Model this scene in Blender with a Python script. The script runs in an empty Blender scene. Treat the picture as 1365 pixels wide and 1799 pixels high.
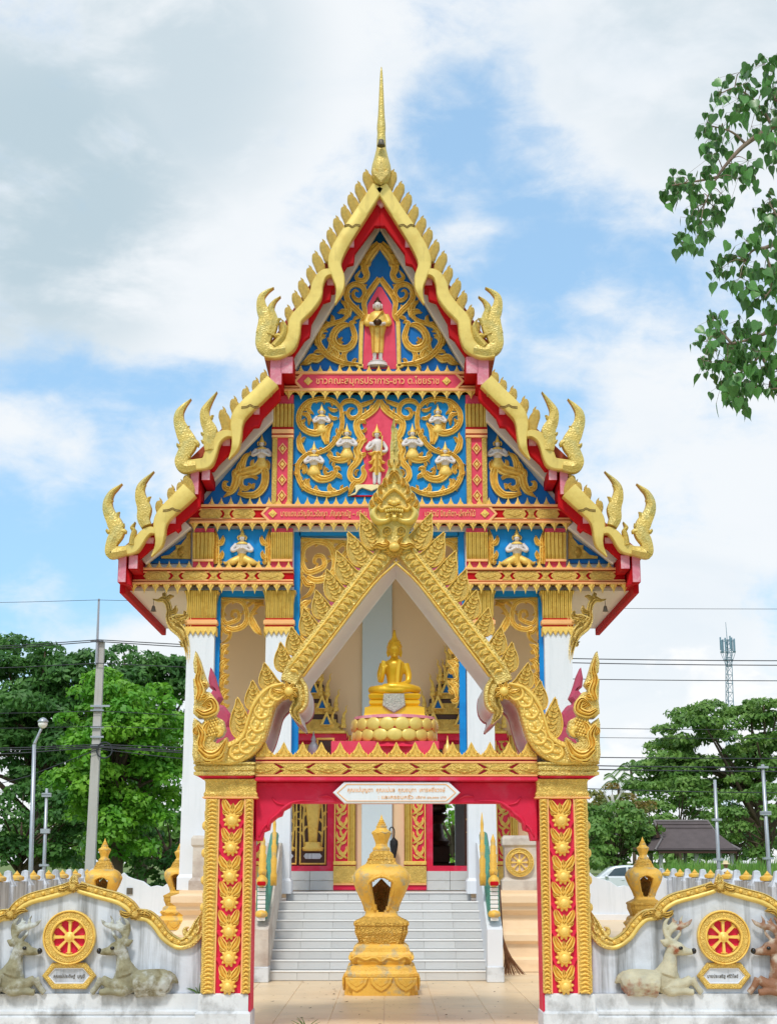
import bpy, math, random
import numpy as np
from math import sin, cos, pi, radians, atan2, hypot
from mathutils import Vector, Matrix
random.seed(7); RNG = np.random.default_rng(11)

# ---------------------------------------------------------------- camera, sky, sun, exposure
SC = bpy.context.scene
COL = SC.collection
FPX, PW, PH, EYE = 2700.0, 1365.0, 1799.0, 1.7
PITCH = math.atan(614.5 / FPX)
cam = bpy.data.cameras.new('camera')
cam.sensor_fit = 'VERTICAL'; cam.sensor_height = 36.0; cam.lens = FPX / PH * 36.0
cam.clip_start = 0.1; cam.clip_end = 3000
camo = bpy.data.objects.new('camera', cam); COL.objects.link(camo)
camo.location = (0, 0, EYE); camo.rotation_euler = (pi / 2 + PITCH, 0, 0)
SC.camera = camo

def direction(px, py):
    cx, cy = (px - 682.5) / FPX, (899.5 - py) / FPX
    return Vector((cx, cos(PITCH) - cy * sin(PITCH), sin(PITCH) + cy * cos(PITCH))).normalized()

SUN_EL, SUN_AZ = radians(54), radians(192)       # azimuth from +Y clockwise: the sun stands behind the camera, a little left
w = bpy.data.worlds.new('World'); SC.world = w; w.use_nodes = True
nt = w.node_tree; N = nt.nodes; L = nt.links
for n in list(N): N.remove(n)
def nd(t, **k):
    n = N.new(t)
    for a, b in k.items(): setattr(n, a, b)
    return n
def mth(op, a, b=None, clamp=False):
    n = nd('ShaderNodeMath', operation=op, use_clamp=clamp)
    for i, q in enumerate((a, b)):
        if q is None: continue
        if isinstance(q, (int, float)): n.inputs[i].default_value = q
        else: L.new(q, n.inputs[i])
    return n.outputs[0]
def ramp(f, a, b):
    n = nd('ShaderNodeMapRange', interpolation_type='SMOOTHSTEP'); L.new(f, n.inputs[0])
    n.inputs[1].default_value = a; n.inputs[2].default_value = b
    return n.outputs[0]
def mixc(f, a, b):
    n = nd('ShaderNodeMix', data_type='RGBA'); 
    if isinstance(f, (int, float)): n.inputs[0].default_value = f
    else: L.new(f, n.inputs[0])
    for i, q in ((6, a), (7, b)):
        if isinstance(q, tuple): n.inputs[i].default_value = (*q, 1)
        else: L.new(q, n.inputs[i])
    return n.outputs[2]
sky = nd('ShaderNodeTexSky', sky_type='NISHITA', sun_disc=False)
sky.sun_elevation = SUN_EL; sky.sun_rotation = SUN_AZ; sky.altitude = 50; sky.air_density = 1.0; sky.dust_density = 1.2; sky.ozone_density = 1.6
tc = nd('ShaderNodeTexCoord')
def noise(scale, detail, rough, off, stretch=(1, 1, 1), dist=0.0):
    mp = nd('ShaderNodeMapping'); L.new(tc.outputs['Generated'], mp.inputs[0])
    mp.inputs['Location'].default_value = off; mp.inputs['Scale'].default_value = stretch
    n = nd('ShaderNodeTexNoise'); L.new(mp.outputs[0], n.inputs['Vector'])
    n.inputs['Scale'].default_value = scale; n.inputs['Detail'].default_value = detail; n.inputs['Roughness'].default_value = rough
    n.inputs['Distortion'].default_value = dist
    return n.outputs[0]
def blob(px, py, inner, outer):        # a soft patch of sky round one direction (degrees)
    d = direction(px, py)
    n = nd('ShaderNodeVectorMath', operation='DOT_PRODUCT'); L.new(tc.outputs['Generated'], n.inputs[0]); n.inputs[1].default_value = d
    return ramp(n.outputs['Value'], cos(radians(outer)), cos(radians(inner)))
n1 = noise(5.0, 9, 0.52, (3.1, 1.7, 0.4), (1, 1, 2.2), 0.5)
n2 = noise(19.0, 8, 0.6, (0.3, 5.7, 2.4), (1, 1, 1.7), 0.4)
n3 = noise(46.0, 7, 0.62, (4.2, 0.9, 7.7), (1, 1, 1.5), 0.5)
cov = mth('ADD', mth('ADD', mth('MULTIPLY', n1, 0.52), mth('MULTIPLY', n2, 0.34)), mth('MULTIPLY', n3, .14))
for px, py, a, b, g in (
        (120, 300, 1, 9.0, .20), (420, 60, 0, 7, .13), (1080, 200, 0, 5.0, .17), (1290, 30, 0, 8, .14), (380, 480, 0, 5, .10), (60, 780, 0, 2.6, .10),
        (110, 650, 0, 2.4, -.07), (40, 950, 0, 4.2, -.16), (230, 960, 0, 3.4, -.12), (880, 330, 0.2, 5.5, -.115), (800, 190, 0, 2.4, -.07), (1020, 420, 0, 5.0, -.09), (960, 640, 0, 3.2, -.03),
        (1180, 1170, 0, 4.5, .18), (1230, 850, 0, 6.5, .12), (270, 1150, 0, 2.2, .14), (830, 415, 0, 1.8, .09), (1080, 540, 0, 2.6, .09)):
    cov = mth('ADD', cov, mth('MULTIPLY', blob(px, py, a, b), g))
mask = ramp(cov, 0.35, 0.62)
gn = ramp(mth('ADD', mth('MULTIPLY', noise(6.0, 6, .55, (7.3, 2.2, 4.1), (1, 1, 1.8), .4), .7), mth('MULTIPLY', n2, .3)), 0.36, 0.58)
grey = mth('MULTIPLY', mth('MAXIMUM', blob(70, 330, 2.0, 8.0), mth('MULTIPLY', blob(260, 90, 1, 7.5), .75)), gn)
grey = mth('MAXIMUM', grey, mth('MULTIPLY', mth('MULTIPLY', blob(1240, 20, 0, 7), .55), gn))
grey2 = ramp(noise(6.0, 7, .55, (1.9, 8.2, 3.3), (1, 1, 2.2), .3), 0.42, 0.75)
white = mixc(mth('MULTIPLY', grey2, .42), (8.7, 8.95, 9.15), (6.7, 7.6, 8.4))
cloud = mixc(mth('MULTIPLY', grey, .85), white, (4.3, 5.6, 6.3))
tint = nd('ShaderNodeMix', data_type='RGBA', blend_type='MULTIPLY'); tint.inputs[0].default_value = 1
L.new(sky.outputs[0], tint.inputs[6]); tint.inputs[7].default_value = (1.30, 1.95, 2.05, 1)
blue = mixc(.2, mixc(.55, tint.outputs[2], (2.5, 5.2, 8.5)), (8.0, 8.8, 9.3))
skyc = mixc(mth('MULTIPLY', mask, .94), blue, cloud)
sep = nd('ShaderNodeSeparateXYZ'); L.new(tc.outputs['Generated'], sep.inputs[0])
cum = mth('ADD', noise(13.0, 9, .56, (2.6, 3.8, 1.2), (1, 1, 1.3), .2), mth('MULTIPLY', mth('SUBTRACT', .115, sep.outputs[2]), 2.6))
cum = mth('MULTIPLY', ramp(cum, .50, .60), .9)
skyc = mixc(cum, skyc, mixc(ramp(noise(22.0, 7, .6, (5.2, 1.8, 3.9), (1, 1, 2.4)), .42, .7), (9.4, 9.5, 9.6), (7.6, 8.3, 8.9)))
bg = nd('ShaderNodeBackground'); L.new(skyc, bg.inputs[0]); bg.inputs[1].default_value = 0.10
wo = nd('ShaderNodeOutputWorld'); L.new(bg.outputs[0], wo.inputs[0])

sl = bpy.data.lights.new('sun', 'SUN'); sl.energy = 2.0; sl.angle = radians(9); sl.color = (1.0, .955, .88)
so = bpy.data.objects.new('sun', sl); COL.objects.link(so)
sd = Vector((sin(SUN_AZ) * cos(SUN_EL), cos(SUN_AZ) * cos(SUN_EL), sin(SUN_EL)))
so.rotation_euler = sd.to_track_quat('Z', 'Y').to_euler(); so.location = sd * 60
vs = SC.view_settings; vs.view_transform = 'Standard'; vs.look = 'None'; vs.exposure = 0.11; vs.gamma = 1; vs.use_curve_mapping = False

# ---------------------------------------------------------------- helpers
def P(px, py, Y):
    cx, cy = (px - 682.5) / FPX, (899.5 - py) / FPX
    dy = cos(PITCH) - cy * sin(PITCH)
    return Vector((cx * Y / dy, Y, EYE + (sin(PITCH) + cy * cos(PITCH)) * Y / dy))
def XZ(px, py, Y):
    p = P(px, py, Y); return (p.x, p.z)
def PX(px, Y, py=1514): return XZ(px, py, Y)[0]
def PZ(py, Y): return XZ(682.5, py, Y)[1]
def T(pts, Y, o=(0, 0), s=1.0):           # traced points -> metres on the upright plane at distance Y
    return [XZ(o[0] + x * s, o[1] + y * s, Y) for x, y in pts]
def size(px, Y): return px * Y / FPX
def kpx(py, Y): return Y / FPX / (cos(PITCH) - (899.5 - py) / FPX * sin(PITCH))     # metres per traced pixel at that height

MATS = {}
def material(name, col, rough=.6, metal=0.0, var=.12, vscale=3.0, bump=0.0, bscale=30.0, btype='noise', col2=None, c2scale=4.0, c2lo=.5, c2hi=.7,
             streak=None, emit=None, spec=.5, coat=0.0, trans=None, bdist=.02, stretch=(1, 1, 1), sss=None, objvar=0.0, world=False):
    m = bpy.data.materials.new(name); m.use_nodes = True; t = m.node_tree; nn = t.nodes; ll = t.links
    b = nn['Principled BSDF']; b.inputs['Roughness'].default_value = rough; b.inputs['Metallic'].default_value = metal
    b.inputs['Specular IOR Level'].default_value = spec; b.inputs['Coat Weight'].default_value = coat
    co = nn.new('ShaderNodeTexCoord'); src = co.outputs['Object']
    if world:
        g = nn.new('ShaderNodeNewGeometry'); src = g.outputs['Position']
    mp = nn.new('ShaderNodeMapping'); ll.new(src, mp.inputs[0]); mp.inputs['Scale'].default_value = stretch
    def nz(sc, det=6, vec=None, ro=.6):
        n = nn.new('ShaderNodeTexNoise'); n.inputs['Scale'].default_value = sc; n.inputs['Detail'].default_value = det; n.inputs['Roughness'].default_value = ro
        ll.new(vec or mp.outputs[0], n.inputs['Vector']); return n.outputs[0]
    def rng(f, a, b2, c=0, d=1):
        n = nn.new('ShaderNodeMapRange'); n.inputs[1].default_value = a; n.inputs[2].default_value = b2; n.inputs[3].default_value = c; n.inputs[4].default_value = d
        ll.new(f, n.inputs[0]); return n.outputs[0]
    def mix(f, a, b2, mode='MIX'):
        n = nn.new('ShaderNodeMix'); n.data_type = 'RGBA'; n.blend_type = mode
        if isinstance(f, float): n.inputs[0].default_value = f
        else: ll.new(f, n.inputs[0])
        for i, q in ((6, a), (7, b2)):
            if isinstance(q, tuple): n.inputs[i].default_value = (*q, 1)
            else: ll.new(q, n.inputs[i])
        return n.outputs[2]
    base = mix(rng(nz(vscale), .3, .7), tuple(c * (1 - var) for c in col), tuple(min(1, c * (1 + var)) for c in col))
    if objvar:
        oi = nn.new('ShaderNodeObjectInfo'); hv = nn.new('ShaderNodeHueSaturation'); ll.new(base, hv.inputs['Color'])
        ll.new(rng(oi.outputs['Random'], 0, 1, 1 - objvar, 1 + objvar), hv.inputs['Value']); base = hv.outputs[0]
    if col2: base = mix(rng(nz(c2scale, 8), c2lo, c2hi), base, col2)
    if streak:
        m2 = nn.new('ShaderNodeMapping'); ll.new(src, m2.inputs[0]); m2.inputs['Scale'].default_value = streak.get('s', (9, 9, .7))
        f = rng(nz(streak.get('n', 1.0), 8, m2.outputs[0], .65), streak.get('lo', .52), streak.get('hi', .75), 0, streak.get('k', .8))
        base = mix(f, base, streak['c'])
    ll.new(base, b.inputs['Base Color'])
    if bump:
        if btype == 'carve':
            v = nn.new('ShaderNodeTexVoronoi'); v.feature = 'SMOOTH_F1'; v.inputs['Scale'].default_value = bscale; v.inputs['Smoothness'].default_value = .25
            ds = nn.new('ShaderNodeMapping'); ll.new(mp.outputs[0], ds.inputs[0])
            nv = nn.new('ShaderNodeTexNoise'); nv.inputs['Scale'].default_value = bscale * .35; ll.new(mp.outputs[0], nv.inputs['Vector'])
            ad = nn.new('ShaderNodeVectorMath'); ad.operation = 'MULTIPLY_ADD'; ll.new(nv.outputs['Color'], ad.inputs[0]); ad.inputs[1].default_value = (1.6 / bscale,) * 3; ll.new(mp.outputs[0], ad.inputs[2])
            ll.new(ad.outputs[0], v.inputs['Vector'])
            wv = nn.new('ShaderNodeMath'); wv.operation = 'SINE'
            ml = nn.new('ShaderNodeMath'); ml.operation = 'MULTIPLY'; ml.inputs[1].default_value = 11.0; ll.new(v.outputs['Distance'], ml.inputs[0]); ll.new(ml.outputs[0], wv.inputs[0])
            hgt = wv.outputs[0]
        elif btype == 'scale':
            v = nn.new('ShaderNodeTexVoronoi'); v.feature = 'F1'; v.inputs['Scale'].default_value = bscale; v.inputs['Randomness'].default_value = .35; ll.new(mp.outputs[0], v.inputs['Vector'])
            hgt = rng(v.outputs['Distance'], 0, .7, 1, 0)
        elif btype == 'reed':
            wv = nn.new('ShaderNodeTexWave'); wv.inputs['Scale'].default_value = bscale; wv.bands_direction = 'X'; wv.inputs['Distortion'].default_value = .6; ll.new(mp.outputs[0], wv.inputs['Vector']); hgt = wv.outputs['Fac']
        else: hgt = nz(bscale, 5)
        bp = nn.new('ShaderNodeBump'); bp.inputs['Strength'].default_value = bump; bp.inputs['Distance'].default_value = bdist; ll.new(hgt, bp.inputs['Height']); ll.new(bp.outputs[0], b.inputs['Normal'])
    if emit:
        b.inputs['Emission Color'].default_value = (*col, 1); b.inputs['Emission Strength'].default_value = emit
    if trans: b.inputs['Transmission Weight'].default_value = trans
    if sss:
        # thin leaves: light passes through
        tr = nn.new('ShaderNodeBsdfTranslucent'); ll.new(base, tr.inputs[0]); mx = nn.new('ShaderNodeMixShader'); mx.inputs[0].default_value = sss
        ll.new(b.outputs[0], mx.inputs[1]); ll.new(tr.outputs[0], mx.inputs[2]); ll.new(mx.outputs[0], nn['Material Output'].inputs[0])
    MATS[name] = m
    return m

def catmull(pts, n=6, closed=False):
    pts = [np.array(p, float) for p in pts]; out = []
    m = len(pts)
    if m < 3 and not closed: n = max(n, 2)
    rngi = range(m if closed else m - 1)
    for i in rngi:
        if closed: p0, p1, p2, p3 = pts[(i - 1) % m], pts[i], pts[(i + 1) % m], pts[(i + 2) % m]
        else:
            p1, p2 = pts[i], pts[i + 1]; p0 = pts[i - 1] if i else 2 * p1 - p2; p3 = pts[i + 2] if i + 2 < m else 2 * p2 - p1
        for k in range(n):
            t = k / n
            out.append(.5 * ((2 * p1) + (p2 - p0) * t + (2 * p0 - 5 * p1 + 4 * p2 - p3) * t * t + (3 * p1 - p0 - 3 * p2 + p3) * t ** 3))
    if not closed: out.append(pts[-1])
    return out
def spiral(c, r0, r1, a0, a1, n=12):
    return [(c[0] + (r0 + (r1 - r0) * i / n) * cos(radians(a0 + (a1 - a0) * i / n)), c[1] + (r0 + (r1 - r0) * i / n) * sin(radians(a0 + (a1 - a0) * i / n))) for i in range(n + 1)]

PROF = {'round': [(-1, 0), (-.82, .55), (-.42, .92), (0, 1), (.42, .92), (.82, .55), (1, 0)],
        'groove': [(-1, 0), (-.93, .75), (-.66, .82), (-.50, .26), (0, 1), (.50, .26), (.66, .82), (.93, .75), (1, 0)],
        'flat': [(-1, 0), (-.97, .8), (-.8, 1), (.8, 1), (.97, .8), (1, 0)],
        'ridge': [(-1, 0), (-.95, .55), (0, 1), (.95, .55), (1, 0)]}

class MB:
    def __init__(s): s.v = []; s.f = []; s.mi = []; s.cur = 0
    def add(s, v, f):
        o = len(s.v); s.v += [tuple(map(float, q)) for q in v]; s.f += [tuple(i + o for i in q) for q in f]; s.mi += [s.cur] * len(f); return s
    def box(s, x0, x1, y0, y1, z0, z1, bev=0.0):
        if x0 > x1: x0, x1 = x1, x0
        if y0 > y1: y0, y1 = y1, y0
        if z0 > z1: z0, z1 = z1, z0
        if bev <= 0:
            v = [(x, y, z) for z in (z0, z1) for y in (y0, y1) for x in (x0, x1)]
            return s.add(v, [(0, 1, 5, 4), (2, 6, 7, 3), (0, 4, 6, 2), (1, 3, 7, 5), (4, 5, 7, 6), (0, 2, 3, 1)])
        b = min(bev, (x1 - x0) / 2.01, (y1 - y0) / 2.01, (z1 - z0) / 2.01)
        rings = []
        for z, i in ((z0, b), (z0 + b, 0), (z1 - b, 0), (z1, b)):
            rings.append([(x0 + i + (0 if i else b), y0 + i, z), (x1 - i - (0 if i else b), y0 + i, z), (x1 - i, y0 + i + (0 if i else b), z), (x1 - i, y1 - i - (0 if i else b), z),
                          (x1 - i - (0 if i else b), y1 - i, z), (x0 + i + (0 if i else b), y1 - i, z), (x0 + i, y1 - i - (0 if i else b), z), (x0 + i, y0 + i + (0 if i else b), z)])
        return s.rings(rings)
    def rings(s, rings, cap=True):
        n = len(rings[0]); v = [q for r in rings for q in r]; f = []
        for k in range(len(rings) - 1):
            for i in range(n):
                j = (i + 1) % n; f.append((k * n + i, k * n + j, (k + 1) * n + j, (k + 1) * n + i))
        if cap: f.append(tuple(range(n - 1, -1, -1))); f.append(tuple((len(rings) - 1) * n + i for i in range(n)))
        return s.add(v, f)
    def stroke(s, pts, wid, h, Y, prof='groove', n=5, back=.012, hts=None, smooth=True):
        p = catmull(pts, n) if smooth else [np.array(q, float) for q in pts]
        m = len(p); ts = np.linspace(0, 1, m)
        wd = np.interp(ts, np.linspace(0, 1, len(wid)), wid) / 2
        hh = np.interp(ts, np.linspace(0, 1, len(hts)), hts) * h if hts else h * np.clip(wd / (max(wd) * .55), .25, 1)
        pr = PROF[prof]; k = len(pr); R = []
        for i in range(m):
            d = p[min(i + 1, m - 1)] - p[max(i - 1, 0)]; l = np.hypot(*d) or 1; nx, nz = -d[1] / l, d[0] / l
            ring = [(p[i][0] + nx * u * wd[i], Y - v * hh[i], p[i][1] + nz * u * wd[i]) for u, v in pr]
            ring += [(p[i][0] + nx * wd[i], Y + back, p[i][1] + nz * wd[i]), (p[i][0] - nx * wd[i], Y + back, p[i][1] - nz * wd[i])]
            R.append(ring)
        return s.rings(R)
    def tube(s, pts, rad, seg=8, n=1, sx=1, sz=1):
        p = catmull(pts, n) if n > 1 else [np.array(q, float) for q in pts]
        m = len(p); rr = np.interp(np.linspace(0, 1, m), np.linspace(0, 1, len(rad)), rad); R = []; up = None
        for i in range(m):
            d = p[min(i + 1, m - 1)] - p[max(i - 1, 0)]; d = d / (np.linalg.norm(d) or 1)
            if up is None: up = np.array((0, 0, 1.0)) if abs(d[2]) < .9 else np.array((1.0, 0, 0))
            a = np.cross(d, up); a /= (np.linalg.norm(a) or 1); b = np.cross(a, d); up = b
            R.append([tuple(p[i] + rr[i] * (a * cos(2 * pi * k / seg) * sx + b * sin(2 * pi * k / seg) * sz)) for k in range(seg)])
        return s.rings(R)
    def ell(s, c, r, seg=12, ring=8):
        R = []
        for i in range(ring + 1):
            a = -pi / 2 + pi * i / ring; q = max(cos(a), .02)
            R.append([(c[0] + r[0] * q * cos(2 * pi * k / seg), c[1] + r[1] * q * sin(2 * pi * k / seg), c[2] + r[2] * sin(a)) for k in range(seg)])
        return s.rings(R)
    def lathe(s, prof, c, seg=24, plan=None, sy=1.0):
        if plan is None: plan = [(cos(2 * pi * k / seg), sin(2 * pi * k / seg)) for k in range(seg)]
        return s.rings([[(c[0] + x * r, c[1] + y * r * sy, c[2] + z) for x, y in plan] for r, z in prof])
    def extrude(s, prof, x0, x1):          # (y, z) outline swept along X
        n = len(prof); v = [(x, y, z) for x in (x0, x1) for y, z in prof]
        f = [(i, (i + 1) % n, n + (i + 1) % n, n + i) for i in range(n)]
        f += [tuple(range(n - 1, -1, -1)), tuple(range(n, 2 * n))]
        return s.add(v, f)
    def plate(s, outs, y0, y1, bev=.01, res=0):       # upright plate with outline(s) in (x, z): front y0, back y1
        if isinstance(outs[0][0], (int, float, np.floating)): outs = [outs]
        c = bpy.data.curves.new('tmp', 'CURVE'); c.dimensions = '2D'; c.fill_mode = 'BOTH'
        t = (y1 - y0) / 2; b = min(bev, t * .95); c.extrude = t - b; c.bevel_depth = b; c.bevel_resolution = res; c.offset = -b
        for o in outs:
            sp = c.splines.new('POLY'); sp.points.add(len(o) - 1); sp.use_cyclic_u = True
            for i, q in enumerate(o): sp.points[i].co = (q[0], q[1], 0, 1)
        ob = bpy.data.objects.new('tmp', c); m = bpy.data.meshes.new_from_object(ob)
        yc = (y0 + y1) / 2
        s.add([(v.co.x, yc - v.co.z, v.co.y) for v in m.vertices], [tuple(p.vertices) for p in m.polygons])
        bpy.data.objects.remove(ob); bpy.data.curves.remove(c); bpy.data.meshes.remove(m)
        return s
    def text(s, body, x, z, Y, h, depth=.012, width=None, align='CENTER', bold=0.0):
        c = bpy.data.curves.new('tmp', 'FONT'); c.body = body; c.align_x = align; c.resolution_u = 2; c.extrude = depth / 2; c.offset = bold
        ob = bpy.data.objects.new('tmp', c); m = bpy.data.meshes.new_from_object(ob)
        co = np.array([v.co for v in m.vertices])
        if len(co):
            k = h / max(1e-6, .72); kx = k
            if width: kx = width / (co[:, 0].max() - co[:, 0].min())
            s.add([(x + v[0] * kx, Y - depth / 2 - v[2], z + v[1] * k) for v in co], [tuple(p.vertices) for p in m.polygons])
        bpy.data.objects.remove(ob); bpy.data.curves.remove(c); bpy.data.meshes.remove(m)
        return s
    def rot(s, ang, c, axis='Z', frm=0):
        M = Matrix.Rotation(ang, 3, axis); c = Vector(c)
        s.v[frm:] = [tuple(M @ (Vector(q) - c) + c) for q in s.v[frm:]]; return s
    def build(s, name, mat, parent=None, smooth=False, origin=None, remesh=None, auto=None):
        me = bpy.data.meshes.new(name); me.from_pydata(s.v, [], s.f)
        for m in (mat if isinstance(mat, (list, tuple)) else [mat]): me.materials.append(m)
        if len(me.materials) > 1: me.polygons.foreach_set('material_index', s.mi)
        if remesh: me = voxel(me, *remesh)
        me.update()
        import bmesh
        bm = bmesh.new(); bm.from_mesh(me); bmesh.ops.recalc_face_normals(bm, faces=bm.faces); bm.to_mesh(me); bm.free()
        if smooth or remesh:
            me.polygons.foreach_set('use_smooth', [True] * len(me.polygons))
            if auto: me.set_sharp_from_angle(angle=radians(auto))
        return place(name, me, parent, origin)
def voxel(me, vs, sm=4, fac=.5):
    o = bpy.data.objects.new('tmp', me); COL.objects.link(o)
    r = o.modifiers.new('r', 'REMESH'); r.mode = 'VOXEL'; r.voxel_size = vs
    s2 = o.modifiers.new('s', 'SMOOTH'); s2.iterations = sm; s2.factor = fac
    dg = bpy.context.evaluated_depsgraph_get(); mm = bpy.data.meshes.new_from_object(o.evaluated_get(dg))
    bpy.data.objects.remove(o); return mm
WORLD = {}
def place(name, me, parent=None, origin=None):
    n = len(me.vertices); a = np.empty(n * 3, 'f'); me.vertices.foreach_get('co', a); a = a.reshape(-1, 3)
    if origin is None: origin = ((a[:, 0].min() + a[:, 0].max()) / 2, (a[:, 1].min() + a[:, 1].max()) / 2, a[:, 2].min())
    a -= np.array(origin, 'f'); me.vertices.foreach_set('co', a.ravel()); me.update()
    o = bpy.data.objects.new(name, me); COL.objects.link(o); me.name = name
    return hang(o, origin, parent)
def hang(o, origin, parent):
    WORLD[o] = Vector(origin)
    if parent is not None: o.parent = parent; o.location = Vector(origin) - WORLD[parent]
    else: o.location = origin
    return o
def thing(name, label, cat, loc, group=None):
    o = bpy.data.objects.new(name, None); COL.objects.link(o); o.location = loc; WORLD[o] = Vector(loc); o.empty_display_size = .2
    return tag(o, label, cat, group)
def tag(o, label=None, cat=None, group=None, kind=None):
    if label: o['label'] = label
    if cat: o['category'] = cat
    if group: o['group'] = group
    if kind: o['kind'] = kind
    return o
def dup(o, loc=None, parent=None, mirror=None, roty=None, label=None, rotz=None, scale=None, mat=None):
    """copy of an object and its parts; mirror = world X of the mirror plane"""
    c = o.copy(); COL.objects.link(c)
    wl = Vector(loc) if loc is not None else WORLD[o].copy()
    if mirror is not None:
        wl.x = 2 * mirror - wl.x; c.scale.x = -o.scale.x; c.rotation_euler.y = -o.rotation_euler.y; c.rotation_euler.z = -o.rotation_euler.z
    if roty is not None: c.rotation_euler.y = roty
    if rotz is not None: c.rotation_euler.z = rotz
    if scale is not None: c.scale = scale
    hang(c, wl, parent if parent is not None else (o.parent))
    if label: c['label'] = label
    if mat: setmat(c, mat)
    _kids(o, c, mat)
    return c
def _kids(o, c, mat=None):
    for k in list(o.children):
        if k is c: continue
        q = k.copy(); COL.objects.link(q); q.parent = c; WORLD[q] = WORLD[k].copy()
        if mat: setmat(q, mat)
        _kids(k, q, mat)
def setmat(o, m):
    if o.type == 'MESH':
        for s in o.material_slots: s.link = 'OBJECT'; s.material = m
def fastmesh(name, V, F, mat, smooth=False):
    me = bpy.data.meshes.new(name); V = np.asarray(V, 'f'); F = np.asarray(F, 'i'); k = F.shape[1]
    me.vertices.add(len(V)); me.vertices.foreach_set('co', V.ravel())
    me.loops.add(F.size); me.loops.foreach_set('vertex_index', F.ravel())
    me.polygons.add(len(F)); me.polygons.foreach_set('loop_start', np.arange(0, F.size, k, dtype='i')); me.polygons.foreach_set('loop_total', np.full(len(F), k, 'i'))
    me.materials.append(mat); me.update(calc_edges=True)
    if smooth: me.polygons.foreach_set('use_smooth', [True] * len(me.polygons))
    return me

def flame(B, base, tip, w, h, Y, bend=.2, prof='groove', n=4):
    b, t = np.array(base, float), np.array(tip, float); d = t - b; nrm = np.array((-d[1], d[0]))
    B.stroke([b, b + d * .3 + nrm * bend * .8, b + d * .65 + nrm * bend * .7, b + d * .86 + nrm * bend * .05, t], [w * .5, w, w * .78, w * .34, w * .06], h, Y, prof, n)
def vine(B, path, wid, h, Y, step=.09, ll=.09, lw=.035, sides=(1, -1), lean=.55, start=.08, end=.97, prof='groove', n=5):
    """a scrolling stem with flame leaves"""
    B.stroke(path, wid, h, Y, prof, n)
    p = np.array(catmull(path, 10)); seg = np.hypot(*(p[1:] - p[:-1]).T); cum = np.concatenate([[0], np.cumsum(seg)]); tot = cum[-1]
    s, k = tot * start, 0
    while s < tot * end:
        i = min(np.searchsorted(cum, s), len(p) - 2); d = p[i + 1] - p[i]; d = d / (np.hypot(*d) or 1); sd2 = sides[k % len(sides)]
        nr = np.array((-d[1], d[0])) * sd2; wl = np.interp(s / tot, np.linspace(0, 1, len(wid)), wid)
        sc = .55 + .45 * min(1, wl / max(wid))
        b0 = p[i] + nr * wl * .25; tp = b0 + (d * (1 - lean * .4) + nr * lean) * ll * sc
        flame(B, b0, tp, lw * sc, h * .85, Y, .22 * sd2 * -1, prof)
        s += step; k += 1
# ---------------------------------------------------------------- materials
def S(r, g, b):
    f = lambda c: ((c / 255 + .055) / 1.055) ** 2.4 if c > 10 else c / 255 / 12.92
    return (f(r), f(g), f(b))
GOLD = material('gold_paint', S(242, 204, 104), .42, .12, .10, 9, bump=.15, bscale=50, col2=S(226, 172, 62), c2scale=14, c2lo=.5, c2hi=.75)
GOLDC = material('gold_carved', S(238, 208, 122), .36, .2, .12, 6, bump=.65, bscale=26, btype='carve', bdist=.014, streak=dict(c=S(168, 128, 60), lo=.56, hi=.72, k=.6, s=(6, 6, 3)))
GOLDF = material('gold_fine', S(238, 200, 104), .38, .18, .12, 8, bump=.7, bscale=44, btype='carve', bdist=.01, streak=dict(c=S(176, 128, 54), lo=.56, hi=.72, k=.55, s=(6, 6, 3)))
GOLDB = material('gold_board', S(234, 206, 114), .36, .22, .09, 2.0, bump=.12, bscale=8, col2=S(214, 178, 84), c2scale=2.6, c2lo=.5, c2hi=.75, streak=dict(c=S(176, 150, 84), lo=.56, hi=.75, k=.6, s=(5, 5, 1.2)))
GOLDW = material('gold_weathered', S(220, 192, 104), .42, .15, .12, 5, bump=.3, bscale=16, btype='carve', bdist=.012, col2=S(186, 182, 120), c2scale=4, c2lo=.5, c2hi=.74)
GOLDS = material('gold_scales', S(236, 202, 108), .38, .22, .1, 5, bump=.6, bscale=30, btype='scale', bdist=.02)
REED = material('gold_reeded', S(240, 198, 92), .40, .18, .08, 6, bump=1.0, bscale=4.6, btype='reed', bdist=.05, col2=S(220, 164, 52), c2scale=10, c2lo=.5, c2hi=.75)
STATUE = material('gold_statue', S(236, 188, 44), .3, .3, .08, 3, bump=.06, bscale=20)
OCHRE = material('ochre_paint', S(234, 186, 76), .5, .08, .1, 3, bump=.5, bscale=26, col2=S(176, 168, 134), c2scale=5.0, c2lo=.52, c2hi=.66, streak=dict(c=S(222, 160, 40), k=.6))
OCHREC = material('ochre_carved', S(232, 186, 84), .5, .15, .1, 3, bump=.8, bscale=26, btype='carve', bdist=.014, col2=S(158, 150, 118), c2scale=3, c2lo=.6, c2hi=.75)
WHITE = material('white_paint', S(226, 230, 236), .55, 0, .03, 1.2, bump=.06, bscale=14, streak=dict(c=S(196, 204, 210), lo=.5, hi=.8, k=.5))
WHITE2 = material('white_clean', S(228, 229, 232), .6, 0, .03, 2)
WALLW = material('weathered_white', S(206, 212, 222), .7, 0, .07, 2.0, bump=.12, bscale=24, col2=S(150, 152, 156), c2scale=1.6, c2lo=.5, c2hi=.8, streak=dict(c=S(92, 92, 88), lo=.47, hi=.70, k=.8, s=(8, 8, .5)), world=True)
PLINTH = material('weathered_plinth', S(212, 216, 220), .75, 0, .1, 3, bump=.2, bscale=18, col2=S(112, 112, 110), c2scale=2.4, c2lo=.5, c2hi=.74, streak=dict(c=S(90, 90, 86), lo=.52, hi=.74, k=.7, s=(4, 4, 2.2)), world=True)
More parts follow.
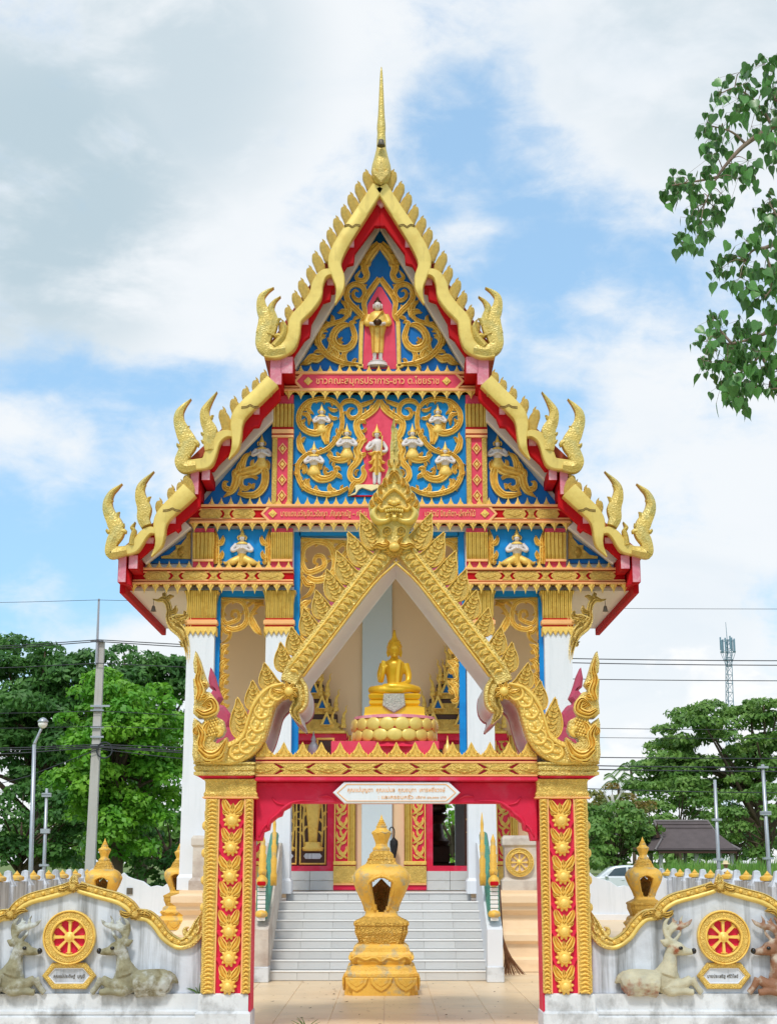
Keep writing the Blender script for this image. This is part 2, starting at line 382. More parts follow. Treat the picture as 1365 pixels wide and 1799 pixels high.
CREAM = material('cream_plaster', S(224, 204, 188), .7, 0, .04, .8, streak=dict(c=S(200, 180, 160), lo=.5, hi=.8, k=.4))
TAN = material('tan_plaster', S(242, 210, 170), .7, 0, .04, .5, bump=.05, bscale=10)
PALE = material('pale_blue_paint', S(206, 218, 224), .6, 0, .03, 1)
BLUE = material('blue_paint', S(6, 112, 194), .55, 0, .08, 1.5, bump=.1, bscale=20, spec=.3, col2=S(20, 96, 172), c2scale=2.5)
BLUE2 = material('sky_blue_paint', S(8, 138, 212), .55, 0, .07, 1.5, spec=.3, bump=.1, bscale=20, col2=S(10, 120, 196), c2scale=2.5)
RED = material('red_paint', S(188, 6, 18), .65, 0, .1, 3, bump=.08, bscale=20, spec=.18, col2=S(170, 20, 34), c2scale=3)
ROSE = material('rose_red_paint', S(218, 38, 74), .6, 0, .1, 3, bump=.2, bscale=22, col2=S(206, 84, 108), c2scale=3, c2lo=.5, c2hi=.75, spec=.25)
PINK = material('pink_paint', S(228, 78, 104), .6, 0, .08, 3, spec=.25, col2=S(214, 60, 86), c2scale=4)
MAUVE = material('weathered_pink', S(216, 128, 148), .6, 0, .1, 4, bump=.3, bscale=40, col2=S(226, 176, 184), c2scale=9, c2lo=.5, c2hi=.7)
FADED = material('faded_pink', S(184, 66, 94), .65, 0, .12, 4, bump=.3, bscale=30, col2=S(164, 84, 104), c2scale=5)
SALMON = material('salmon_trim', S(246, 184, 120), .5, .05, .06, 4)
SKINW = material('white_figure', S(226, 218, 216), .5, 0, .06, 20)
ROOF = material('roof_tile', S(176, 74, 40), .6, 0, .15, 4, bump=.4, bscale=20)
DARKW = material('dark_wood', S(70, 40, 26), .45, 0, .2, 6, bump=.2, bscale=20)
BLACK = material('black_cloth', S(22, 22, 26), .6, 0, .2, 10)
TEAL = material('teal_paint', S(72, 142, 122), .45, 0, .12, 8, bump=.5, bscale=30, btype='scale')
STONE = material('stained_stone', S(210, 200, 188), .75, 0, .08, 2, bump=.2, bscale=20, col2=S(158, 140, 128), c2scale=2.2, c2lo=.45, c2hi=.75, streak=dict(c=S(150, 120, 104), k=.6, s=(2, 2, 5)))
PEACH = material('peach_plaster', S(236, 208, 172), .7, 0, .05, 1.5, bump=.1, bscale=16, streak=dict(c=S(214, 176, 130), k=.5, s=(2, 2, 6)))
TILEG = material('grey_floor_tile', S(208, 209, 208), .35, 0, .07, 2, objvar=.06, bump=.03, bscale=30, col2=S(176, 172, 162), c2scale=3, c2lo=.5, c2hi=.75)
TREAD = material('stair_tile', S(200, 200, 198), .4, 0, .06, 3, bump=.06, bscale=40, streak=dict(c=S(170, 166, 158), k=.4))
NOSE = material('stair_nosing', S(236, 236, 234), .4, 0, .04, 4)
BRONZE = material('dark_bronze', S(80, 56, 40), .35, .6, .2, 8)
BELL = material('old_bell', S(104, 96, 84), .5, .4, .2, 20)
CREAMY = material('cream_trim', S(248, 228, 172), .5)
SEAM = material('seam_brown', S(130, 96, 40), .6)
CEIL = material('soffit_plaster', S(226, 216, 206), .7, 0, .04, 1)

# ---------------------------------------------------------------- the temple
YB, YT = 25.2, 26.0
XT = PX(666, 26.0)
temple = thing('temple', 'tall white, blue and gold temple hall with three tier gable behind the gate', 'temple', (XT, 34, 0))
def mirr(objs, parent=None): return [dup(o, mirror=XT, parent=parent) for o in objs]
def M2(x): return 2 * XT - x
def sym(pts): return pts + [(M2(x), z) for x, z in reversed(pts)]

# gable wall and flat fields
B = MB(); B.plate(sym(T([(665, 395), (512, 655), (478, 700), (345, 888), (236, 1004), (236, 1036), (516, 1036), (516, 932), (666, 932)], YT)), YT + .03, YT + .35, .003)
wall = B.build('gable_wall', WHITE2, temple)
tri = sym(T([(665.5, 407), (520, 656)], YT))
up_tym = MB().plate(tri, YT - .012, YT + .02, .004).build('upper_tympanum', BLUE, temple)
mid_tym = MB().plate(sym(T([(666, 694), (514, 694), (514, 889), (666, 889)], YT)), YT - .012, YT + .02, .004).build('middle_tympanum', BLUE2, temple)
side = MB().plate(T([(478, 738), (478, 889), (352, 889)], YT), YT - .012, YT + .02, .004).build('side_tympanum', BLUE, temple)
sideb = MB().plate(T([(336, 938), (336, 990), (262, 990)], YT), YT - .012, YT + .02, .004).build('eave_tympanum', BLUE, temple)
niche = MB().plate(T([(378, 930), (476, 930), (476, 992), (378, 992)], YT), YT - .012, YT + .02, .004).build('niche_panel', BLUE2, temple)

# raking boards
R1 = lambda p, Y: T(p, Y, (430, 100), .3516)
R2 = lambda p, Y: T(p, Y, (290, 660), .1832)
R3 = lambda p, Y: T(p, Y, (170, 820), .1685)
def rake(name, pts, y0, y1, mat, bev=.012):
    o = MB().plate(pts, y0, y1, bev).build(name, mat, temple); return o
L_ = []
L_.append(rake('raking_board', R1([(674, 862), (674, 740), (640, 795), (205, 1505), (248, 1572)], 25.8), 25.72, 25.86, CEIL))
L_.append(rake('raking_board', R2([(1040, 300), (440, 905), (480, 1010), (1040, 440)], 25.8), 25.72, 25.86, CEIL))
L_.append(rake('raking_board', R3([(905, 560), (460, 960), (520, 1022), (990, 640)], 25.8), 25.72, 25.86, CEIL))
L_.append(rake('red_underboard', R1([(676, 690), (640, 700), (200, 1440), (150, 1512), (238, 1512), (300, 1418), (326, 1398), (334, 1335), (392, 1230), (428, 1218), (436, 1165), (512, 1045), (545, 1036), (550, 985), (650, 850), (676, 850)], 25.34), 25.30, 25.42, RED))
L_.append(rake('red_underboard', R2([(1110, 40), (930, 200), (700, 420), (440, 690), (330, 910), (470, 920), (520, 850), (720, 660), (850, 500), (905, 495), (940, 410), (1110, 230)], 25.34), 25.30, 25.42, RED))
L_.append(rake('red_underboard', R3([(1090, 250), (800, 480), (560, 690), (380, 900), (340, 930), (460, 960), (560, 870), (700, 730), (820, 665), (850, 690), (885, 655), (880, 600), (1085, 420)], 25.34), 25.30, 25.42, RED))
# purlin ends with weathered pink faces
for o_, s_, c in (((430, 100), .3516, [(532, 940, 34, 46), (430, 1128, 38, 48), (305, 1328, 34, 40)]), ((290, 660), .1832, [(885, 350, 62, 80), (595, 650, 76, 80)]), ((170, 820), .1685, [(800, 570, 74, 76), (565, 780, 88, 70)])):
    for x, y, ww, hh in c:
        p = T([(x - ww / 2, y - hh / 2), (x + ww / 2, y + hh / 2)], 25.36, o_, s_)
        B = MB(); B.box(p[0][0], p[1][0], 25.285, 25.98, p[1][1], p[0][1], .015); B.cur = 1; B.box(p[0][0] + .008, p[1][0] - .008, 25.275, 25.285, p[1][1] + .008, p[0][1] - .008)
        L_.append(B.build('purlin', [RED, MAUVE], temple))
for o_, s_, c in (((430, 100), .3516, [(212, 1545, 64, 88), (158, 1570, 60, 150)]), ((290, 660), .1832, [(398, 960, 84, 108), (290, 1030, 80, 240)]), ((170, 820), .1685, [(390, 1000, 96, 150), (275, 1070, 80, 290)])):
    for i, (x, y, ww, hh) in enumerate(c):
        p = T([(x - ww / 2, y - hh / 2), (x + ww / 2, y + hh / 2)], 25.3, o_, s_)
        B = MB(); B.box(p[0][0], p[1][0], 25.25, 26.05 if i == 0 else 30.0, p[1][1], p[0][1], .015); B.cur = 1; B.box(p[0][0] + .01, p[1][0] - .01, 25.235, 25.25, p[1][1] + .012, p[0][1] - .012)
        L_.append(B.build('purlin_end', [RED, MAUVE], temple))
p = R1([(650, 702), (712, 752)], 25.3); MB().plate(R1([(683, 690), (655, 712), (657, 728), (682, 756), (708, 728), (710, 712)], 25.26), 25.25, 25.98, .01).build('ridge_purlin', MAUVE, temple)

# roof slabs (front bay) and the hall roof behind
for a in ((R1([(670, 640), (670, 690), (140, 1510), (95, 1490)], 25.5), 30.4), (R2([(1090, 20), (1090, 110), (250, 900), (180, 870)], 25.5), 30.4), (R3([(1030, 240), (1030, 340), (260, 960), (190, 930)], 25.5), 30.4)):
    L_.append(MB().plate(a[0], 25.40, a[1], .01).build('roof_slope', ROOF, temple))
xe0 = XZ(219, 1036, 26.0); xe1 = XZ(345, 1036, 26.0)
L_.append(MB().box(xe0[0], xe1[0], 26.02, 30.38, xe0[1] - .02, xe0[1] + .04).build('eave_soffit', CEIL, temple))
fz = R3([(232, 940), (300, 940), (365, 1240), (250, 1215)], 25.3)
L_.append(MB().plate(fz, 25.29, 25.5, .01).build('eave_corner', RED, temple))
xf = XZ(214, 1030, 25.5)
L_.append(MB().box(xf[0] - .03, xf[0] + .06, 25.5, 30.42, xf[1] - .12, xf[1] + .1, .01).build('eave_fascia', RED, temple))

# bargeboards
def board(strokes, conv, Y=YB, h=.085, name='bargeboard', mat=GOLDB, prof='flat'):
    B = MB()
    for i, (pts, wd) in enumerate(strokes):
        k = conv['s'] * kpx(conv['o'][1] + 900 * conv['s'], Y)
        B.stroke(T(pts, Y - .004 * i, conv['o'], conv['s']), [w_ * k for w_ in wd], h, Y - .004 * i, prof, 6, back=.1)
    return B
C1, C2, C3 = dict(o=(430, 100), s=.3516), dict(o=(290, 660), s=.1832), dict(o=(170, 820), s=.1685)
def boarder(strokes, conv):
    o = board(strokes, conv).build('bargeboard', GOLDB, temple, smooth=True, auto=40)
    return o
b1 = boarder([([(667, 655), (580, 790), (508, 900), (462, 985), (450, 1045), (470, 1110), (476, 1165), (452, 1232)], [66, 68, 72, 72, 66, 62, 42, 4]),
              ([(470, 1100), (430, 1080), (390, 1095), (366, 1140), (352, 1200), (308, 1262), (256, 1318), (245, 1385), (220, 1445), (165, 1480), (100, 1482)], [18, 34, 48, 58, 66, 66, 64, 66, 70, 66, 50])], C1)
b2 = boarder([([(1035, 60), (900, 195), (790, 300), (715, 390), (690, 480), (690, 580), (676, 690), (612, 800)], [150, 150, 150, 140, 124, 100, 76, 6]),
              ([(690, 590), (610, 562), (530, 590), (475, 660), (440, 760), (400, 840), (300, 860), (190, 860)], [40, 70, 96, 110, 120, 120, 110, 90])], C2)
b3 = boarder([([(975, 250), (850, 370), (760, 455), (690, 540), (665, 620), (665, 720), (650, 820), (572, 935)], [190, 180, 170, 160, 140, 110, 80, 6]),
              ([(665, 700), (570, 668), (500, 710), (440, 790), (390, 850), (300, 880), (190, 880)], [40, 80, 100, 115, 120, 100, 90])], C3)
L_ += [b1, b2, b3]
for bo, conv, ln in ((b1, C1, [(498, 852), (520, 846), (538, 856), (556, 846), (578, 850)]), (b2, C2, [(738, 312), (790, 306), (822, 290), (856, 306), (905, 308)]), (b3, C3, [(700, 462), (760, 456), (800, 440), (830, 456), (885, 466)])):
    for dy_ in (0, 14 / (conv['s'] / .1832)):
        B = MB(); B.stroke(T([(x, y + dy_) for x, y in ln], YB, conv['o'], conv['s']), [.014] * 2, .014, YB - .084, 'round', 4); B.build('board_seam', SEAM, bo)
def finial(strokes, conv, extra=()):
    Y = YB - .03; k = conv['s'] * kpx(conv['o'][1] + 700 * conv['s'], Y); B = MB()
    for i, (pts, wd) in enumerate(strokes): B.stroke(T(pts, Y, conv['o'], conv['s']), [q * k for q in wd], .11, Y - .003 * i, 'ridge', 6, back=.09)
    for a, b, q in extra:
        flame(B, T([a], Y, conv['o'], conv['s'])[0], T([b], Y, conv['o'], conv['s'])[0], q * k, .07, Y - .012, .2, 'ridge')
    return B.build('naga_finial', GOLDW, temple, smooth=True, auto=50)
L_.append(finial([([(205, 1465), (130, 1470), (92, 1440), (100, 1380), (112, 1310), (88, 1260), (84, 1205), (112, 1172), (146, 1152)], [50, 62, 70, 84, 86, 56, 34, 18, 4]),
                  ([(120, 1390), (140, 1320), (132, 1262), (150, 1222), (180, 1196)], [60, 56, 34, 16, 3]), ([(150, 1450), (190, 1400), (200, 1350), (192, 1318)], [40, 34, 24, 4])], C1,
                 [((90, 1400), (62, 1365), 26), ((160, 1350), (182, 1305), 26), ((110, 1310), (70, 1330), 24), ((150, 1400), (200, 1410), 26), ((100, 1440), (70, 1420), 26)]))
L_.append(finial([([(300, 870), (200, 880), (160, 830), (190, 740), (225, 650), (185, 560), (140, 450), (142, 360), (190, 285), (252, 222)], [90, 120, 130, 130, 170, 150, 110, 80, 40, 6]),
                  ([(430, 720), (420, 620), (435, 530), (395, 440), (385, 350), (425, 265), (500, 155)], [90, 110, 140, 110, 84, 50, 6])], C2,
                 [((180, 690), (112, 650), 44), ((215, 560), (238, 480), 44), ((160, 440), (180, 370), 36), ((270, 640), (330, 690), 60), ((400, 570), (345, 545), 40), ((420, 640), (345, 620), 44), ((450, 430), (470, 380), 34), ((415, 350), (430, 290), 30), ((150, 820), (130, 760), 40), ((240, 790), (210, 690), 50)]))
L_.append(finial([([(320, 880), (220, 900), (150, 900), (165, 790), (215, 690), (190, 590), (130, 470), (120, 370), (155, 280), (205, 230), (268, 176)], [80, 100, 110, 120, 150, 160, 120, 90, 60, 40, 6]),
                  ([(520, 620), (490, 540), (500, 440), (465, 330), (460, 230), (500, 150), (600, 48)], [110, 130, 150, 120, 84, 50, 6]), ([(370, 820), (378, 740), (395, 670), (375, 640), (405, 575)], [60, 50, 44, 40, 5])], C3,
                 [((150, 690), (105, 650), 44), ((230, 540), (246, 470), 46), ((150, 430), (180, 350), 40), ((260, 680), (320, 700), 66), ((480, 500), (440, 470), 40), ((545, 380), (572, 310), 40), ((500, 260), (522, 190), 34), ((290, 640), (292, 590), 40), ((150, 860), (122, 800), 40)]))
# crest flames along the boards, one piece each
fl = MB(); fl.stroke([(0.02, -.08), (0, .1), (-.04, .34), (-.13, .6), (-.17, .78), (-.13, .9), (-.19, 1.03)], [.22, .34, .38, .36, .24, .1, .02], .22, 0, 'ridge', 5, back=.1)
def crest(tips, off, conv):
    out = []
    for (x, y) in tips:
        t_ = T([(x, y)], YB + .03, conv['o'], conv['s'])[0]; b_ = T([(x + off[0], y + off[1])], YB + .03, conv['o'], conv['s'])[0]
        d = Vector((t_[0] - b_[0], 0, t_[1] - b_[1])); l = d.length; a = atan2(d.x, d.z) - atan2(-.19, 1.03)
        k = l / 1.047 * random.uniform(.97, 1.03)
        if not out and not crest.me: o = fl.build('crest_flame', GOLDF, temple, smooth=True, origin=(0, 0, 0)); crest.me = o
        else: o = crest.me.copy(); COL.objects.link(o)
        hang(o, (b_[0], YB + .03, b_[1]), temple); o.scale = (k * 1.2, k, k); o.rotation_euler = (0, a, 0); out.append(o)
    return out
crest.me = None
L_ += crest([(607, 560), (568, 618), (532, 676), (497, 733), (460, 793), (427, 850), (392, 908), (355, 968), (325, 1038), (285, 1103), (253, 1163), (217, 1235), (188, 1310)], (26, 112), C1)
L_ += crest([(960, -55), (880, 10), (783, 92), (672, 196), (566, 303)], (28, 235), C2)
L_ += crest([(955, 60), (890, 130), (795, 195), (668, 318)], (16, 250), C3)

# ridge spire (chofa)
B = MB(); k = .3516 * kpx(200, YB)
cz = R1([(682, 650)], YB)[0]
prof = [(3, 0), (34, 12), (46, 45), (50, 75), (46, 105), (36, 140), (30, 165), (24, 190), (22, 235), (20, 265), (22, 290), (21, 310), (17, 350), (14, 410), (11, 480), (8, 540), (5, 580), (2, 597)]
B.lathe([(r * k, PZ(100 + (650 - z) * .3516, YB) - cz[1]) for r, z in prof], (cz[0], YB - .02, cz[1]), 20, sy=1.15)
sp = B.build('ridge_spire', GOLDW, temple, smooth=True)
B = MB(); B.plate(R1([(682, 655), (645, 615), (640, 580), (665, 600), (682, 535), (699, 600), (724, 580), (718, 615)], YB), YB - .24, YB - .10, .015); B.build('spire_collar', GOLDC, sp)
c = R1([(682, 462)], YB)[0]; B = MB(); B.lathe([(.006, .07), (.045, .06), (.05, .02), (.075, -.05), (.07, -.055), (.01, -.03)], (c[0], YB - .24, c[1]), 14); B.build('wind_bell', BELL, sp, smooth=True)
mirr(L_ + [side, sideb, niche])
# ---------------------------------------------------------------- gable ornament
def rel(conv, Y):
    k = conv['s'] * kpx(conv['o'][1] + 900 * conv['s'], Y)
    class R: pass
    r = R(); r.k = k; r.B = MB()
    r.p = lambda pts: T(pts, Y, conv['o'], conv['s'])
    def st(pts, wd, h=.065, prof='groove'): r.B.stroke(r.p(pts), [q * k for q in wd], h, Y, prof, 5)
    def fm(a, b, q, bend=.2, h=.06): flame(r.B, r.p([a])[0], r.p([b])[0], q * k, h, Y, bend)
    def vn(pts, wd, step, ll, lw, sides=(1, -1), h=.065, **kw): vine(r.B, r.p(pts), [q * k for q in wd], h, Y, step * k, ll * k, lw * k, sides, **kw)
    r.st, r.fm, r.vn = st, fm, vn
    return r
YO = YT - .012
CU = dict(o=(500, 400), s=.14456)
H2 = []
r = rel(CU, YO)
r.st([(1150, 200), (1085, 270), (1030, 340), (985, 430), (975, 510), (1000, 580), (965, 645), (905, 645), (872, 600), (905, 545), (930, 505)], [90, 130, 140, 120, 96, 80, 72, 62, 48, 28, 6], .06)
for a, b, q, bd in (((1030, 340), (1060, 260), 60, .3), ((990, 420), (1010, 320), 56, .3), ((985, 470), (1045, 400), 40, -.3), ((960, 470), (945, 400), 44, .3)): r.fm(a, b, q, bd, .075)
H2.append(r.B.build('crest_scroll', GOLD, up_tym, smooth=True, auto=60))
r = rel(CU, YO)
r.vn([(955, 1090), (880, 1010), (790, 920), (752, 820), (785, 730), (870, 690), (950, 730), (975, 810), (925, 885), (860, 870), (832, 810), (862, 765), (900, 780)], [70, 74, 76, 70, 66, 64, 62, 60, 54, 48, 40, 30, 10], 105, 90, 44, (-1, 1), end=.6)
H2.append(r.B.build('spiral_scroll', GOLD, up_tym, smooth=True, auto=60))
r = rel(CU, YO - .004)
r.st([(1150, 620), (1075, 725), (1000, 835), (966, 920), (975, 1000), (975, 1080), (935, 1150)], [66, 78, 74, 68, 62, 64, 50], .06)
r.st([(936, 1150), (928, 1400), (922, 1690)], [56, 52, 52], .05, 'flat'); r.st([(955, 1690), (900, 1690), (845, 1660)], [50, 60, 10], .05, 'flat')
for a, b in (((1060, 740), (1110, 690)), ((1010, 810), (1060, 740)), ((975, 890), (1020, 820))): r.fm(a, b, 36, .2, .075)
H2.append(r.B.build('niche_frame', GOLD, up_tym, smooth=True, auto=60))
r = rel(CU, YO)
r.vn([(800, 1190), (720, 1190), (630, 1250), (585, 1350), (620, 1440), (720, 1480), (810, 1440), (855, 1340), (830, 1230), (800, 1150)], [30, 76, 92, 96, 100, 96, 90, 76, 66, 40], 120, 80, 40, (1,), end=.8)
r.st([(700, 1340), (670, 1380), (720, 1400)], [20, 34, 6]); r.fm((700, 1420), (650, 1340), 50)
for a, b, q, bd in (((740, 1110), (688, 868), 90, -.25), ((790, 1080), (640, 1030), 80, -.25), ((790, 1090), (820, 1000), 60, .2), ((840, 1130), (935, 1095), 46, .2), ((560, 1180), (572, 1056), 60, -.2), ((800, 1200), (880, 1150), 60, .3)): r.fm(a, b, q, bd)
H2.append(r.B.build('naga_scroll', GOLD, up_tym, smooth=True, auto=60))
r = rel(CU, YO)
r.vn([(900, 1672), (740, 1655), (590, 1600), (480, 1510), (415, 1400), (420, 1290), (490, 1210), (590, 1170), (700, 1135), (770, 1060)], [46, 66, 76, 80, 78, 70, 64, 60, 60, 30], 150, 130, 56, (1, -1), start=.12, end=.75, lean=.75)
for a, b, q, bd in (((510, 1520), (530, 1330), 80, -.3), ((620, 1610), (545, 1450), 90, -.25), ((760, 1650), (770, 1480), 80, .3), ((840, 1660), (880, 1590), 50, .2), ((690, 1640), (655, 1585), 40, .2)): r.fm(a, b, q, bd)
r.st([(480, 1560), (400, 1600), (330, 1590), (270, 1640), (185, 1665)], [40, 110, 110, 90, 6]); r.fm((400, 1600), (300, 1580), 70, .3, .07)
for a, b, q, bd in (((430, 1390), (500, 1330), 56, .3), ((440, 1300), (530, 1260), 50, .3), ((560, 1590), (620, 1520), 56, .3), ((650, 1630), (720, 1560), 50, .3), ((470, 1500), (560, 1480), 50, -.3), ((420, 1440), (370, 1340), 44, .2), ((560, 1160), (480, 1130), 44, .3)): r.fm(a, b, q, bd)
H2.append(r.B.build('corner_scroll', GOLD, up_tym, smooth=True, auto=60))
MB().plate(sym(T([(1136, 720), (1010, 940), (1008, 1090), (975, 1150), (950, 1720), (1136, 1720)], YO, CU['o'], CU['s'])), YO - .006, YO + .01, .002).build('niche_field', PINK, up_tym)

CM = dict(o=(512, 690), s=.11282)
r = rel(CM, YO)
r.vn([(770, 260), (690, 160), (560, 110), (400, 110), (250, 160), (150, 270), (115, 400), (150, 520), (240, 600), (360, 635), (450, 610), (500, 540)], [50, 76, 84, 84, 84, 84, 86, 90, 96, 110, 120, 100], 140, 80, 50, (1,), end=.75)
for a, b, q, bd in (((160, 330), (280, 510), 80, .35), ((310, 160), (345, 350), 90, -.35), ((720, 270), (560, 225), 60, .2), ((720, 400), (570, 325), 70, .25), ((360, 600), (315, 400), 80, -.25), ((250, 420), (275, 520), 40, .2)): r.fm(a, b, q, bd)
for a, b, q, bd in (((250, 560), (200, 470), 50, .3), ((140, 450), (220, 400), 56, -.3), ((180, 240), (260, 250), 50, -.3), ((450, 120), (520, 190), 50, .3), ((600, 140), (640, 220), 50, .2)): r.fm(a, b, q, bd)
H2.append(r.B.build('ring_scroll', GOLD, mid_tym, smooth=True, auto=60))
r = rel(CM, YO)
r.vn([(770, 230), (790, 380), (790, 510), (745, 650), (665, 780), (560, 880), (420, 940), (290, 950), (190, 1010), (115, 1110), (98, 1230), (130, 1370), (220, 1490), (370, 1560), (560, 1590), (730, 1565), (890, 1480)], [60, 76, 80, 80, 80, 80, 70, 66, 74, 80, 84, 88, 90, 92, 90, 80, 50], 190, 90, 50, (-1, 1), start=.05, end=.9)
for a, b, q, bd in (((560, 800), (642, 450), 150, .18), ((590, 780), (520, 740), 60, .2), ((760, 660), (705, 545), 60, .2), ((220, 960), (130, 610), 110, .16), ((180, 780), (225, 690), 60, .2), ((180, 1260), (190, 1100), 90, -.25), ((280, 1490), (280, 1330), 100, .25), ((500, 1580), (370, 1440), 110, .3), ((740, 1560), (575, 1410), 120, .3), ((620, 1580), (600, 1470), 70, -.2), ((560, 900), (600, 1120), 60, .25)): r.fm(a, b, q, bd)
for a, b, q, bd in (((120, 1180), (190, 1090), 56, -.3), ((110, 1300), (60, 1200), 44, .3), ((200, 1480), (130, 1420), 44, .3), ((350, 1560), (300, 1440), 60, .3), ((600, 1590), (680, 1480), 70, -.3), ((760, 600), (830, 620), 44, .3), ((700, 760), (640, 690), 60, -.3), ((480, 920), (430, 860), 44, -.3), ((330, 940), (250, 900), 44, .3), ((790, 330), (850, 290), 50, -.2), ((820, 1540), (800, 1430), 60, .3), ((150, 1400), (230, 1330), 56, -.3)): r.fm(a, b, q, bd)
H2.append(r.B.build('vine_scroll', GOLD, mid_tym, smooth=True, auto=60))
r = rel(CM, YO)
r.st([(560, 960), (640, 1030), (750, 1050), (850, 1020), (880, 900)], [40, 80, 110, 130, 120]); r.fm((870, 1020), (885, 1145), 70); r.fm((760, 980), (705, 920), 60)
r.st([(360, 1180), (350, 1260), (430, 1340), (540, 1350), (640, 1310), (690, 1220), (650, 1120)], [140, 150, 130, 110, 100, 80, 20]); r.st([(650, 1240), (570, 1280), (520, 1240), (545, 1190), (590, 1210)], [50, 60, 54, 40, 8])
for a, b, q in (((670, 1190), (780, 1205), 70), ((680, 1290), (795, 1345), 80), ((460, 1200), (505, 1040), 90), ((660, 1150), (690, 1070), 60), ((560, 1260), (520, 1130), 50)): r.fm(a, b, q)
H2.append(r.B.build('tail_scroll', GOLD, mid_tym, smooth=True, auto=60))
r = rel(CM, YO)
r.st([(750, 230), (830, 150), (940, 130), (1040, 185), (1075, 290), (1030, 380), (930, 400), (880, 335), (915, 260), (985, 245)], [40, 76, 80, 76, 76, 72, 70, 64, 50, 8]); r.st([(1030, 220), (1130, 190), (1230, 150), (1320, 95)], [60, 80, 60, 6]); r.fm((1140, 200), (1290, 160), 50)
r.st([(1362, 110), (1310, 230), (1220, 320), (1110, 390), (1035, 450), (1015, 530), (1050, 640), (1100, 720), (1060, 810), (1020, 900), (1050, 1010), (1000, 1110), (930, 1190), (915, 1300), (980, 1380), (1080, 1370), (1135, 1270), (1110, 1180), (1160, 1100)], [50, 110, 110, 110, 110, 110, 120, 110, 120, 120, 130, 110, 90, 100, 100, 100, 90, 60, 6], .055)
for a, b, q, bd in (((1060, 480), (1175, 480), 70, .3), ((1090, 600), (1170, 540), 60, -.3), ((1080, 760), (1180, 715), 70, -.2), ((1060, 980), (1165, 930), 90, -.2), ((1040, 780), (1050, 710), 50, .2), ((1000, 920), (985, 860), 50, .2), ((990, 1060), (960, 990), 50, .2), ((1010, 1300), (1060, 1190), 50, .3), ((1180, 340), (1160, 240), 50, .2), ((1250, 290), (1270, 180), 50, .2)): r.fm(a, b, q, bd)
r.st([(1000, 1400), (950, 1460), (925, 1530), (875, 1615)], [90, 90, 70, 6])
H2.append(r.B.build('niche_frame', GOLD, mid_tym, smooth=True, auto=60))
pl = MB().plate(sym(T([(1180, 400), (1060, 800), (1150, 1100), (1130, 1400), (1030, 1450), (1362, 1450), (1362, 200), (1300, 280)], YO, CM['o'], CM['s'])[3:6] + T([(1362, 1450)], YO, CM['o'], CM['s'])) if False else sym(T([(1362, 230), (1180, 400), (1090, 440), (1130, 560), (1150, 720), (1090, 900), (1140, 1130), (1130, 1300), (1040, 1460)], YO, CM['o'], CM['s'])), YO - .006, YO + .01, .002).build('niche_field', PINK, mid_tym)
H2.append(MB().plate(T([(990, 1460), (1000, 1560), (880, 1620), (1000, 1600), (1050, 1520), (1100, 1490), (1190, 1520), (1250, 1540), (1362, 1490), (1362, 1440), (1030, 1440)], YO, CM['o'], CM['s']), YO - .06, YO, .008).build('wave_platform', CREAMY, mid_tym))
H2.append(MB().plate(T([(930, 1625), (1362, 1625), (1362, 1600), (940, 1600)], YO, CM['o'], CM['s']), YO - .03, YO, .004).build('platform_edge', RED, mid_tym))
# side triangle flame deity
CS = dict(o=(290, 660), s=.1832); r = rel(CS, YO)
r.st([(930, 830), (880, 900), (780, 930), (700, 960), (680, 1040), (640, 1110), (560, 1168)], [90, 110, 100, 90, 86, 70, 6]); r.st([(930, 850), (965, 940), (950, 1060), (880, 1140), (790, 1150), (700, 1130)], [70, 80, 80, 76, 66, 30])
r.st([(890, 990), (830, 960), (750, 975), (730, 1040), (770, 1090), (820, 1060), (800, 1030)], [30, 44, 50, 50, 46, 36, 10]); r.st([(640, 1100), (580, 1080), (575, 1030), (610, 1015)], [60, 56, 40, 8])
for a, b, q, bd in (((760, 920), (825, 720), 70, .2), ((720, 950), (760, 800), 56, .2), ((690, 1000), (680, 880), 50, .2), ((950, 920), (985, 800), 60, -.2), ((860, 890), (850, 800), 50, .2), ((850, 1090), (865, 1030), 40, .2), ((720, 1120), (800, 1060), 40, .2)): r.fm(a, b, q, bd)
H2.append(r.B.build('flame_scroll', GOLD, side, smooth=True, auto=60))
# eave triangle filigree
r = rel(C3, YO)
r.B.plate(r.p([(678, 960), (675, 935), (760, 920), (830, 860), (825, 820), (880, 815), (940, 740), (945, 690), (985, 675), (985, 965)]), YO - .03, YO, .006)
c = r.p([(905, 895)])[0]
for i in range(9): a = radians(100 + i * 20); flame(r.B, c, (c[0] + .11 * cos(a), c[1] + .11 * sin(a)), .035, .03, YO - .03, 0)
r.B.lathe([(.028, 0), (.022, .02), (.004, .026)], (0, 0, 0), 10); n0 = len(r.B.v) - 30
r.B.v[n0:] = [(c[0] + x, YO - .04 - z, c[1] + y) for x, y, z in r.B.v[n0:]]
H2.append(r.B.build('filigree', GOLDF, sideb, smooth=True, auto=50))
# niche flames beside the praying figures
CN = dict(o=(320, 900), s=.17582)
for sx in (0, 1):
    r = rel(CN, YO); mx = (lambda x: x) if sx == 0 else (lambda x: 1210 - x)
    r.st([(mx(350), 520), (mx(345), 400), (mx(350), 280), (mx(330), 160)], [60, 70, 56, 6])
    for a, b, q in (((360, 470), (410, 380), 56), ((350, 400), (320, 330), 50), ((360, 330), (418, 230), 60), ((350, 280), (320, 230), 46), ((360, 510), (400, 480), 50)): r.fm((mx(a[0]), a[1]), (mx(b[0]), b[1]), q, .2 if sx else -.2)
    H2.append(r.B.build('niche_flame', GOLD, niche, smooth=True, auto=60))

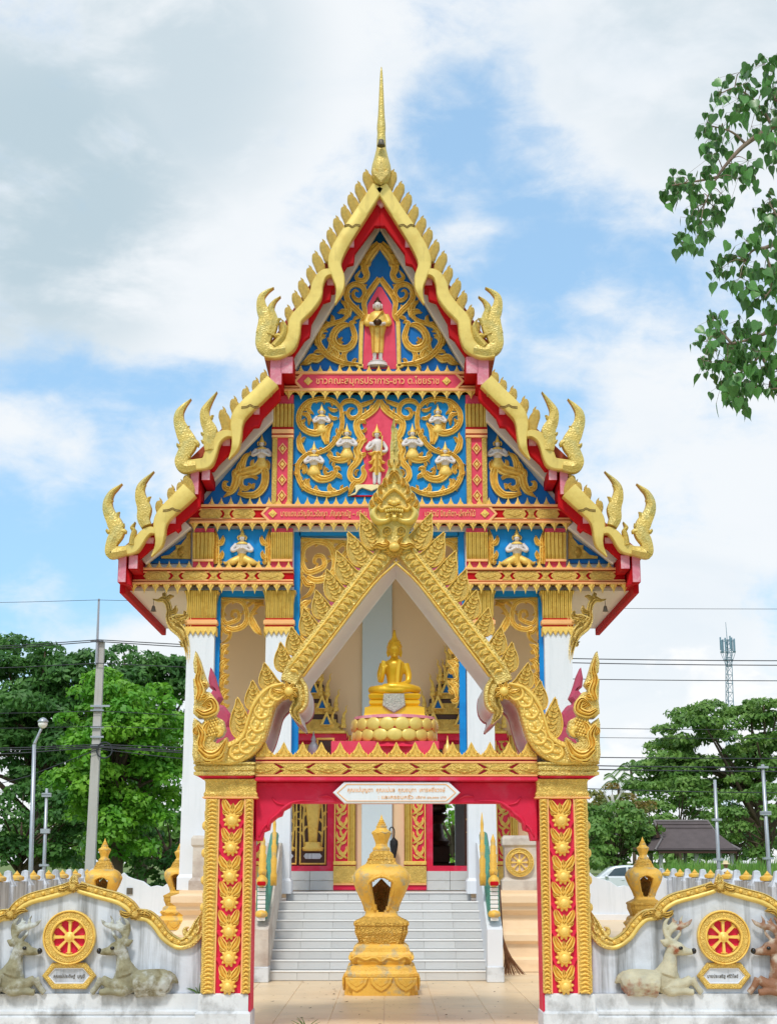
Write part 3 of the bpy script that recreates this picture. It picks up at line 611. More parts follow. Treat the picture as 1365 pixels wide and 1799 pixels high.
# figures: white skin, gold dress, pointed crown (unit height, facing the camera)
def praying():
    B = MB(); B.lathe([(.09, .30), (.15, .42), (.17, .52), (.15, .58), (.06, .62), (.045, .66)], (0, 0, 0), 12, sy=.6)
    for s in (-1, 1): B.tube([(s * .14, -.01, .56), (s * .25, -.03, .43), (s * .2, -.09, .38), (s * .02, -.15, .46)], [.055, .05, .045, .03], 7, 3)
    B.tube([(0, -.15, .43), (0, -.15, .53)], [.03, .015], 6); B.ell((0, -.03, .715), (.07, .07, .085)); B.ell((0, -.1, .705), (.014, .018, .02), 6, 5)
    B.cur = 1; B.lathe([(.10, .0), (.2, .06), (.18, .14), (.12, .26), (.10, .34)], (0, 0, 0), 12, sy=.55)
    B.lathe([(.095, .745), (.085, .775), (.06, .80), (.062, .82), (.04, .86), (.036, .88), (.02, .92), (.004, 1.0)], (0, -.02, 0), 12, sy=.9)
    B.lathe([(.155, .555), (.16, .575), (.09, .62)], (0, -.02, 0), 12, sy=.62)
    for s in (-1, 1): B.stroke([(s * .09, .66), (s * .11, .73), (s * .085, .80)], [.03, .04, .005], .03, -.03, 'ridge', 3)
    return B
def kneel():
    B = praying(); B.cur = 1
    for s in (-1, 1): B.tube([(s * .05, -.03, .18), (s * .24, -.08, .09), (s * .38, -.03, .06), (s * .46, 0, .12)], [.11, .10, .06, .012], 8, 3)
    B.stroke([(0, .3), (0, .0)], [.16, .1], .12, -.06, 'ridge', 3)
    return B
def put(tmpl, mats, name, conv, base, top, parent, Y=YO - .015, flip=True):
    b_, t_ = T([base], Y, conv['o'], conv['s'])[0], T([top], Y, conv['o'], conv['s'])[0]; h = t_[1] - b_[1]
    if tmpl not in put.c: o = tmpl().build(name, mats, parent, smooth=True, origin=(0, 0, 0), auto=60); put.c[tmpl] = o
    else: o = put.c[tmpl].copy(); COL.objects.link(o); o.name = name
    hang(o, (b_[0], Y, b_[1]), parent); o.scale = (h, h, h)
    if flip: dup(o, mirror=XT, parent=parent)
    return o
put.c = {}
SG = [SKINW, GOLD]
for b_, t_ in (((470, 640), (465, 170)), ((862, 1040), (866, 480)), ((350, 1300), (352, 760))): put(praying, SG, 'praying_figure', CM, b_, t_, mid_tym)
H2.append(put(praying, SG, 'praying_figure', CS, (925, 900), (928, 560), side, flip=False))
H2.append(put(kneel, SG, 'kneeling_figure', CN, (597, 540), (600, 150), niche, flip=False))
def deity():
    B = MB(); B.lathe([(.05, .50), (.075, .56), (.10, .66), (.105, .70), (.08, .735), (.03, .76), (.026, .79)], (0, 0, 0), 12, sy=.6)
    B.tube([(-.09, -.01, .70), (-.16, -.02, .60), (-.11, -.06, .58), (-.03, -.09, .66)], [.033, .03, .026, .02], 7, 3); B.tube([(.09, -.01, .70), (.15, -.02, .60), (.14, -.06, .54), (.07, -.09, .53)], [.033, .03, .026, .02], 7, 3)
    B.ell((0, -.02, .825), (.042, .045, .052)); B.ell((0, -.065, .82), (.009, .012, .014), 6, 5)
    for s in (-1, 1): B.tube([(s * .035, 0, .2), (s * .035, 0, .04), (s * .04, -.05, .02)], [.038, .03, .02], 7)
    B.cur = 1; B.lathe([(.055, .16), (.075, .3), (.09, .45), (.07, .53), (.055, .55)], (0, 0, 0), 12, sy=.7)
    for s in (-1, 1):
        B.stroke([(s * .02, .54), (s * .09, .5), (s * .15, .52)], [.03, .05, .005], .05, -.03, 'ridge', 3); B.stroke([(s * .04, .42), (s * .1, .36), (s * .14, .37)], [.03, .05, .005], .05, -.03, 'ridge', 3); B.stroke([(s * .04, .3), (s * .1, .23), (s * .13, .25)], [.03, .045, .005], .05, -.03, 'ridge', 3)
        B.stroke([(s * .05, .79), (s * .065, .83), (s * .05, .88)], [.02, .026, .004], .03, -.02, 'ridge', 3)
    B.lathe([(.058, .845), (.05, .865), (.04, .88), (.04, .89), (.025, .92), (.012, .95), (.003, 1.0)], (0, -.015, 0), 12)
    B.tube([(.07, -.11, .45), (.085, -.1, .78)], [.01, .012], 6); B.stroke([(0, .52), (0, .2)], [.05, .03], .1, -.02, 'ridge', 3)
    return B
def monk():
    B = MB(); B.ell((0, -.02, .86), (.055, .055, .065)); B.ell((0, -.075, .855), (.012, .014, .018), 6, 5)
    for s in (-1, 1): B.ell((s * .058, 0, .86), (.012, .02, .04), 6, 5); B.tube([(s * .04, 0, .2), (s * .04, 0, .12), (s * .05, -.06, .1)], [.03, .026, .02], 7); B.tube([(s * .1, -.06, .60), (s * .04, -.13, .565)], [.026, .024], 6)
    B.lathe([(.10, 0), (.14, .02), (.13, .06), (.09, .07), (.11, .085), (.06, .1)], (0, 0, 0), 14, sy=.7)
    B.cur = 1; B.lathe([(.075, .2), (.085, .3), (.09, .45), (.125, .6), (.13, .7), (.10, .765), (.04, .80)], (0, 0, 0), 14, sy=.6)
    for s in (-1, 1): B.tube([(s * .11, 0, .73), (s * .15, -.02, .62), (s * .1, -.07, .59)], [.045, .045, .035], 7, 3)
    B.stroke([(.07, .78), (-.02, .66), (-.08, .6)], [.03, .03, .02], .1, 0, 'ridge', 3); B.stroke([(-.05, .55), (-.05, .2)], [.02, .02], .085, 0, 'ridge', 3); B.stroke([(.03, .55), (.02, .2)], [.02, .02], .085, 0, 'ridge', 3)
    B.cur = 2; B.lathe([(.02, .55), (.055, .57), (.06, .60), (.05, .62)], (0, -.13, 0), 12); B.lathe([(.05, .89), (.05, .925), (.028, .94), (.022, .97), (.004, 1.0)], (0, -.01, 0), 12)
    return B
put(deity, SG, 'standing_figure', CM, (1330, 1440), (1325, 490), mid_tym, flip=False)
put(monk, [SKINW, GOLD, BRONZE], 'standing_monk_figure', CU, (1130, 1700), (1145, 840), up_tym, flip=False)
for o in H2:
    if o.parent in (side, sideb, niche):
        par = next(c for c in temple.children if c.data == o.parent.data and c is not o.parent)
        q = o.copy(); COL.objects.link(q); q.parent = par; WORLD[q] = WORLD[o]
    else: dup(o, mirror=XT)

# ---------------------------------------------------------------- beams, fringes, lettering
def petal(up=True):
    B = MB(); s = 1 if up else -1
    B.plate([(x, s * z) for x, z in ((-.5, 0), (-.5, .12), (-.42, .22), (-.36, .12), (-.3, .3), (-.16, .5), (-.07, .72), (0, 1.0), (.07, .72), (.16, .5), (.3, .3), (.36, .12), (.42, .22), (.5, .12), (.5, 0))], -.22, 0, .05)
    B.plate([(x, s * z) for x, z in ((-.16, .08), (0, .6), (.16, .08))], -.38, -.2, .06)
    return B
PETAL = {}
def fringe(x0, x1, py, Y, n, h, up, parent, name, mat=None):
    """row of upright or hanging petals, each a piece of its own"""
    if up not in PETAL:
        o0 = petal(up).build('petal', mat or GOLD, None, origin=(0, 0, 0)); PETAL[up] = o0.data; bpy.data.objects.remove(o0)
    a, b = PX(x0, Y, py), PX(x1, Y, py); z = PZ(py, Y); wd = (b - a) / n; hh = size(h, Y)
    for i in range(n):
        o = bpy.data.objects.new(name, PETAL[up]); COL.objects.link(o); hang(o, (a + wd * (i + .5), Y, z), parent); o.scale = (wd * .98, hh * .8, hh * random.uniform(.94, 1.06))
def band(name, x0, x1, yt, yb, Y, parent=temple, deep=.10):
    a, b = PX(x0, Y, yt), PX(x1, Y, yt); zt, zb = PZ(yt, Y), PZ(yb, Y); t = (zt - zb)
    B = MB(); B.box(a, b, Y - deep * .5, Y + .2, zb, zt)
    o = B.build(name, RED, parent)
    for f0, f1, d in ((0, .13, 1.15), (.2, .30, .8), (.70, .80, .8), (.87, 1, 1.15)):
        MB().box(a - .004, b + .004, Y - deep * d, Y + .1, zb + t * f0, zb + t * f1, .008).build('rail', SALMON, o)
    return o
def medal(x0, x1, py, Y, n, hpx, parent):
    a, b = PX(x0, Y, py), PX(x1, Y, py); z = PZ(py, Y); hh = size(hpx, Y) / 2; wd = (b - a) / n
    for i in range(n):
        c = a + wd * (i + .5); q = wd * .36
        if i == 0 or not medal.m.get((parent, round(wd, 3))):
            B = MB(); B.plate([(-q, 0), (-q * .72, hh), (q * .72, hh), (q, 0), (q * .72, -hh), (-q * .72, -hh)], -.03, 0, .008); B.plate([(-q * .6, 0), (0, hh * .6), (q * .6, 0), (0, -hh * .6)], -.042, -.028, .008)
            o = B.build('medallion', GOLDF, parent, origin=(0, 0, 0)); medal.m[(parent, round(wd, 3))] = o
        else: o = medal.m[(parent, round(wd, 3))].copy(); COL.objects.link(o)
        hang(o, (c, Y - .05, z), parent)
        if i < n - 1:
            key = (parent, 'k', round(wd, 3))
            if key not in medal.m:
                B = MB(); g = wd * .17; B.plate([(-g, hh), (-g * .35, 0), (-g, -hh), (g, -hh), (g * .35, 0), (g, hh)], -.03, 0, .006); B.lathe([(hh * .5, 0), (hh * .3, .014), (.002, .02)], (0, 0, 0), 8); n0 = len(B.v) - 24
                B.v[n0:] = [(x, -.03 - zz, y) for x, y, zz in B.v[n0:]]; o2 = B.build('link_ornament', GOLDF, parent, origin=(0, 0, 0)); medal.m[key] = o2
            else: o2 = medal.m[key].copy(); COL.objects.link(o2)
            hang(o2, (c + wd / 2, Y - .05, z), parent)
medal.m = {}
YM = YT - .10
beam1 = band('upper_beam', 498, 836, 655.5, 690, YM)
fringe(520, 811, 657, YM - .03, 17, 17, True, beam1, 'fringe_petal')
fringe(497, 838, 687, YM - .06, 16, 17, False, beam1, 'fringe_petal')
def hexa(x0, x1, yt, yb, Y, tipw): return T([(x0, (yt + yb) / 2), (x0 + tipw, yt), (x1 - tipw, yt), (x1, (yt + yb) / 2), (x1 - tipw, yb), (x0 + tipw, yb)], Y)
def cartouche(x0, x1, yt, yb, Y, parent, texts, gem):
    o = MB().plate(hexa(x0, x1, yt, yb, Y, 12), Y - .085, Y, .004).build('cartouche', PINK, parent)
    MB().plate([hexa(x0 - 3, x1 + 3, yt - 1, yb + 1, Y, 12), hexa(x0 + 2, x1 - 2, yt + 1.5, yb - 1.5, Y, 11)], Y - .10, Y, .004).build('cartouche_frame', SALMON, o)
    yc = (yt + yb) / 2
    for gx in gem:
        B = MB(); B.plate(T([(gx - 8, yc), (gx, yc - 7.5), (gx + 8, yc), (gx, yc + 7.5)], Y), Y - .11, Y - .08, .008); B.plate(T([(gx - 4, yc), (gx, yc - 3.6), (gx + 4, yc), (gx, yc + 3.6)], Y), Y - .125, Y - .10, .008); B.build('diamond', GOLD, o)
    for body, tx0, tx1, hp in texts:
        xa, xb = PX(tx0, Y, yc), PX(tx1, Y, yc)
        MB().text(body, (xa + xb) / 2, PZ(yc + 4.5, Y), Y - .085, size(hp, Y), .02, xb - xa, bold=.003).build('lettering', SALMON, o)
    return o
cartouche(520, 812, 659, 686, YM, beam1, [('ชาวคณะสมุทรปราการ-ชาว ต.ไชยราช', 556, 771, 12.5)], (542, 784))
beam2 = band('middle_beam', 336, 1000, 888, 921, YM)
fringe(364, 968, 890, YM - .03, 36, 18, True, beam2, 'fringe_petal')
fringe(332, 1004, 917, YM - .06, 33, 18, False, beam2, 'fringe_petal')
cartouche(462, 870, 892, 917, YM, beam2, [('นายแดง,ขวัญจิต,วรัชญา ,กัญญาณัฐ – ศรี ณ', 494, 645, 10.5), ('มารัตน์ ปิณฑิตา-เล็กทำไม้', 746, 834, 10.5)], (480, 851))
medal(342, 458, 904.5, YM, 2, 20, beam2); medal(874, 990, 904.5, YM, 2, 20, beam2)
for a, b in ((236, 516), (816, 1096)):
    bm = band('lower_beam', a, b, 999, 1028, YM)
    fringe(a + 18 if a < 300 else a, b if a < 300 else b - 18, 1001, YM - .03, 15, 17, True, bm, 'fringe_petal')
    fringe(a - 10 if a < 300 else a, b if a < 300 else b + 10, 1025, YM - .06, 15, 19, False, bm, 'fringe_petal')
    medal(a + 8, b - 6, 1013, YM, 4, 18, bm)

# pilasters of the gable
def pilaster(x0, x1, name='pilaster'):
    a, b = PX(x0, YM, 790), PX(x1, YM, 790); B = MB(); B.box(a, b, YM - .02, YT + .1, PZ(889, YM), PZ(694, YM))
    o = B.build(name, PINK, temple)
    q = b - a; c = (a + b) / 2
    MB().rings([[(c - k * q / 2, YM - d, z), (c + k * q / 2, YM - d, z), (c + k * q / 2, YT, z), (c - k * q / 2, YT, z)] for k, d, z in ((1.0, .05, PZ(751, YM)), (1.02, .06, PZ(740, YM)), (1.04, .07, PZ(722, YM)), (1.08, .1, PZ(713, YM)), (1.02, .07, PZ(711, YM)))]).build('capital', REED, o)
    for y0, y1, d, m in ((752, 756, .05, RED), (756, 763, .075, SALMON), (763, 766, .05, RED), (766, 770, .075, SALMON)): MB().box(a - .01, b + .01, YM - d, YT, PZ(y1, YM), PZ(y0, YM)).build('moulding', m, o)
    for s0, s1 in ((0, .24), (.76, 1)): MB().box(a + q * s0, a + q * s1, YM - .06, YT, PZ(888, YM), PZ(770, YM), .01).build('border', GOLDF, o)
    for i in range(4):
        z = PZ(789 + i * 27.5, YM); w2, h2 = q * .22, size(11, YM)
        B = MB(); B.plate([[(c - w2, z), (c, z + h2), (c + w2, z), (c, z - h2)], [(c - w2 * .7, z), (c, z + h2 * .7), (c + w2 * .7, z), (c, z - h2 * .7)]], YM - .05, YM, .004); B.build('lozenge', SALMON, o)
        MB().plate([(c - w2 * .5, z), (c, z + h2 * .5), (c + w2 * .5, z), (c, z - h2 * .5)], YM - .05, YM, .01).build('lozenge_flower', GOLD, o)
    return o
dup(pilaster(479, 515), mirror=XT)
def stub(x0, x1):
    a, b = PX(x0, YM, 965), PX(x1, YM, 965); o = MB().box(a, b, YM, YT + .1, PZ(1003, YM), PZ(928, YM)).build('short_pilaster', PINK, temple)
    c, q = (a + b) / 2, b - a
    MB().rings([[(c - k * q / 2, YM - d, z), (c + k * q / 2, YM - d, z), (c + k * q / 2, YT, z), (c - k * q / 2, YT, z)] for k, d, z in ((1.0, .03, PZ(983, YM)), (1.02, .05, PZ(975, YM)), (1.03, .06, PZ(946, YM)), (1.06, .08, PZ(938, YM)), (1.0, .05, PZ(936, YM)))]).build('capital', REED, o)
    MB().box(a, b, YM - .05, YT, PZ(987, YM), PZ(983, YM)).build('moulding', SALMON, o)
    return o
for a in ((340, 376), (477, 514)): dup(stub(*a), mirror=XT)

# ---------------------------------------------------------------- columns
FLOOR = 1.19
def column(x0, x1, zb):
    a, b = PX(x0, YT - .05, 1110), PX(x1, YT - .05, 1110); c, q = (a + b) / 2, (b - a); Y0 = YT - .08; yc = Y0 + q / 2
    sq = lambda r, z: [(c - r, yc - r, z), (c + r, yc - r, z), (c + r, yc + r, z), (c - r, yc + r, z)]
    B = MB(); h = q / 2
    zt = PZ(1036, Y0); B.rings([sq(h * 1.12, zb), sq(h * 1.12, zb + .2), sq(h * 1.0, zb + .25), sq(h * .93, PZ(1112, Y0)), sq(h * .93, zt)])
    o = B.build('column', WHITE, temple, origin=(c, yc, zb))
    z = lambda py: PZ(py, Y0)
    MB().rings([sq(h * k, z(p)) for k, p in ((.97, 1086), (1.0, 1080), (1.0, 1058), (1.08, 1046), (1.2, 1039), (1.12, 1037))]).build('capital', REED, o)
    MB().rings([sq(h * k, z(p)) for k, p in ((1.0, 1089), (1.0, 1086))]).build('neck', RED, o)
    MB().rings([sq(h * k, z(p)) for k, p in ((1.02, 1098), (1.12, 1096), (1.12, 1090), (1.02, 1088.5))]).build('ring', SALMON, o)
    MB().rings([sq(h * k, z(p)) for k, p in ((1.0, 1102), (1.0, 1098))]).build('neck', RED, o)
    B = MB()
    for side_ in range(4):
        n0 = len(B.v)
        pts = [(-h * 1.06, z(1101)), (h * 1.06, z(1101))]
        n = 6
        for i in range(n): pts += [(h * 1.06 - (i + .02) * 2.12 * h / n, z(1109)), (h * 1.06 - (i + .5) * 2.12 * h / n, z(1117))]
        pts.append((-h * 1.06, z(1109)))
        B.plate([(c + x, zz) for x, zz in pts], yc - h * 1.08, yc - h * 1.0, .008); B.rot(side_ * pi / 2, (c, yc, 0), 'Z', n0)
    B.build('petal_collar', GOLD, o)
    return o
dup(column(328, 379, 1.25), mirror=XT)
dup(column(466, 515, FLOOR), mirror=XT)

# blue reveals and pierced brackets
def reveal(name, rects, Y, y1):
    B = MB()
    for x0, x1, a, b in rects: B.box(PX(x0, Y, min(1110, (a + b) / 2)), PX(x1, Y, min(1110, (a + b) / 2)), Y, y1, PZ(b, Y), PZ(a, Y))
    return B.build(name, BLUE2, temple)
YR = YT + .12
xm = lambda x: 2 * 666 - x
reveal('blue_frame', [(515, 526, 928, 1395), (xm(526), xm(515), 928, 1395), (526, xm(526), 928, 941)], YR, YR + .22)
dup(reveal('blue_frame', [(377, 387, 1036, 1440), (387, 467, 1036, 1048)], YR, YR + .22), mirror=XT)
YP = YR + .08
CP = dict(o=(380, 1040), s=.16129)
def bracket(conv, sx=1, sy=1, chain=True):
    r = rel(conv, YP)
    r.st([(60, 70), (50, 250), (60, 400), (50, 520)], [40, 36, 40, 10], .04); r.st([(60, 75), (250, 85), (420, 95), (520, 90)], [36, 36, 30, 10], .04)
    r.vn([(110, 380), (190, 410), (300, 370), (340, 270), (300, 130), (190, 90), (90, 140), (70, 260), (110, 340), (180, 330), (250, 290), (240, 220), (190, 210), (170, 260), (205, 275)], [50, 60, 60, 56, 54, 50, 46, 46, 50, 50, 46, 42, 36, 30, 8], 110, 80, 36, (1, -1), h=.05)
    r.vn([(330, 330), (380, 260), (430, 180), (520, 110)], [40, 50, 44, 8], 70, 70, 32, h=.05); r.st([(370, 230), (400, 340), (450, 420), (500, 472)], [40, 90, 80, 6], .05); r.st([(340, 160), (400, 110), (450, 130), (520, 90)], [30, 44, 34, 6])
    r.st([(70, 380), (110, 440), (160, 450), (130, 520), (60, 560)], [40, 50, 40, 36, 6])
    if chain:
        for i in range(5):
            y = 620 + i * 165
            r.fm((60, y + 90), (145, y - 60), 80, .2); r.fm((70, y + 60), (45, y - 40), 50, -.2); r.fm((110, y + 60), (140, y + 20), 50, .2); r.fm((60, y + 90), (120, y + 110), 50, -.3)
        r.st([(50, 560), (45, 900), (40, 1300), (35, 1420)], [26, 22, 22, 20], .03)
    return r.B.build('pierced_bracket', GOLD, temple, smooth=True, auto=60)
dup(bracket(CP), mirror=XT)
dup(bracket(dict(o=(516, 932), s=.215)), mirror=XT)

# swan brackets under the eaves, with bells
CW = dict(o=(940, 1020), s=.13343)
r = rel(CW, YT - .02)
r.st([(930, 245), (860, 262), (790, 250), (735, 300), (710, 400), (712, 500), (660, 590), (590, 640), (540, 700), (500, 800), (475, 900), (462, 1000), (455, 1105)], [14, 40, 84, 84, 76, 90, 150, 170, 150, 110, 80, 60, 44], .10)
r.st([(690, 540), (600, 520), (520, 500), (470, 440), (450, 340)], [120, 170, 130, 70, 10], .09); r.st([(480, 700), (460, 600), (450, 480)], [80, 90, 60], .08); r.st([(460, 840), (520, 830), (545, 850), (555, 820), (590, 805)], [50, 60, 50, 30, 6], .07)
for a, b, q, bd in (((780, 240), (800, 165), 50, .2), ((740, 270), (650, 200), 60, -.2), ((700, 420), (615, 330), 70, .35), ((560, 500), (640, 470), 80, -.3), ((500, 480), (520, 400), 60, .2), ((470, 560), (560, 570), 60, .2), ((560, 580), (640, 600), 60, .2), ((760, 200), (780, 160), 30, .1), ((520, 820), (500, 740), 60, .2)): r.fm(a, b, q, bd, .12)
sw = r.B.build('swan_bracket', GOLDC, temple, smooth=True, auto=60)
c = T([(918, 370)], YT - .02, CW['o'], CW['s'])[0]
B = MB(); B.lathe([(.004, .16), (.004, .05), (.02, .045), (.03, .02), (.04, -.03), (.052, -.05), (.045, -.052), (.01, -.02)], (c[0], YT - .05, c[1]), 12); B.build('wind_bell', BELL, sw, smooth=True)
dup(sw, mirror=XT)
# ---------------------------------------------------------------- platform, stairs, porch, doors
Y0S, RISE, TREADD = 23.42, .134, .28
XS0, XS1 = PX(466, Y0S, 1700), PX(860, Y0S, 1700)
def rectrings(x0, x1, y0, y1, prof): return [[(x0 - d, y0 - d, z), (x1 + d, y0 - d, z), (x1 + d, y1 + d, z), (x0 - d, y1 + d, z)] for d, z in prof]
pprof = [(.26, 0), (.26, .18), (.14, .22), (.14, .42), (.22, .47), (.22, .56), (.08, .64), (.02, .78), (.02, .86), (.12, .94), (.12, 1.0), (.2, 1.06), (.2, 1.16), (.08, 1.2), (.08, 1.25)]
xi, xo = PX(868, 25.4, 1600), PX(1006, 25.6, 1560)
pb = MB().rings(rectrings(xi + .16, xo, 25.62, 46, pprof)).build('base_platform', PEACH, temple)
dup(pb, mirror=XT)
cop = MB().rings(rectrings(xi + .2, xo - .1, 25.7, 26.0, [(.05, 1.25), (.05, 1.4), (0, 1.45), (0, 1.93), (.03, 1.97), (.03, 2.07), (.0, 2.12)])).build('parapet', STONE, temple)
def wheel(c, R, Y, field, parent, name='wheel_of_law', gold=GOLDF, spokes=8):
    """relief wheel on an upright face: rim, field, spokes, hub"""
    ring = lambda r: [(c[0] + r * cos(2 * pi * k / 40), c[1] + r * sin(2 * pi * k / 40)) for k in range(40)]
    o = MB().plate([ring(R), ring(R * .64)], Y - .07 * R / .25, Y, .02 * R / .25).build(name, gold, parent)
    MB().plate(ring(R * .66), Y - .015, Y + .005, .002).build('field', field, o)
    MB().plate([ring(R * 1.01), ring(R * .95)], Y - .085 * R / .25, Y, .008).build('outer_rim', GOLD, o)
    MB().plate([ring(R * .72), ring(R * .65)], Y - .085 * R / .25, Y, .008).build('inner_rim', GOLD, o)
    for k in range(spokes):
        a = 2 * pi * k / spokes; u = (cos(a), sin(a))
        B = MB(); B.stroke([(c[0] + u[0] * R * .1, c[1] + u[1] * R * .1), (c[0] + u[0] * R * .4, c[1] + u[1] * R * .4), (c[0] + u[0] * R * .62, c[1] + u[1] * R * .62)], [R * .08, R * .12, R * .14], .05 * R / .25, Y, 'flat', 2)
        B.stroke([(c[0] + u[0] * R * .6 - u[1] * R * .12, c[1] + u[1] * R * .6 + u[0] * R * .12), (c[0] + u[0] * R * .58, c[1] + u[1] * R * .58), (c[0] + u[0] * R * .6 + u[1] * R * .12, c[1] + u[1] * R * .6 - u[0] * R * .12)], [R * .05, R * .07, R * .05], .055 * R / .25, Y, 'round', 3)
        B.build('spoke', GOLD, o)
    B = MB(); B.lathe([(R * .2, 0), (R * .2, .05 * R / .25), (R * .12, .06 * R / .25), (R * .11, .075 * R / .25), (.002, .09 * R / .25)], (0, 0, 0), 16); B.v = [(c[0] + x, Y - z, c[1] + y) for x, y, z in B.v]; B.build('hub', GOLD, o, smooth=True, auto=40)
    return o
wheel(XZ(912, 1515, 25.7), size(24, 25.7), 25.7, CREAM, cop)
dup(cop, mirror=XT)
# stairs: each step a riser block, tread edge with white nosing
stairs = MB().box(XS0, XS1, Y0S + .3, 25.66, 0, .1).build('staircase', TREAD, temple)
def ex(Y): return (PX(466 + (Y - Y0S) / 2.24 * 17, Y, 1620), PX(860 - (Y - Y0S) / 2.24 * 22, Y, 1620))
for i in range(8):
    y = Y0S + i * TREADD; z = (i + 1) * RISE; a, b = XS0, XS1
    st = MB().box(a, b, y, 25.66, z - RISE + .002, z - .012).build('step', TREAD, stairs)
    MB().box(a, b, y - .018, y + .07, z - .012, z + .014, .006).build('nosing', NOSE, st)
    n = 7
    for j in range(n): MB().box(a + (b - a) * j / n + .004, a + (b - a) * (j + 1) / n - .004, y - .008, y + .01, z - RISE + .012, z - .016, .003).build('riser_tile', TILEG, st)
zf = 8 * RISE
porch = MB().box(XS0 - .1, XS1 + .1, 25.66, 46, zf - .3, zf - .006).build('porch_floor', TREAD, temple)
MB().box(XS0 + .12, XS1 - .12, 26.1, 28.5, zf - .1, FLOOR).build('upper_landing', TILEG, temple)
xa, xb = XS0 + .14, XS1 - .14
for j in range(9): MB().box(xa + (xb - xa) * j / 9 + .003, xa + (xb - xa) * (j + 1) / 9 - .003, 26.088, 26.11, zf + .006, FLOOR - .004, .003).build('riser_tile', TILEG, stairs)
MB().box(xa - .03, xb + .03, 26.07, 26.2, FLOOR, FLOOR + .016, .005).build('nosing', NOSE, stairs)
# sloping cheek walls with naga balustrades
def cheek(s):
    x = (PX(856, 23.2, 1700), PX(883, 23.2, 1700)); xa, xb = (x if s > 0 else (M2(x[1]), M2(x[0])))
    B = MB(); prof = [(23.12, 0), (23.12, .74), (23.3, .8), (25.5, 2.0), (25.9, 2.0), (25.9, 0)]
    B.extrude(prof, xa, xb); o = B.build('stair_cheek', STONE if s < 0 else WHITE, temple)
    B = MB().box(xa - .012, xb + .012, 23.10, 23.5, 0, .22, .01); B.build('cheek_foot', PLINTH, o)
    c = (xa + xb) / 2; q = (xb - xa)
    # naga: swelling neck rising from the rail, crowned head
    B = MB(); B.tube([(c, 25.6, 2.12), (c, 24.6, 1.56), (c, 23.7, 1.06), (c, 23.32, .95), (c, 23.28, 1.2), (c, 23.34, 1.5), (c, 23.26, 1.72)], [.07, .08, .085, .09, .085, .08, .045], 10, 5); B.build('naga_body', TEAL, o, smooth=True)
    B = MB()
    for k in range(9): z = .86 + k * .06; B.box(c - .058, c + .058, 23.155 - .004 * (k % 2), 23.2, z, z + .05, .006)
    B.build('naga_belly', [NOSE], o)
    B = MB(); B.lathe([(.02, 0), (.085, .02), (.095, .06), (.07, .1), (.03, .12)], (c, 23.2, .90), 12); B.build('naga_collar', OCHRE, o, smooth=True)
    B = MB(); B.ell((c, 23.2, 1.42), (.085, .12, .09)); B.tube([(c, 23.2, 1.44), (c, 23.12, 1.47)], [.07, .05], 8); B.build('naga_mouth', OCHRE, o, smooth=True)
    MB().box(c - .06, c + .06, 23.06, 23.14, 1.36, 1.42, .012).build('naga_lip', RED, o)
    B = MB(); B.lathe([(.055, 0), (.065, .08), (.052, .1), (.06, .18), (.05, .2), (.056, .3), (.042, .32), (.048, .42), (.034, .44), (.036, .5), (.004, .6)], (c, 23.25, 1.5), 12); B.build('naga_crown', OCHRE, o, smooth=True)
    B = MB(); B.lathe([(.045, 0), (.052, .15), (.04, .2), (.048, .38), (.034, .42), (.044, .58), (.03, .62), (.036, .78), (.022, .8), (.026, .9), (.004, 1.08)], (c - s * .13, 23.75, 1.35), 10); B.build('naga_crest', OCHRE, o, smooth=True)
    return o
cheek(1); cheek(-1)
# porch back wall with two doorways
YW = 28.6
ztop = 7.6; xw0, xw1 = -3.55, 3.25
dl0, dl1, dr0, dr1 = PX(463, YW), PX(587, YW), PX(748, YW), PX(872, YW); dz0, dz1 = PZ(1531, YW), PZ(1302, YW)
B = MB()
B.box(xw0, dl0, YW, YW + .25, zf, ztop); B.box(dl1, dr0, YW, YW + .25, zf, ztop); B.box(dr1, xw1, YW, YW + .25, zf, ztop)
B.box(dl0, dl1, YW, YW + .25, dz1, ztop); B.box(dr0, dr1, YW, YW + .25, dz1, ztop); B.box(dl0, dl1, YW, YW + .25, zf, dz0); B.box(dr0, dr1, YW, YW + .25, zf, dz0)
B.build('porch_wall', TAN, temple)
B = MB(); B.box(xw0, xw1, 26.36, YW, ztop - .02, ztop + .1); B.build('porch_ceiling', CEIL, temple)
MB().box(PX(636, YW - .1, 1250), PX(689, YW - .1, 1250), YW - .14, YW, FLOOR, ztop - .02, .01).build('wall_pier', PALE, temple)
B = MB(); gx0, gx1, gz0, gz1 = PX(772, 46), PX(800, 46), 1.5, 4.0

for xs in (xw0, xw1 - .25):  # unseen window gaps, added to let daylight into the dark hall
    for ya, yb_ in ((YW + .25, 32), (34, 38.5), (40.5, 46)): B.box(xs, xs + .25, ya, yb_, zf, ztop)
    for ya, yb_ in ((32, 34), (38.5, 40.5)): B.box(xs, xs + .25, ya, yb_, zf, 2.0); B.box(xs, xs + .25, ya, yb_, 5.6, ztop)
B.box(xw0, gx0, 46, 46.25, 0, ztop); B.box(gx1, xw1, 46, 46.25, 0, ztop); B.box(gx0, gx1, 46, 46.25, gz1, ztop); B.box(gx0, gx1, 46, 46.25, 0, gz0); B.box(xw0, xw1, YW + .2, 46.2, ztop, ztop + .12)
B.build('hall_wall', WHITE2, temple)
B = MB(); B.plate([(XT - 4.4, 7.3), (XT, 14.0), (XT + 4.4, 7.3), (XT + 4.2, 7.2), (XT - 4.2, 7.2)], 30.4, 46.6, .02); B.build('hall_roof', ROOF, temple)
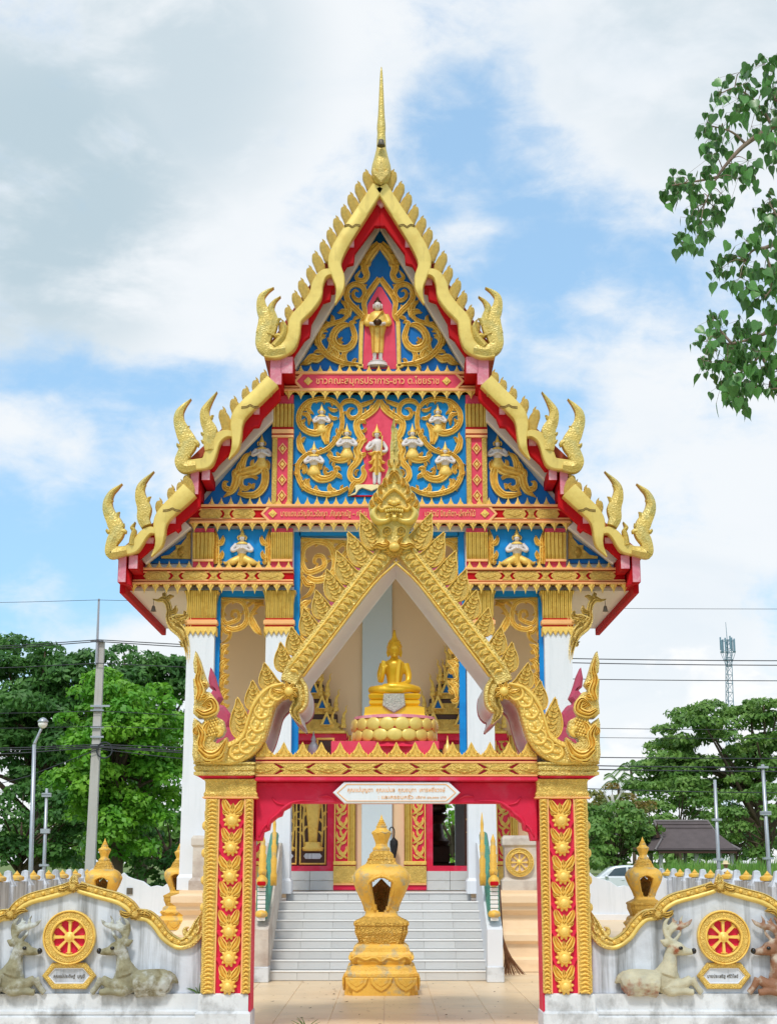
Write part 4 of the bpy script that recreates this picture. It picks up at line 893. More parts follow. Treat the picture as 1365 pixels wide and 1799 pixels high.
# tiled skirting below the doors
for a, b in ((dl0 - .02, dl1 + .0), (dr0, dr1 + .02)):
    for j in range(3):
        for k in range(2):
            MB().box(a + (b - a) * j / 3 + .003, a + (b - a) * (j + 1) / 3 - .003, YW - .1, YW - .02, FLOOR + .01 + k * .17, FLOOR + .175 + k * .17, .003).build('skirting_tile', TILEG, porch)
def door(x0, x1, closed):
    t = size(12, YW); B = MB(); B.box(x0, x0 + t, YW - .06, YW + .2, dz0 + .1, dz1); B.box(x1 - t, x1, YW - .06, YW + .2, dz0 + .1, dz1); B.box(x0 - .004, x1 + .004, YW - .08, YW + .2, dz0, dz0 + .1); B.box(x0 - .004, x1 + .004, YW - .08, YW + .2, dz1 - .14, dz1)
    d = B.build('doorway', ROSE, temple)
    def leaf(name, lx0, lx1, yy):
        lf = MB().box(lx0, lx1, yy, yy + .06, dz0 + .1, dz1 - .14, .006).build(name, DARKW, d)
        MB().plate([[(lx0 + .02, dz0 + .12), (lx1 - .02, dz0 + .12), (lx1 - .02, dz1 - .16), (lx0 + .02, dz1 - .16)], [(lx0 + .045, dz0 + .15), (lx1 - .045, dz0 + .15), (lx1 - .045, dz1 - .18), (lx0 + .045, dz1 - .18)]], yy - .025, yy, .006).build('leaf_border', GOLD, lf)
        c, q = (lx0 + lx1) / 2, (lx1 - lx0)
        B = MB()
        for s in (-1, 1): vine(B, [(c + s * q * .30, dz0 + .45), (c + s * q * .34, dz0 + .9), (c + s * q * .29, dz0 + 1.3), (c + s * q * .34, dz0 + 1.8), (c + s * q * .3, dz0 + 2.2)], [.03, .04, .035, .04, .01], .02, yy, .13, .13, .05, (1, -1), lean=.8)
        B.build('leaf_scroll', GOLD, lf, smooth=True)
        B = MB(); B.lathe([(.18, 0), (.2, .06), (.14, .1), (.15, .16), (.05, .17)], (c, yy - .02, dz0 + .36), 12, sy=.3); B.lathe([(.08, 0), (.09, .2), (.13, .55), (.15, .75), (.13, .9), (.05, .96), (.08, 1.02), (.09, 1.1), (.06, 1.2), (.02, 1.3), (.004, 1.5)], (c, yy - .02, dz0 + .52), 12, sy=.4); B.build('leaf_figure', GOLD, lf, smooth=True)
        MB().plate([(c - .17, dz0 + .27), (c - .13, dz0 + .32), (c + .13, dz0 + .32), (c + .17, dz0 + .27), (c + .13, dz0 + .22), (c - .13, dz0 + .22)], yy - .03, yy, .005).build('leaf_plaque', WALLW, lf)
        return lf
    if closed:
        m = (x0 + x1) / 2 - .02; leaf('door_leaf', x0 + t, m - .0, YW + .05); leaf('door_leaf', m + .01, x1 - t, YW + .05)
    else:
        o = leaf('door_leaf', 0, .46, 0); hang(o, (x1 - t - .3, YW + .5, dz0 + .1), d); o.rotation_euler.z = radians(62)
    # pilasters either side
    for s, px in ((-1, x0), (1, x1)):
        a, b = (px - size(37, YW), px - .003) if s < 0 else (px + .003, px + size(37, YW)); pz0, pz1 = FLOOR, dz1 + .1
        pil = MB().box(a, b, YW - .1, YW, pz0, pz1).build('door_pilaster', ROSE, d)
        zl = PZ(1518, YW); ia, ib = (a + .14, b - .02) if s < 0 else (a + .02, b - .14); c = (ia + ib) / 2
        B = MB(); n = 9
        for i in range(n):
            z = zl + .1 + i * .26; sg = 1 if i % 2 else -1
            B.stroke([(c - sg * .1, z), (c + sg * .02, z + .1), (c + sg * .1, z + .24)], [.03, .07, .01], .03, YW - .1, 'groove', 4); flame(B, (c + sg * .02, z + .06), (c - sg * .1, z + .22), .06, .03, YW - .1, .25 * sg); flame(B, (c - sg * .03, z + .02), (c + sg * .1, z + .07), .05, .03, YW - .1, -.25 * sg); flame(B, (c + sg * .04, z + .13), (c - sg * .02, z + .28), .05, .03, YW - .1, .2)
        B.build('scroll_panel', GOLD, pil, smooth=True)
        for e0, e1 in ((ia - .02, ia), (ib, ib + .02)): MB().box(e0, e1, YW - .13, YW - .09, zl, pz1, .005).build('border', GOLD, pil)
        ca, cb = (a, a + .12) if s < 0 else (b - .12, b)
        MB().box(ca, cb, YW - .16, YW - .09, zl + .02, pz1, .02).build('colonnette', REED, pil)
        for z0, z1, dd, m in ((zl - .03, zl, .14, ROSE), (zl - .015, zl + .05, .18, GOLD), (FLOOR + .13, zl - .03, .16, GOLDF), (FLOOR + .1, FLOOR + .13, .18, SALMON), (FLOOR + .012, FLOOR + .1, .15, ROSE)): MB().box(a - .01, b + .01, YW - dd, YW - .08, z0, z1, .008).build('pilaster_base', m, pil)
    # tiered crown
    cx = (x0 + x1) / 2; zc = PZ(1289, YW - .1)
    cr = MB().box(cx - .86, cx + .86, YW - .16, YW, zc - .13, zc, .01).build('door_crown', ROSE, d)
    MB().box(cx - .84, cx + .84, YW - .24, YW, zc + .0, zc + .05, .01).build('crown_base', GOLD, cr)
    z = zc + .05
    for k, hw in enumerate((.80, .66, .50, .36, .22)):
        h = .30 - k * .015
        MB().box(cx - hw * .86, cx + hw * .86, YW - .18 + k * .02, YW, z, z + h, .01).build('crown_tier', DARKW, cr)
        MB().rings([[(cx - q, YW - .23 + k * .02, zz), (cx + q, YW - .23 + k * .02, zz), (cx + q, YW, zz), (cx - q, YW, zz)] for q, zz in ((hw * .95, z), (hw * .88, z + .06), (hw * .92, z + .09), (hw * .92, z + .12), (hw * .84, z + .15), (hw * .84, z + .2))]).build('crown_ledge', GOLDF, cr)
        n = max(1, 3 - k // 2) if k < 4 else 1
        for i in range(n):
            gx = cx + (i - (n - 1) / 2) * hw * (1.0 if n == 2 else .62); g = .12
            MB().plate([[(gx - g, z + .09), (gx, z + .36), (gx + g, z + .09)], [(gx - g * .55, z + .10), (gx, z + .26), (gx + g * .55, z + .10)]], YW - .32 + k * .02, YW - .2 + k * .02, .01).build('crown_gable', GOLD, cr)
            MB().plate([(gx - g * .6, z + .10), (gx, z + .28), (gx + g * .6, z + .10)], YW - .28 + k * .02, YW - .25 + k * .02, .002).build('gable_field', BLUE, cr)
        for s in (-1, 1):
            for e in (1.0, .74):
                bx = cx + s * hw * e; B = MB(); B.lathe([(.05, .05), (.055, .1), (.035, .14), (.045, .18), (.03, .24)], (bx, YW - .2, z), 8); B.stroke([(bx, z + .2), (bx + s * .01, z + .3), (bx + s * .05, z + .36), (bx + s * .04, z + .42), (bx + s * .08, z + .47)], [.06, .05, .03, .02, .004], .03, YW - .2, 'ridge', 4, back=.03); B.build('crown_spike', GOLD, cr)
        z += h
    B = MB(); B.lathe([(.14, 0), (.12, .1), (.08, .16), (.09, .2), (.05, .3), (.03, .5), (.004, .8)], (cx, YW - .12, z), 10, sy=.8); B.build('crown_spire', GOLD, cr, smooth=True)
    MB().box(cx - .3, cx + .3, YW - .2, YW - .1, zc - .5, zc - .2, .01).build('crown_valance', REED, cr)
    return d
door(dl0, dl1, True); door(dr0, dr1, False)
# inside the hall
t = thing('altar', 'dark tiered altar with bronze seated statue inside the open right doorway', 'altar', (PX(756, 37, 1500), 37, zf))
ax, ay = PX(756, 37, 1500), 37
B = MB(); [B.box(ax - q, ax + q, ay - q * .7, ay + q * .7, zf + z0, zf + z1, .02) for q, z0, z1 in ((.7, 0, .35), (.56, .35, .6), (.44, .6, 1.0))]; B.build('altar_step', DARKW, t)
B = MB(); B.lathe([(.42, 0), (.46, .1), (.34, .2), (.28, .5), (.36, .62), (.42, .7), (.2, .78)], (ax, ay, zf + 1.0), 16); B.build('altar_base', BRONZE, t, smooth=True, auto=40)
B = MB(); B.tube([(ax - .34, ay - .1, zf + 1.86), (ax, ay - .18, zf + 1.84), (ax + .34, ay - .1, zf + 1.86)], [.1, .14, .1], 8, 3); B.lathe([(.15, .05), (.18, .3), (.21, .5), (.08, .58), (.08, .62), (.12, .7), (.13, .8), (.09, .9), (.03, 1.0), (.004, 1.15)], (ax, ay, zf + 1.8), 14); B.build('altar_statue', BRONZE, t, smooth=True)
t = thing('umbrella', 'closed black umbrella hanging by its hook beside the right door pilaster', 'umbrella', (PX(692, YW - .2, 1490), YW - .22, PZ(1512, YW)))
ux, uy = PX(692, YW - .2, 1490), YW - .22
B = MB(); B.lathe([(.004, -.02), (.03, .06), (.06, .2), (.075, .3), (.07, .36), (.03, .40), (.012, .42)], (ux, uy, PZ(1513, YW)), 10); B.build('canopy', BLACK, t)
z = PZ(1513, YW) + .40; B = MB(); B.tube([(ux, uy, z), (ux + .01, uy, z + .1), (ux + .0, uy, z + .17), (ux - .04, uy, z + .2), (ux - .075, uy, z + .17), (ux - .075, uy, z + .12)], [.012] * 2, 6, 4); B.build('handle', BLACK, t, smooth=True)
# ---------------------------------------------------------------- the entrance gate
YG = 16.0
XG = PX(696.5, YG, 1500)
gate = thing('entrance_gate', 'gold and red entrance gate with naga arch and demon face on top', 'gate', (XG, YG + .6, 0))
def G2(x): return 2 * XG - x
gx = lambda px, py=1575: PX(px, YG, py)
G_ = []
pa, pb2 = gx(360), gx(443); zc0 = PZ(1745, YG); zct = PZ(1404, YG); GD = 1.25
# pillar
PD = .42
pil = MB().box(pa, pb2, YG, YG + PD, 0.0, PZ(1366, YG)).build('gate_pillar', ROSE, gate)
dup(MB().box(pa - .05, pb2 - .16, YG + GD - .42, YG + GD, 0.0, PZ(1366, YG)).build('rear_pillar', ROSE, gate), mirror=XG)
ppl = MB()
ppl.rings(rectrings(pa, pb2 - .05, YG, YG + PD, [(.06, -.05), (.06, PZ(1780, YG)), (.035, PZ(1776, YG)), (.035, PZ(1748, YG)), (.015, zc0)])); ppl.build('pillar_plinth', PLINTH, pil)
q = pb2 - pa
s1, s2 = pa + q * .25, pb2 - q * .17
MB().box(pa - .012, s1, YG - .05, YG + .02, zc0, zct, .012).build('outer_border', GOLDF, pil)
MB().box(s2, pb2, YG - .045, YG + .02, zc0, zct, .01).build('inner_border', GOLDF, pil)
for x in (s1, s2 - .012): MB().box(x, x + .012, YG - .035, YG + .01, zc0, zct).build('fillet', SALMON, pil)
# small relief beads on the borders
def beadrow(x, n, r, wd, name):
    for i in range(n):
        z = zc0 + (zct - zc0) * (i + .5) / n
        if name not in beadrow.m:
            B = MB(); B.stroke([(-wd * .5, -r), (0, r * .2), (wd * .5, -r * .6)], [r * .5, r * 1.3, r * .3], .02, 0, 'round', 3); B.stroke([(-wd * .45, r * .5), (0, r * .1)], [r * .3, r * .9], .024, 0, 'round', 3); beadrow.m[name] = B.build(name, GOLD, pil, origin=(0, 0, 0), smooth=True); o = beadrow.m[name]
        else: o = beadrow.m[name].copy(); COL.objects.link(o)
        hang(o, (x, YG - .048, z), pil)
beadrow.m = {}
beadrow((pa + s1) / 2, 46, .024, (s1 - pa) * .8, 'border_leaf')
beadrow((pb2 + s2) / 2, 46, .022, (pb2 - s2) * .7, 'border_curl')
# rosettes
def rosette():
    B = MB()
    for k in range(10):
        a = 2 * pi * k / 10; B.stroke([(0, 0), (.055 * cos(a), .055 * sin(a)), (.088 * cos(a), .088 * sin(a))], [.03, .05, .02], .045, 0, 'round', 3, back=.0)
    B.lathe([(.066, 0), (.064, .05), (.045, .075), (.04, .072), (.034, .082), (.004, .088)], (0, 0, 0), 14); n0 = len(B.v) - 14 * 6
    B.v[n0:] = [(x, -z, y) for x, y, z in B.v[n0:]]
    for s in (-1, 1):
        B.stroke([(s * .02, .07), (s * .06, .12), (s * .085, .17), (s * .095, .21)], [.05, .085, .06, .006], .05, 0, 'groove', 4, back=0)
        B.stroke([(s * .03, .06), (s * .075, .07), (s * .1, .10)], [.03, .05, .006], .04, 0, 'groove', 3, back=0)
    B.stroke([(0, .07), (0, .12), (0, .165)], [.05, .06, .006], .055, 0, 'groove', 3, back=0); B.stroke([(0, -.08), (0, -.13)], [.025, .03], .02, 0, 'round', 2, back=0)
    return B
ros0 = rosette().build('rosette', GOLD, pil, origin=(0, 0, 0), smooth=True, auto=60); ros0.data.materials[0] = GOLD
pc = (s1 + s2) / 2
for i in range(7):
    o = ros0 if i == 0 else ros0.copy()
    if i: COL.objects.link(o)
    hang(o, (pc + random.gauss(0, .003), YG - .004, PZ(1441 + i * 48.4, YG) + random.gauss(0, .004)), pil); o.scale = (random.uniform(.96, 1.04), 1, random.uniform(.98, 1.06)); o.rotation_euler.y = random.gauss(0, .05)
    z = PZ(1441 + i * 48.4, YG)
    f = MB().plate([(pc - .13, z + .25), (pc - .11, z + .22), (pc - .09, z + .17), (pc, z + .12), (pc + .09, z + .17), (pc + .11, z + .22), (pc + .13, z + .25), (pc + .13, z + .27), (pc - .13, z + .27)], YG - .025, YG, .006)
    if i: f.build('festoon', ROSE, pil)
    o2 = ros0.copy(); COL.objects.link(o2); hang(o2, (pa + .002, YG + .2, z - .05), pil); o2.rotation_euler.z = radians(-90); o2.scale = (.8, .8, .8)
# capital and cornice
MB().rings(rectrings(pa, pb2, YG, YG + PD, [(.03, PZ(1400, YG)), (.035, PZ(1395, YG)), (.02, PZ(1390, YG)), (.02, PZ(1374, YG)), (.035, PZ(1369, YG))])).build('pillar_capital', GOLDF, pil)
MB().rings(rectrings(pa, pb2, YG, YG + PD, [(.03, PZ(1403.5, YG)), (.045, PZ(1402, YG)), (.045, PZ(1400, YG))])).build('capital_fillet', SALMON, pil)
cx0, cx1 = gx(343, 1350), gx(449, 1350)
MB().rings(rectrings(cx0 + .03, cx1 - .0, YG - .06, YG + GD, [(-.06, PZ(1370, YG)), (.0, PZ(1363.5, YG))])).build('cornice_soffit', ROSE, pil)
MB().rings(rectrings(cx0 + .04, cx1 - .04, YG - .06, YG + GD, [(.0, PZ(1363.4, YG)), (.04, PZ(1362, YG)), (.04, PZ(1357, YG)), (.02, PZ(1356, YG)), (.035, PZ(1353, YG)), (.04, PZ(1350, YG)), (.035, PZ(1347, YG)), (.02, PZ(1345, YG)), (.045, PZ(1343, YG)), (.045, PZ(1340, YG)), (.0, PZ(1339, YG))])).build('cornice', GOLDC, pil)
dup(pil, mirror=XG)
# lintel beam
bx0, bx1 = gx(449, 1350), G2(gx(449, 1350)); pzg = lambda y: PZ(y, YG)
lint = MB().box(bx0, bx1, YG + .02, YG + GD - .02, pzg(1373), pzg(1331)).build('lintel', ROSE, gate)
MB().box(bx0, bx1, YG - .02, YG + .02, pzg(1334.5), pzg(1330.5), .006).build('rail', SALMON, lint); MB().box(bx0, bx1, YG - .012, YG + .02, pzg(1341), pzg(1337.5), .006).build('rail', SALMON, lint)
MB().box(bx0, bx1, YG - .02, YG + .02, pzg(1364.5), pzg(1361), .006).build('rail', SALMON, lint); MB().box(bx0, bx1, YG - .05, YG + .02, pzg(1372), pzg(1366), .006).build('rail', ROSE, lint)
n = 15; wd = (bx1 - bx0) / n
hh = (pzg(1341.5) - pzg(1361)) / 2; zm = (pzg(1341.5) + pzg(1361)) / 2
B = MB(); g = .21; B.plate([(-g, 0), (-g * .62, hh), (g * .62, hh), (g, 0), (g * .62, -hh), (-g * .62, -hh)], -.035, 0, .008); B.stroke([(-g * .6, 0), (0, hh * .4), (g * .6, 0)], [.02, .05, .02], .02, -.03, 'round', 4); B.stroke([(-g * .6, 0), (0, -hh * .4), (g * .6, 0)], [.02, .05, .02], .02, -.03, 'round', 4); B.stroke([(-.05, 0), (.05, 0)], [.04, .04], .03, -.03, 'round', 3)
me1 = B.build('medallion', GOLDF, lint, origin=(0, 0, 0))
B = MB(); g2 = .19; B.plate([(-g2, hh), (-g2 * .55, hh * .3), (-g2 * .85, 0), (-g2 * .55, -hh * .3), (-g2, -hh), (g2, -hh), (g2 * .55, -hh * .3), (g2 * .85, 0), (g2 * .55, hh * .3), (g2, hh)], -.03, 0, .006); B.stroke([(-g2 * .5, 0), (0, 0), (g2 * .5, 0)], [.01, .06, .01], .02, -.026, 'round', 4)
me2 = B.build('link_ornament', GOLDF, lint, origin=(0, 0, 0))
span = (PX(697, YG, 1350) - PX(578, YG, 1350))
for k in range(-2, 3):
    o = me1 if k == -2 else me1.copy()
    if k > -2: COL.objects.link(o)
    hang(o, (XG + k * span, YG + .02, zm), lint)
    if k < 2:
        o = me2 if k == -2 else me2.copy()
        if k > -2: COL.objects.link(o)
        hang(o, (XG + (k + .5) * span, YG + .02, zm), lint)
# upright fringe: carved leaves with side curls
B = MB()
B.plate([(-.5, 0), (-.5, .16), (-.44, .22), (-.40, .34), (-.36, .22), (-.32, .36), (-.2, .52), (-.1, .78), (0, 1.0), (.1, .78), (.2, .52), (.32, .36), (.36, .22), (.40, .34), (.44, .22), (.5, .16), (.5, 0)], -.2, 0, .05)
for a in (.24, .14): B.stroke([(-a, .22), (-a * .5, .48), (0, .62 + a), (a * .5, .48), (a, .22)], [.05, .07, .06, .07, .05], .07, -.19, 'round', 3)
for s in (-1, 1): B.stroke(spiral((s * .33, .2), .10, .02, 90, 90 + s * 420, 10), [.08, .03], .08, -.18, 'round', 2)
B.stroke([(0, .12), (0, .4)], [.1, .02], .1, -.19, 'round', 3)
pe = B.build('fringe_leaf', GOLD, lint, origin=(0, 0, 0))
for i in range(n):
    o = pe if i == 0 else pe.copy()
    if i: COL.objects.link(o)
    hang(o, (bx0 + wd * (i + .5), YG + .03, pzg(1330.5)), lint); o.scale = (wd * .99, .22, pzg(1303) - pzg(1330.5))
# header panel with stepped shoulders, plaque
HP = [(447, 1373), (447, 1477), (459, 1477), (462, 1462), (472, 1458), (474, 1446), (486, 1436), (494, 1433), (497, 1424), (508, 1418), (512, 1411)]
hp = T(HP, YG); hp = hp + [(G2(x), z) for x, z in reversed(hp)]
hdr = MB().plate(hp, YG + .10, YG + .28, .012).build('header_panel', ROSE, gate)
for s in (0, 1):
    f = (lambda x: x) if not s else (lambda x: 1393 - x); B = MB()
    for pts, wd2 in (([(470, 1455), (476, 1440), (488, 1430), (500, 1418), (520, 1408), (560, 1406)], [3, 6, 5, 5, 4, 1]), ([(478, 1400), (486, 1410), (500, 1414)], [1, 4, 1]), ([(455, 1470), (462, 1455), (470, 1448)], [2, 5, 2]), ([(560, 1400), (576, 1398), (590, 1406)], [1, 4, 1])):
        B.stroke(T([(f(x), y) for x, y in pts], YG + .1), [size(v, YG) for v in wd2], .02, YG + .10, 'round', 4)
    B.build('header_relief', ROSE, hdr, smooth=True)
plq = MB().plate(hexa(585, 808, 1374, 1411.5, YG, 20), YG - .03, YG + .10, .008).build('name_plaque', WHITE, hdr)
MB().plate([hexa(592, 801, 1377.5, 1408, YG, 17), hexa(594, 799, 1378.8, 1406.8, YG, 16)], YG - .036, YG - .02, .001).build('plaque_line', SALMON, plq)
for body, tx, ty, tw, hp2 in (('คุณแม่บุญตา  คุณแม่มล  คุณอนุทา  เคารพยิ่งวงษ์', 696, 1391.5, 168, 7.5), (': และครอบครัว', 695, 1403.5, 60, 6.5), (': บริจาค ๘๐,๐๐๐ บาท', 755, 1403, 56, 4.5)):
    MB().text(body, PX(tx, YG, 1390), pzg(ty), YG - .03, size(hp2, YG), .006, size(tw, YG)).build('lettering', SALMON, plq)
# naga arch: arms, hooked tips, tail body
CA = dict(o=(0, 0), s=1.0)
ka = YG / FPX
arm = [(688, 960), (640, 1020), (577, 1102), (520, 1176), (508, 1200)]
hook = [(512, 1190), (524, 1212), (527, 1235), (518, 1252), (529, 1272)]
tail = [(512, 1214), (486, 1218), (466, 1236), (456, 1266), (446, 1295), (428, 1315), (404, 1325), (376, 1326)]
YA = YG - .02
B = MB(); B.stroke(T(arm, YA), [w_ * ka for w_ in (34, 35, 35, 35, 30)], .10, YA, 'flat', 4, back=.1)
arm_o = B.build('arch_arm', GOLDC, gate, smooth=True, auto=40)
B = MB(); at = T([(683, 968), (640, 1024), (577, 1106), (523, 1176)], YA - .09)
up_ = T([(672, 962), (630, 1016), (567, 1098), (508, 1174)], YA - .09)
B.stroke(up_, [5 * ka] * 2, .03, YA - .085, 'round', 3); lo = T([(700, 986), (655, 1028), (592, 1110), (533, 1188)], YA - .09); B.stroke(lo, [4 * ka] * 2, .03, YA - .085, 'round', 3); B.build('arm_bead', GOLD, arm_o, smooth=True)
# overlapping leaf scales down the arm
for i in range(19):
    f = (i + .5) / 19; a = np.array(up_[0]) + (np.array(up_[3]) - np.array(up_[0])) * f; d = np.array(up_[3]) - np.array(up_[0]); d = d / np.hypot(*d); nr = np.array((-d[1], d[0])); nr = nr if nr[0] > 0 else -nr
    if i == 0:
        B = MB(); B.stroke([(-.052, .01), (-.01, .045), (.05, .03)], [.03, .062, .01], .045, 0, 'groove', 4); B.stroke([(-.04, -.05), (.0, -.02), (.045, -.035)], [.02, .034, .01], .035, 0, 'round', 4)
        sc0 = B.build('arm_scale', GOLD, arm_o, origin=(0, 0, 0), smooth=True); o = sc0
    else: o = sc0.copy(); COL.objects.link(o)
    c = a + nr * 12 * ka; ang = atan2(nr[1], nr[0]); hang(o, (c[0], YA - .098, c[1]), arm_o); o.rotation_euler.y = -ang
G_.append(arm_o)
B = MB(); B.stroke(T(hook, YA), [w_ * ka for w_ in (30, 36, 28, 18, 3)], .08, YA - .01, 'groove', 5, back=.1); G_.append(B.build('arch_hook', GOLDC, gate, smooth=True, auto=50))
B = MB(); B.stroke(T(tail, YA), [w_ * ka for w_ in (20, 34, 40, 42, 42, 42, 40, 34)], .11, YA - .005, 'flat', 5, back=.1); tl = B.build('naga_body', GOLDS, gate, smooth=True, auto=40); G_.append(tl)
B = MB(); B.stroke(T([(500, 1203), (472, 1212), (448, 1240), (437, 1270), (428, 1296), (410, 1310), (388, 1315)], YA), [6 * ka] * 2, .05, YA - .10, 'round', 5); B.build('body_ridge', GOLD, tl, smooth=True)
for i in range(7):
    p = catmull(tail, 4)[4 + i * 3]; p2 = catmull(tail, 4)[5 + i * 3]; d = np.array(p2) - np.array(p); a = atan2(-d[1], d[0])
    if i == 0: B = MB(); B.stroke([(-.07, .055), (.02, .07), (.07, 0), (.02, -.07), (-.07, -.055)], [.015, .03, .04, .03, .015], .03, 0, 'round', 4); B.stroke([(-.03, 0), (.04, 0)], [.05, .02], .03, 0, 'round', 3); b0 = B.build('belly_plate', GOLD, tl, origin=(0, 0, 0), smooth=True); o = b0
    else: o = b0.copy(); COL.objects.link(o)
    c = T([p], YA - .1)[0]; hang(o, (c[0], YA - .108, c[1]), tl); o.rotation_euler.y = -a
# joint flower
B = MB(); c = T([(509, 1217)], YA)[0]
for k in range(8): a = 2 * pi * k / 8 + .2; flame(B, (c[0] + .03 * cos(a), c[1] + .03 * sin(a)), (c[0] + .10 * cos(a), c[1] + .10 * sin(a)), .055, .05, YA - .10, .1)
B.ell((c[0], YA - .13, c[1]), (.05, .05, .05)); flame(B, (c[0] - .05, c[1]), (c[0] - .19, c[1] + .035), .07, .05, YA - .10, .2); G_.append(B.build('joint_flower', GOLD, gate, smooth=True, auto=60))
# back-fin leaves
def fin(base, tip, wpx, name='fin_leaf'):
    b_, t_ = T([base], YA)[0], T([tip], YA)[0]; d = Vector((t_[0] - b_[0], 0, t_[1] - b_[1])); l = d.length; wl = wpx * ka
    if not fin.m:
        B = MB(); out = catmull([(.10, -.06), (-.34, .12), (-.42, .38), (-.30, .64), (-.12, .84), (0, 1.02), (.10, .80), (.2, .55), (.28, .3), (.38, .06)], 3, closed=True)
        B.plate([tuple(p) for p in out], -.10, .06, .03); o = B.build(name, GOLDC, gate, origin=(0, 0, 0)); fin.m = o
        B = MB(); B.stroke([tuple(p) for p in out[2:15]], [.05] * 2, .05, -.09, 'round', 1); B.stroke([tuple(p) for p in out[15:29]], [.05] * 2, .05, -.09, 'round', 1); B.build('leaf_rim', GOLD, o, smooth=True, origin=(0, 0, 0))
        B = MB()
        for zz in (.1, .26, .42, .58, .72):
            for s in (-1, 1): flame(B, (-.02, zz), (-.02 + s * .24 * (1 - zz * .6), zz + .14), .13, .045, -.09, .25 * -s, n=3)
        B.build('leaf_vein', GOLD, o, smooth=True, origin=(0, 0, 0))
    else:
        o = fin.m.copy(); COL.objects.link(o)
        for k_ in fin.m.children: c2 = k_.copy(); COL.objects.link(c2); c2.parent = o; WORLD[c2] = WORLD[k_]
    hang(o, (b_[0], YA + .0, b_[1]), gate); o.scale = (wl / .60, .7, l * 1.03); o.rotation_euler.y = atan2(d.x, d.z)
    return o
fin.m = None
for base, tip, w_ in (((668, 966), (635, 907), 32), ((646, 995), (613, 940), 32), ((622, 1026), (593, 973), 31), ((600, 1056), (575, 1005), 30), ((576, 1088), (556, 1041), 29), ((553, 1118), (535, 1072), 29), ((528, 1152), (513, 1105), 28), ((506, 1182), (494, 1132), 27), ((480, 1212), (466, 1168), 27), ((455, 1250), (445, 1199), 28), ((434, 1300), (419, 1230), 32)):
    G_.append(fin(base, tip, w_))
# naga heads at the corners
CH = dict(o=(330, 1140), s=.16679)
hd = [(80, 1195), (64, 1120), (74, 980), (68, 800), (84, 736), (130, 768), (160, 800), (190, 770), (176, 738), (120, 738), (72, 690), (84, 560), (78, 420), (72, 328), (100, 330), (124, 296), (84, 262), (74, 160), (97, 36), (140, 130), (166, 220), (192, 300), (228, 380), (186, 432), (200, 460), (250, 470), (318, 560), (330, 640), (296, 712), (384, 762), (406, 860), (376, 925), (304, 948), (288, 985), (330, 1005), (376, 970), (424, 938), (440, 1060), (400, 1195)]
hdT = T(hd, YA - .02, CH['o'], CH['s'])
B = MB(); B.plate(hdT, YA - .17, YA + .08, .03); head = B.build('naga_head', GOLDC, gate)
r = rel(CH, YA - .165)
r.st([(300, 820), (350, 880), (320, 930)], [40, 60, 20], .05, 'round'); c = r.p([(338, 842)])[0]; r.B.ell((c[0], YA - .19, c[1]), (.028, .028, .028))
r.st([(120, 1050), (220, 1130), (330, 1100), (410, 960)], [60, 110, 100, 20]); r.st([(90, 640), (180, 690), (290, 640), (250, 540), (150, 600)], [40, 80, 90, 70, 10]); r.st([(110, 540), (140, 440), (110, 330), (130, 220), (100, 80)], [60, 90, 70, 60, 6]); r.st([(110, 800), (160, 900), (140, 1010), (200, 1080)], [40, 80, 80, 20])
for a, b, q_, bd in (((200, 480), (110, 500), 70, .2), ((150, 380), (210, 400), 60, .2), ((120, 300), (170, 250), 50, .2), ((200, 900), (240, 760), 80, .2), ((260, 1150), (160, 1170), 70, .2), ((300, 1150), (390, 1100), 70, -.2), ((100, 900), (80, 820), 50, .2), ((280, 600), (180, 560), 60, .2)): r.fm(a, b, q_, bd, .05)
r.B.build('head_relief', GOLD, head, smooth=True, auto=60)
B = MB(); r = rel(CH, YA - .165)
for i in range(5):
    for j in range(6): c = r.p([(190 + i * 28 + (j % 2) * 14, 770 + j * 30 - i * 8)])[0]; r.B.ell((c[0], YA - .175, c[1]), (.015, .015, .015), 6, 4)
r.B.build('cheek_scales', GOLD, head, smooth=True); tag(head.children[-1], kind='stuff')
G_.append(head)
for o in G_: dup(o, mirror=XG)
# white vault between front and rear faces
def vault(name, path, wd2, mat):
    p = catmull(T(path, YG), 5); m = len(p); ww = np.interp(np.linspace(0, 1, m), np.linspace(0, 1, len(wd2)), wd2) * ka / 2; R = []
    for i in range(m):
        d = p[min(i + 1, m - 1)] - p[max(i - 1, 0)]; d = d / np.hypot(*d); n2 = np.array((-d[1], d[0])); a, b = p[i] + n2 * ww[i], p[i] - n2 * ww[i]
        R.append([(a[0], YG + .07, a[1]), (b[0], YG + .07, b[1]), (b[0], YG + GD - .1, b[1]), (a[0], YG + GD - .1, a[1])])
    return MB().rings(R).build(name, mat, gate, smooth=True, auto=40)
v1 = vault('arch_vault', [(696, 954), (640, 1024), (577, 1106), (520, 1180), (508, 1202)], [34] * 2, WHITE2)
v2 = vault('hook_vault', hook, [30, 36, 28, 18, 4], WHITE2); v3 = vault('body_vault', tail, [20, 34, 42, 44, 44, 44, 42, 36], WHITE2)
for o in (v1, v2, v3): dup(o, mirror=XG)
# rear face, painted faded pink on this side
rear = []
for o in list(G_):
    c = o.copy(); COL.objects.link(c); setmat(c, FADED if o.name.split('.')[0] != 'arch_arm' else WHITE2); w0 = WORLD[o].copy(); w0.y = 2 * (YG + GD / 2) - w0.y; hang(c, w0, gate); c.scale.y = -o.scale.y; rear.append(c); dup(c, mirror=XG)
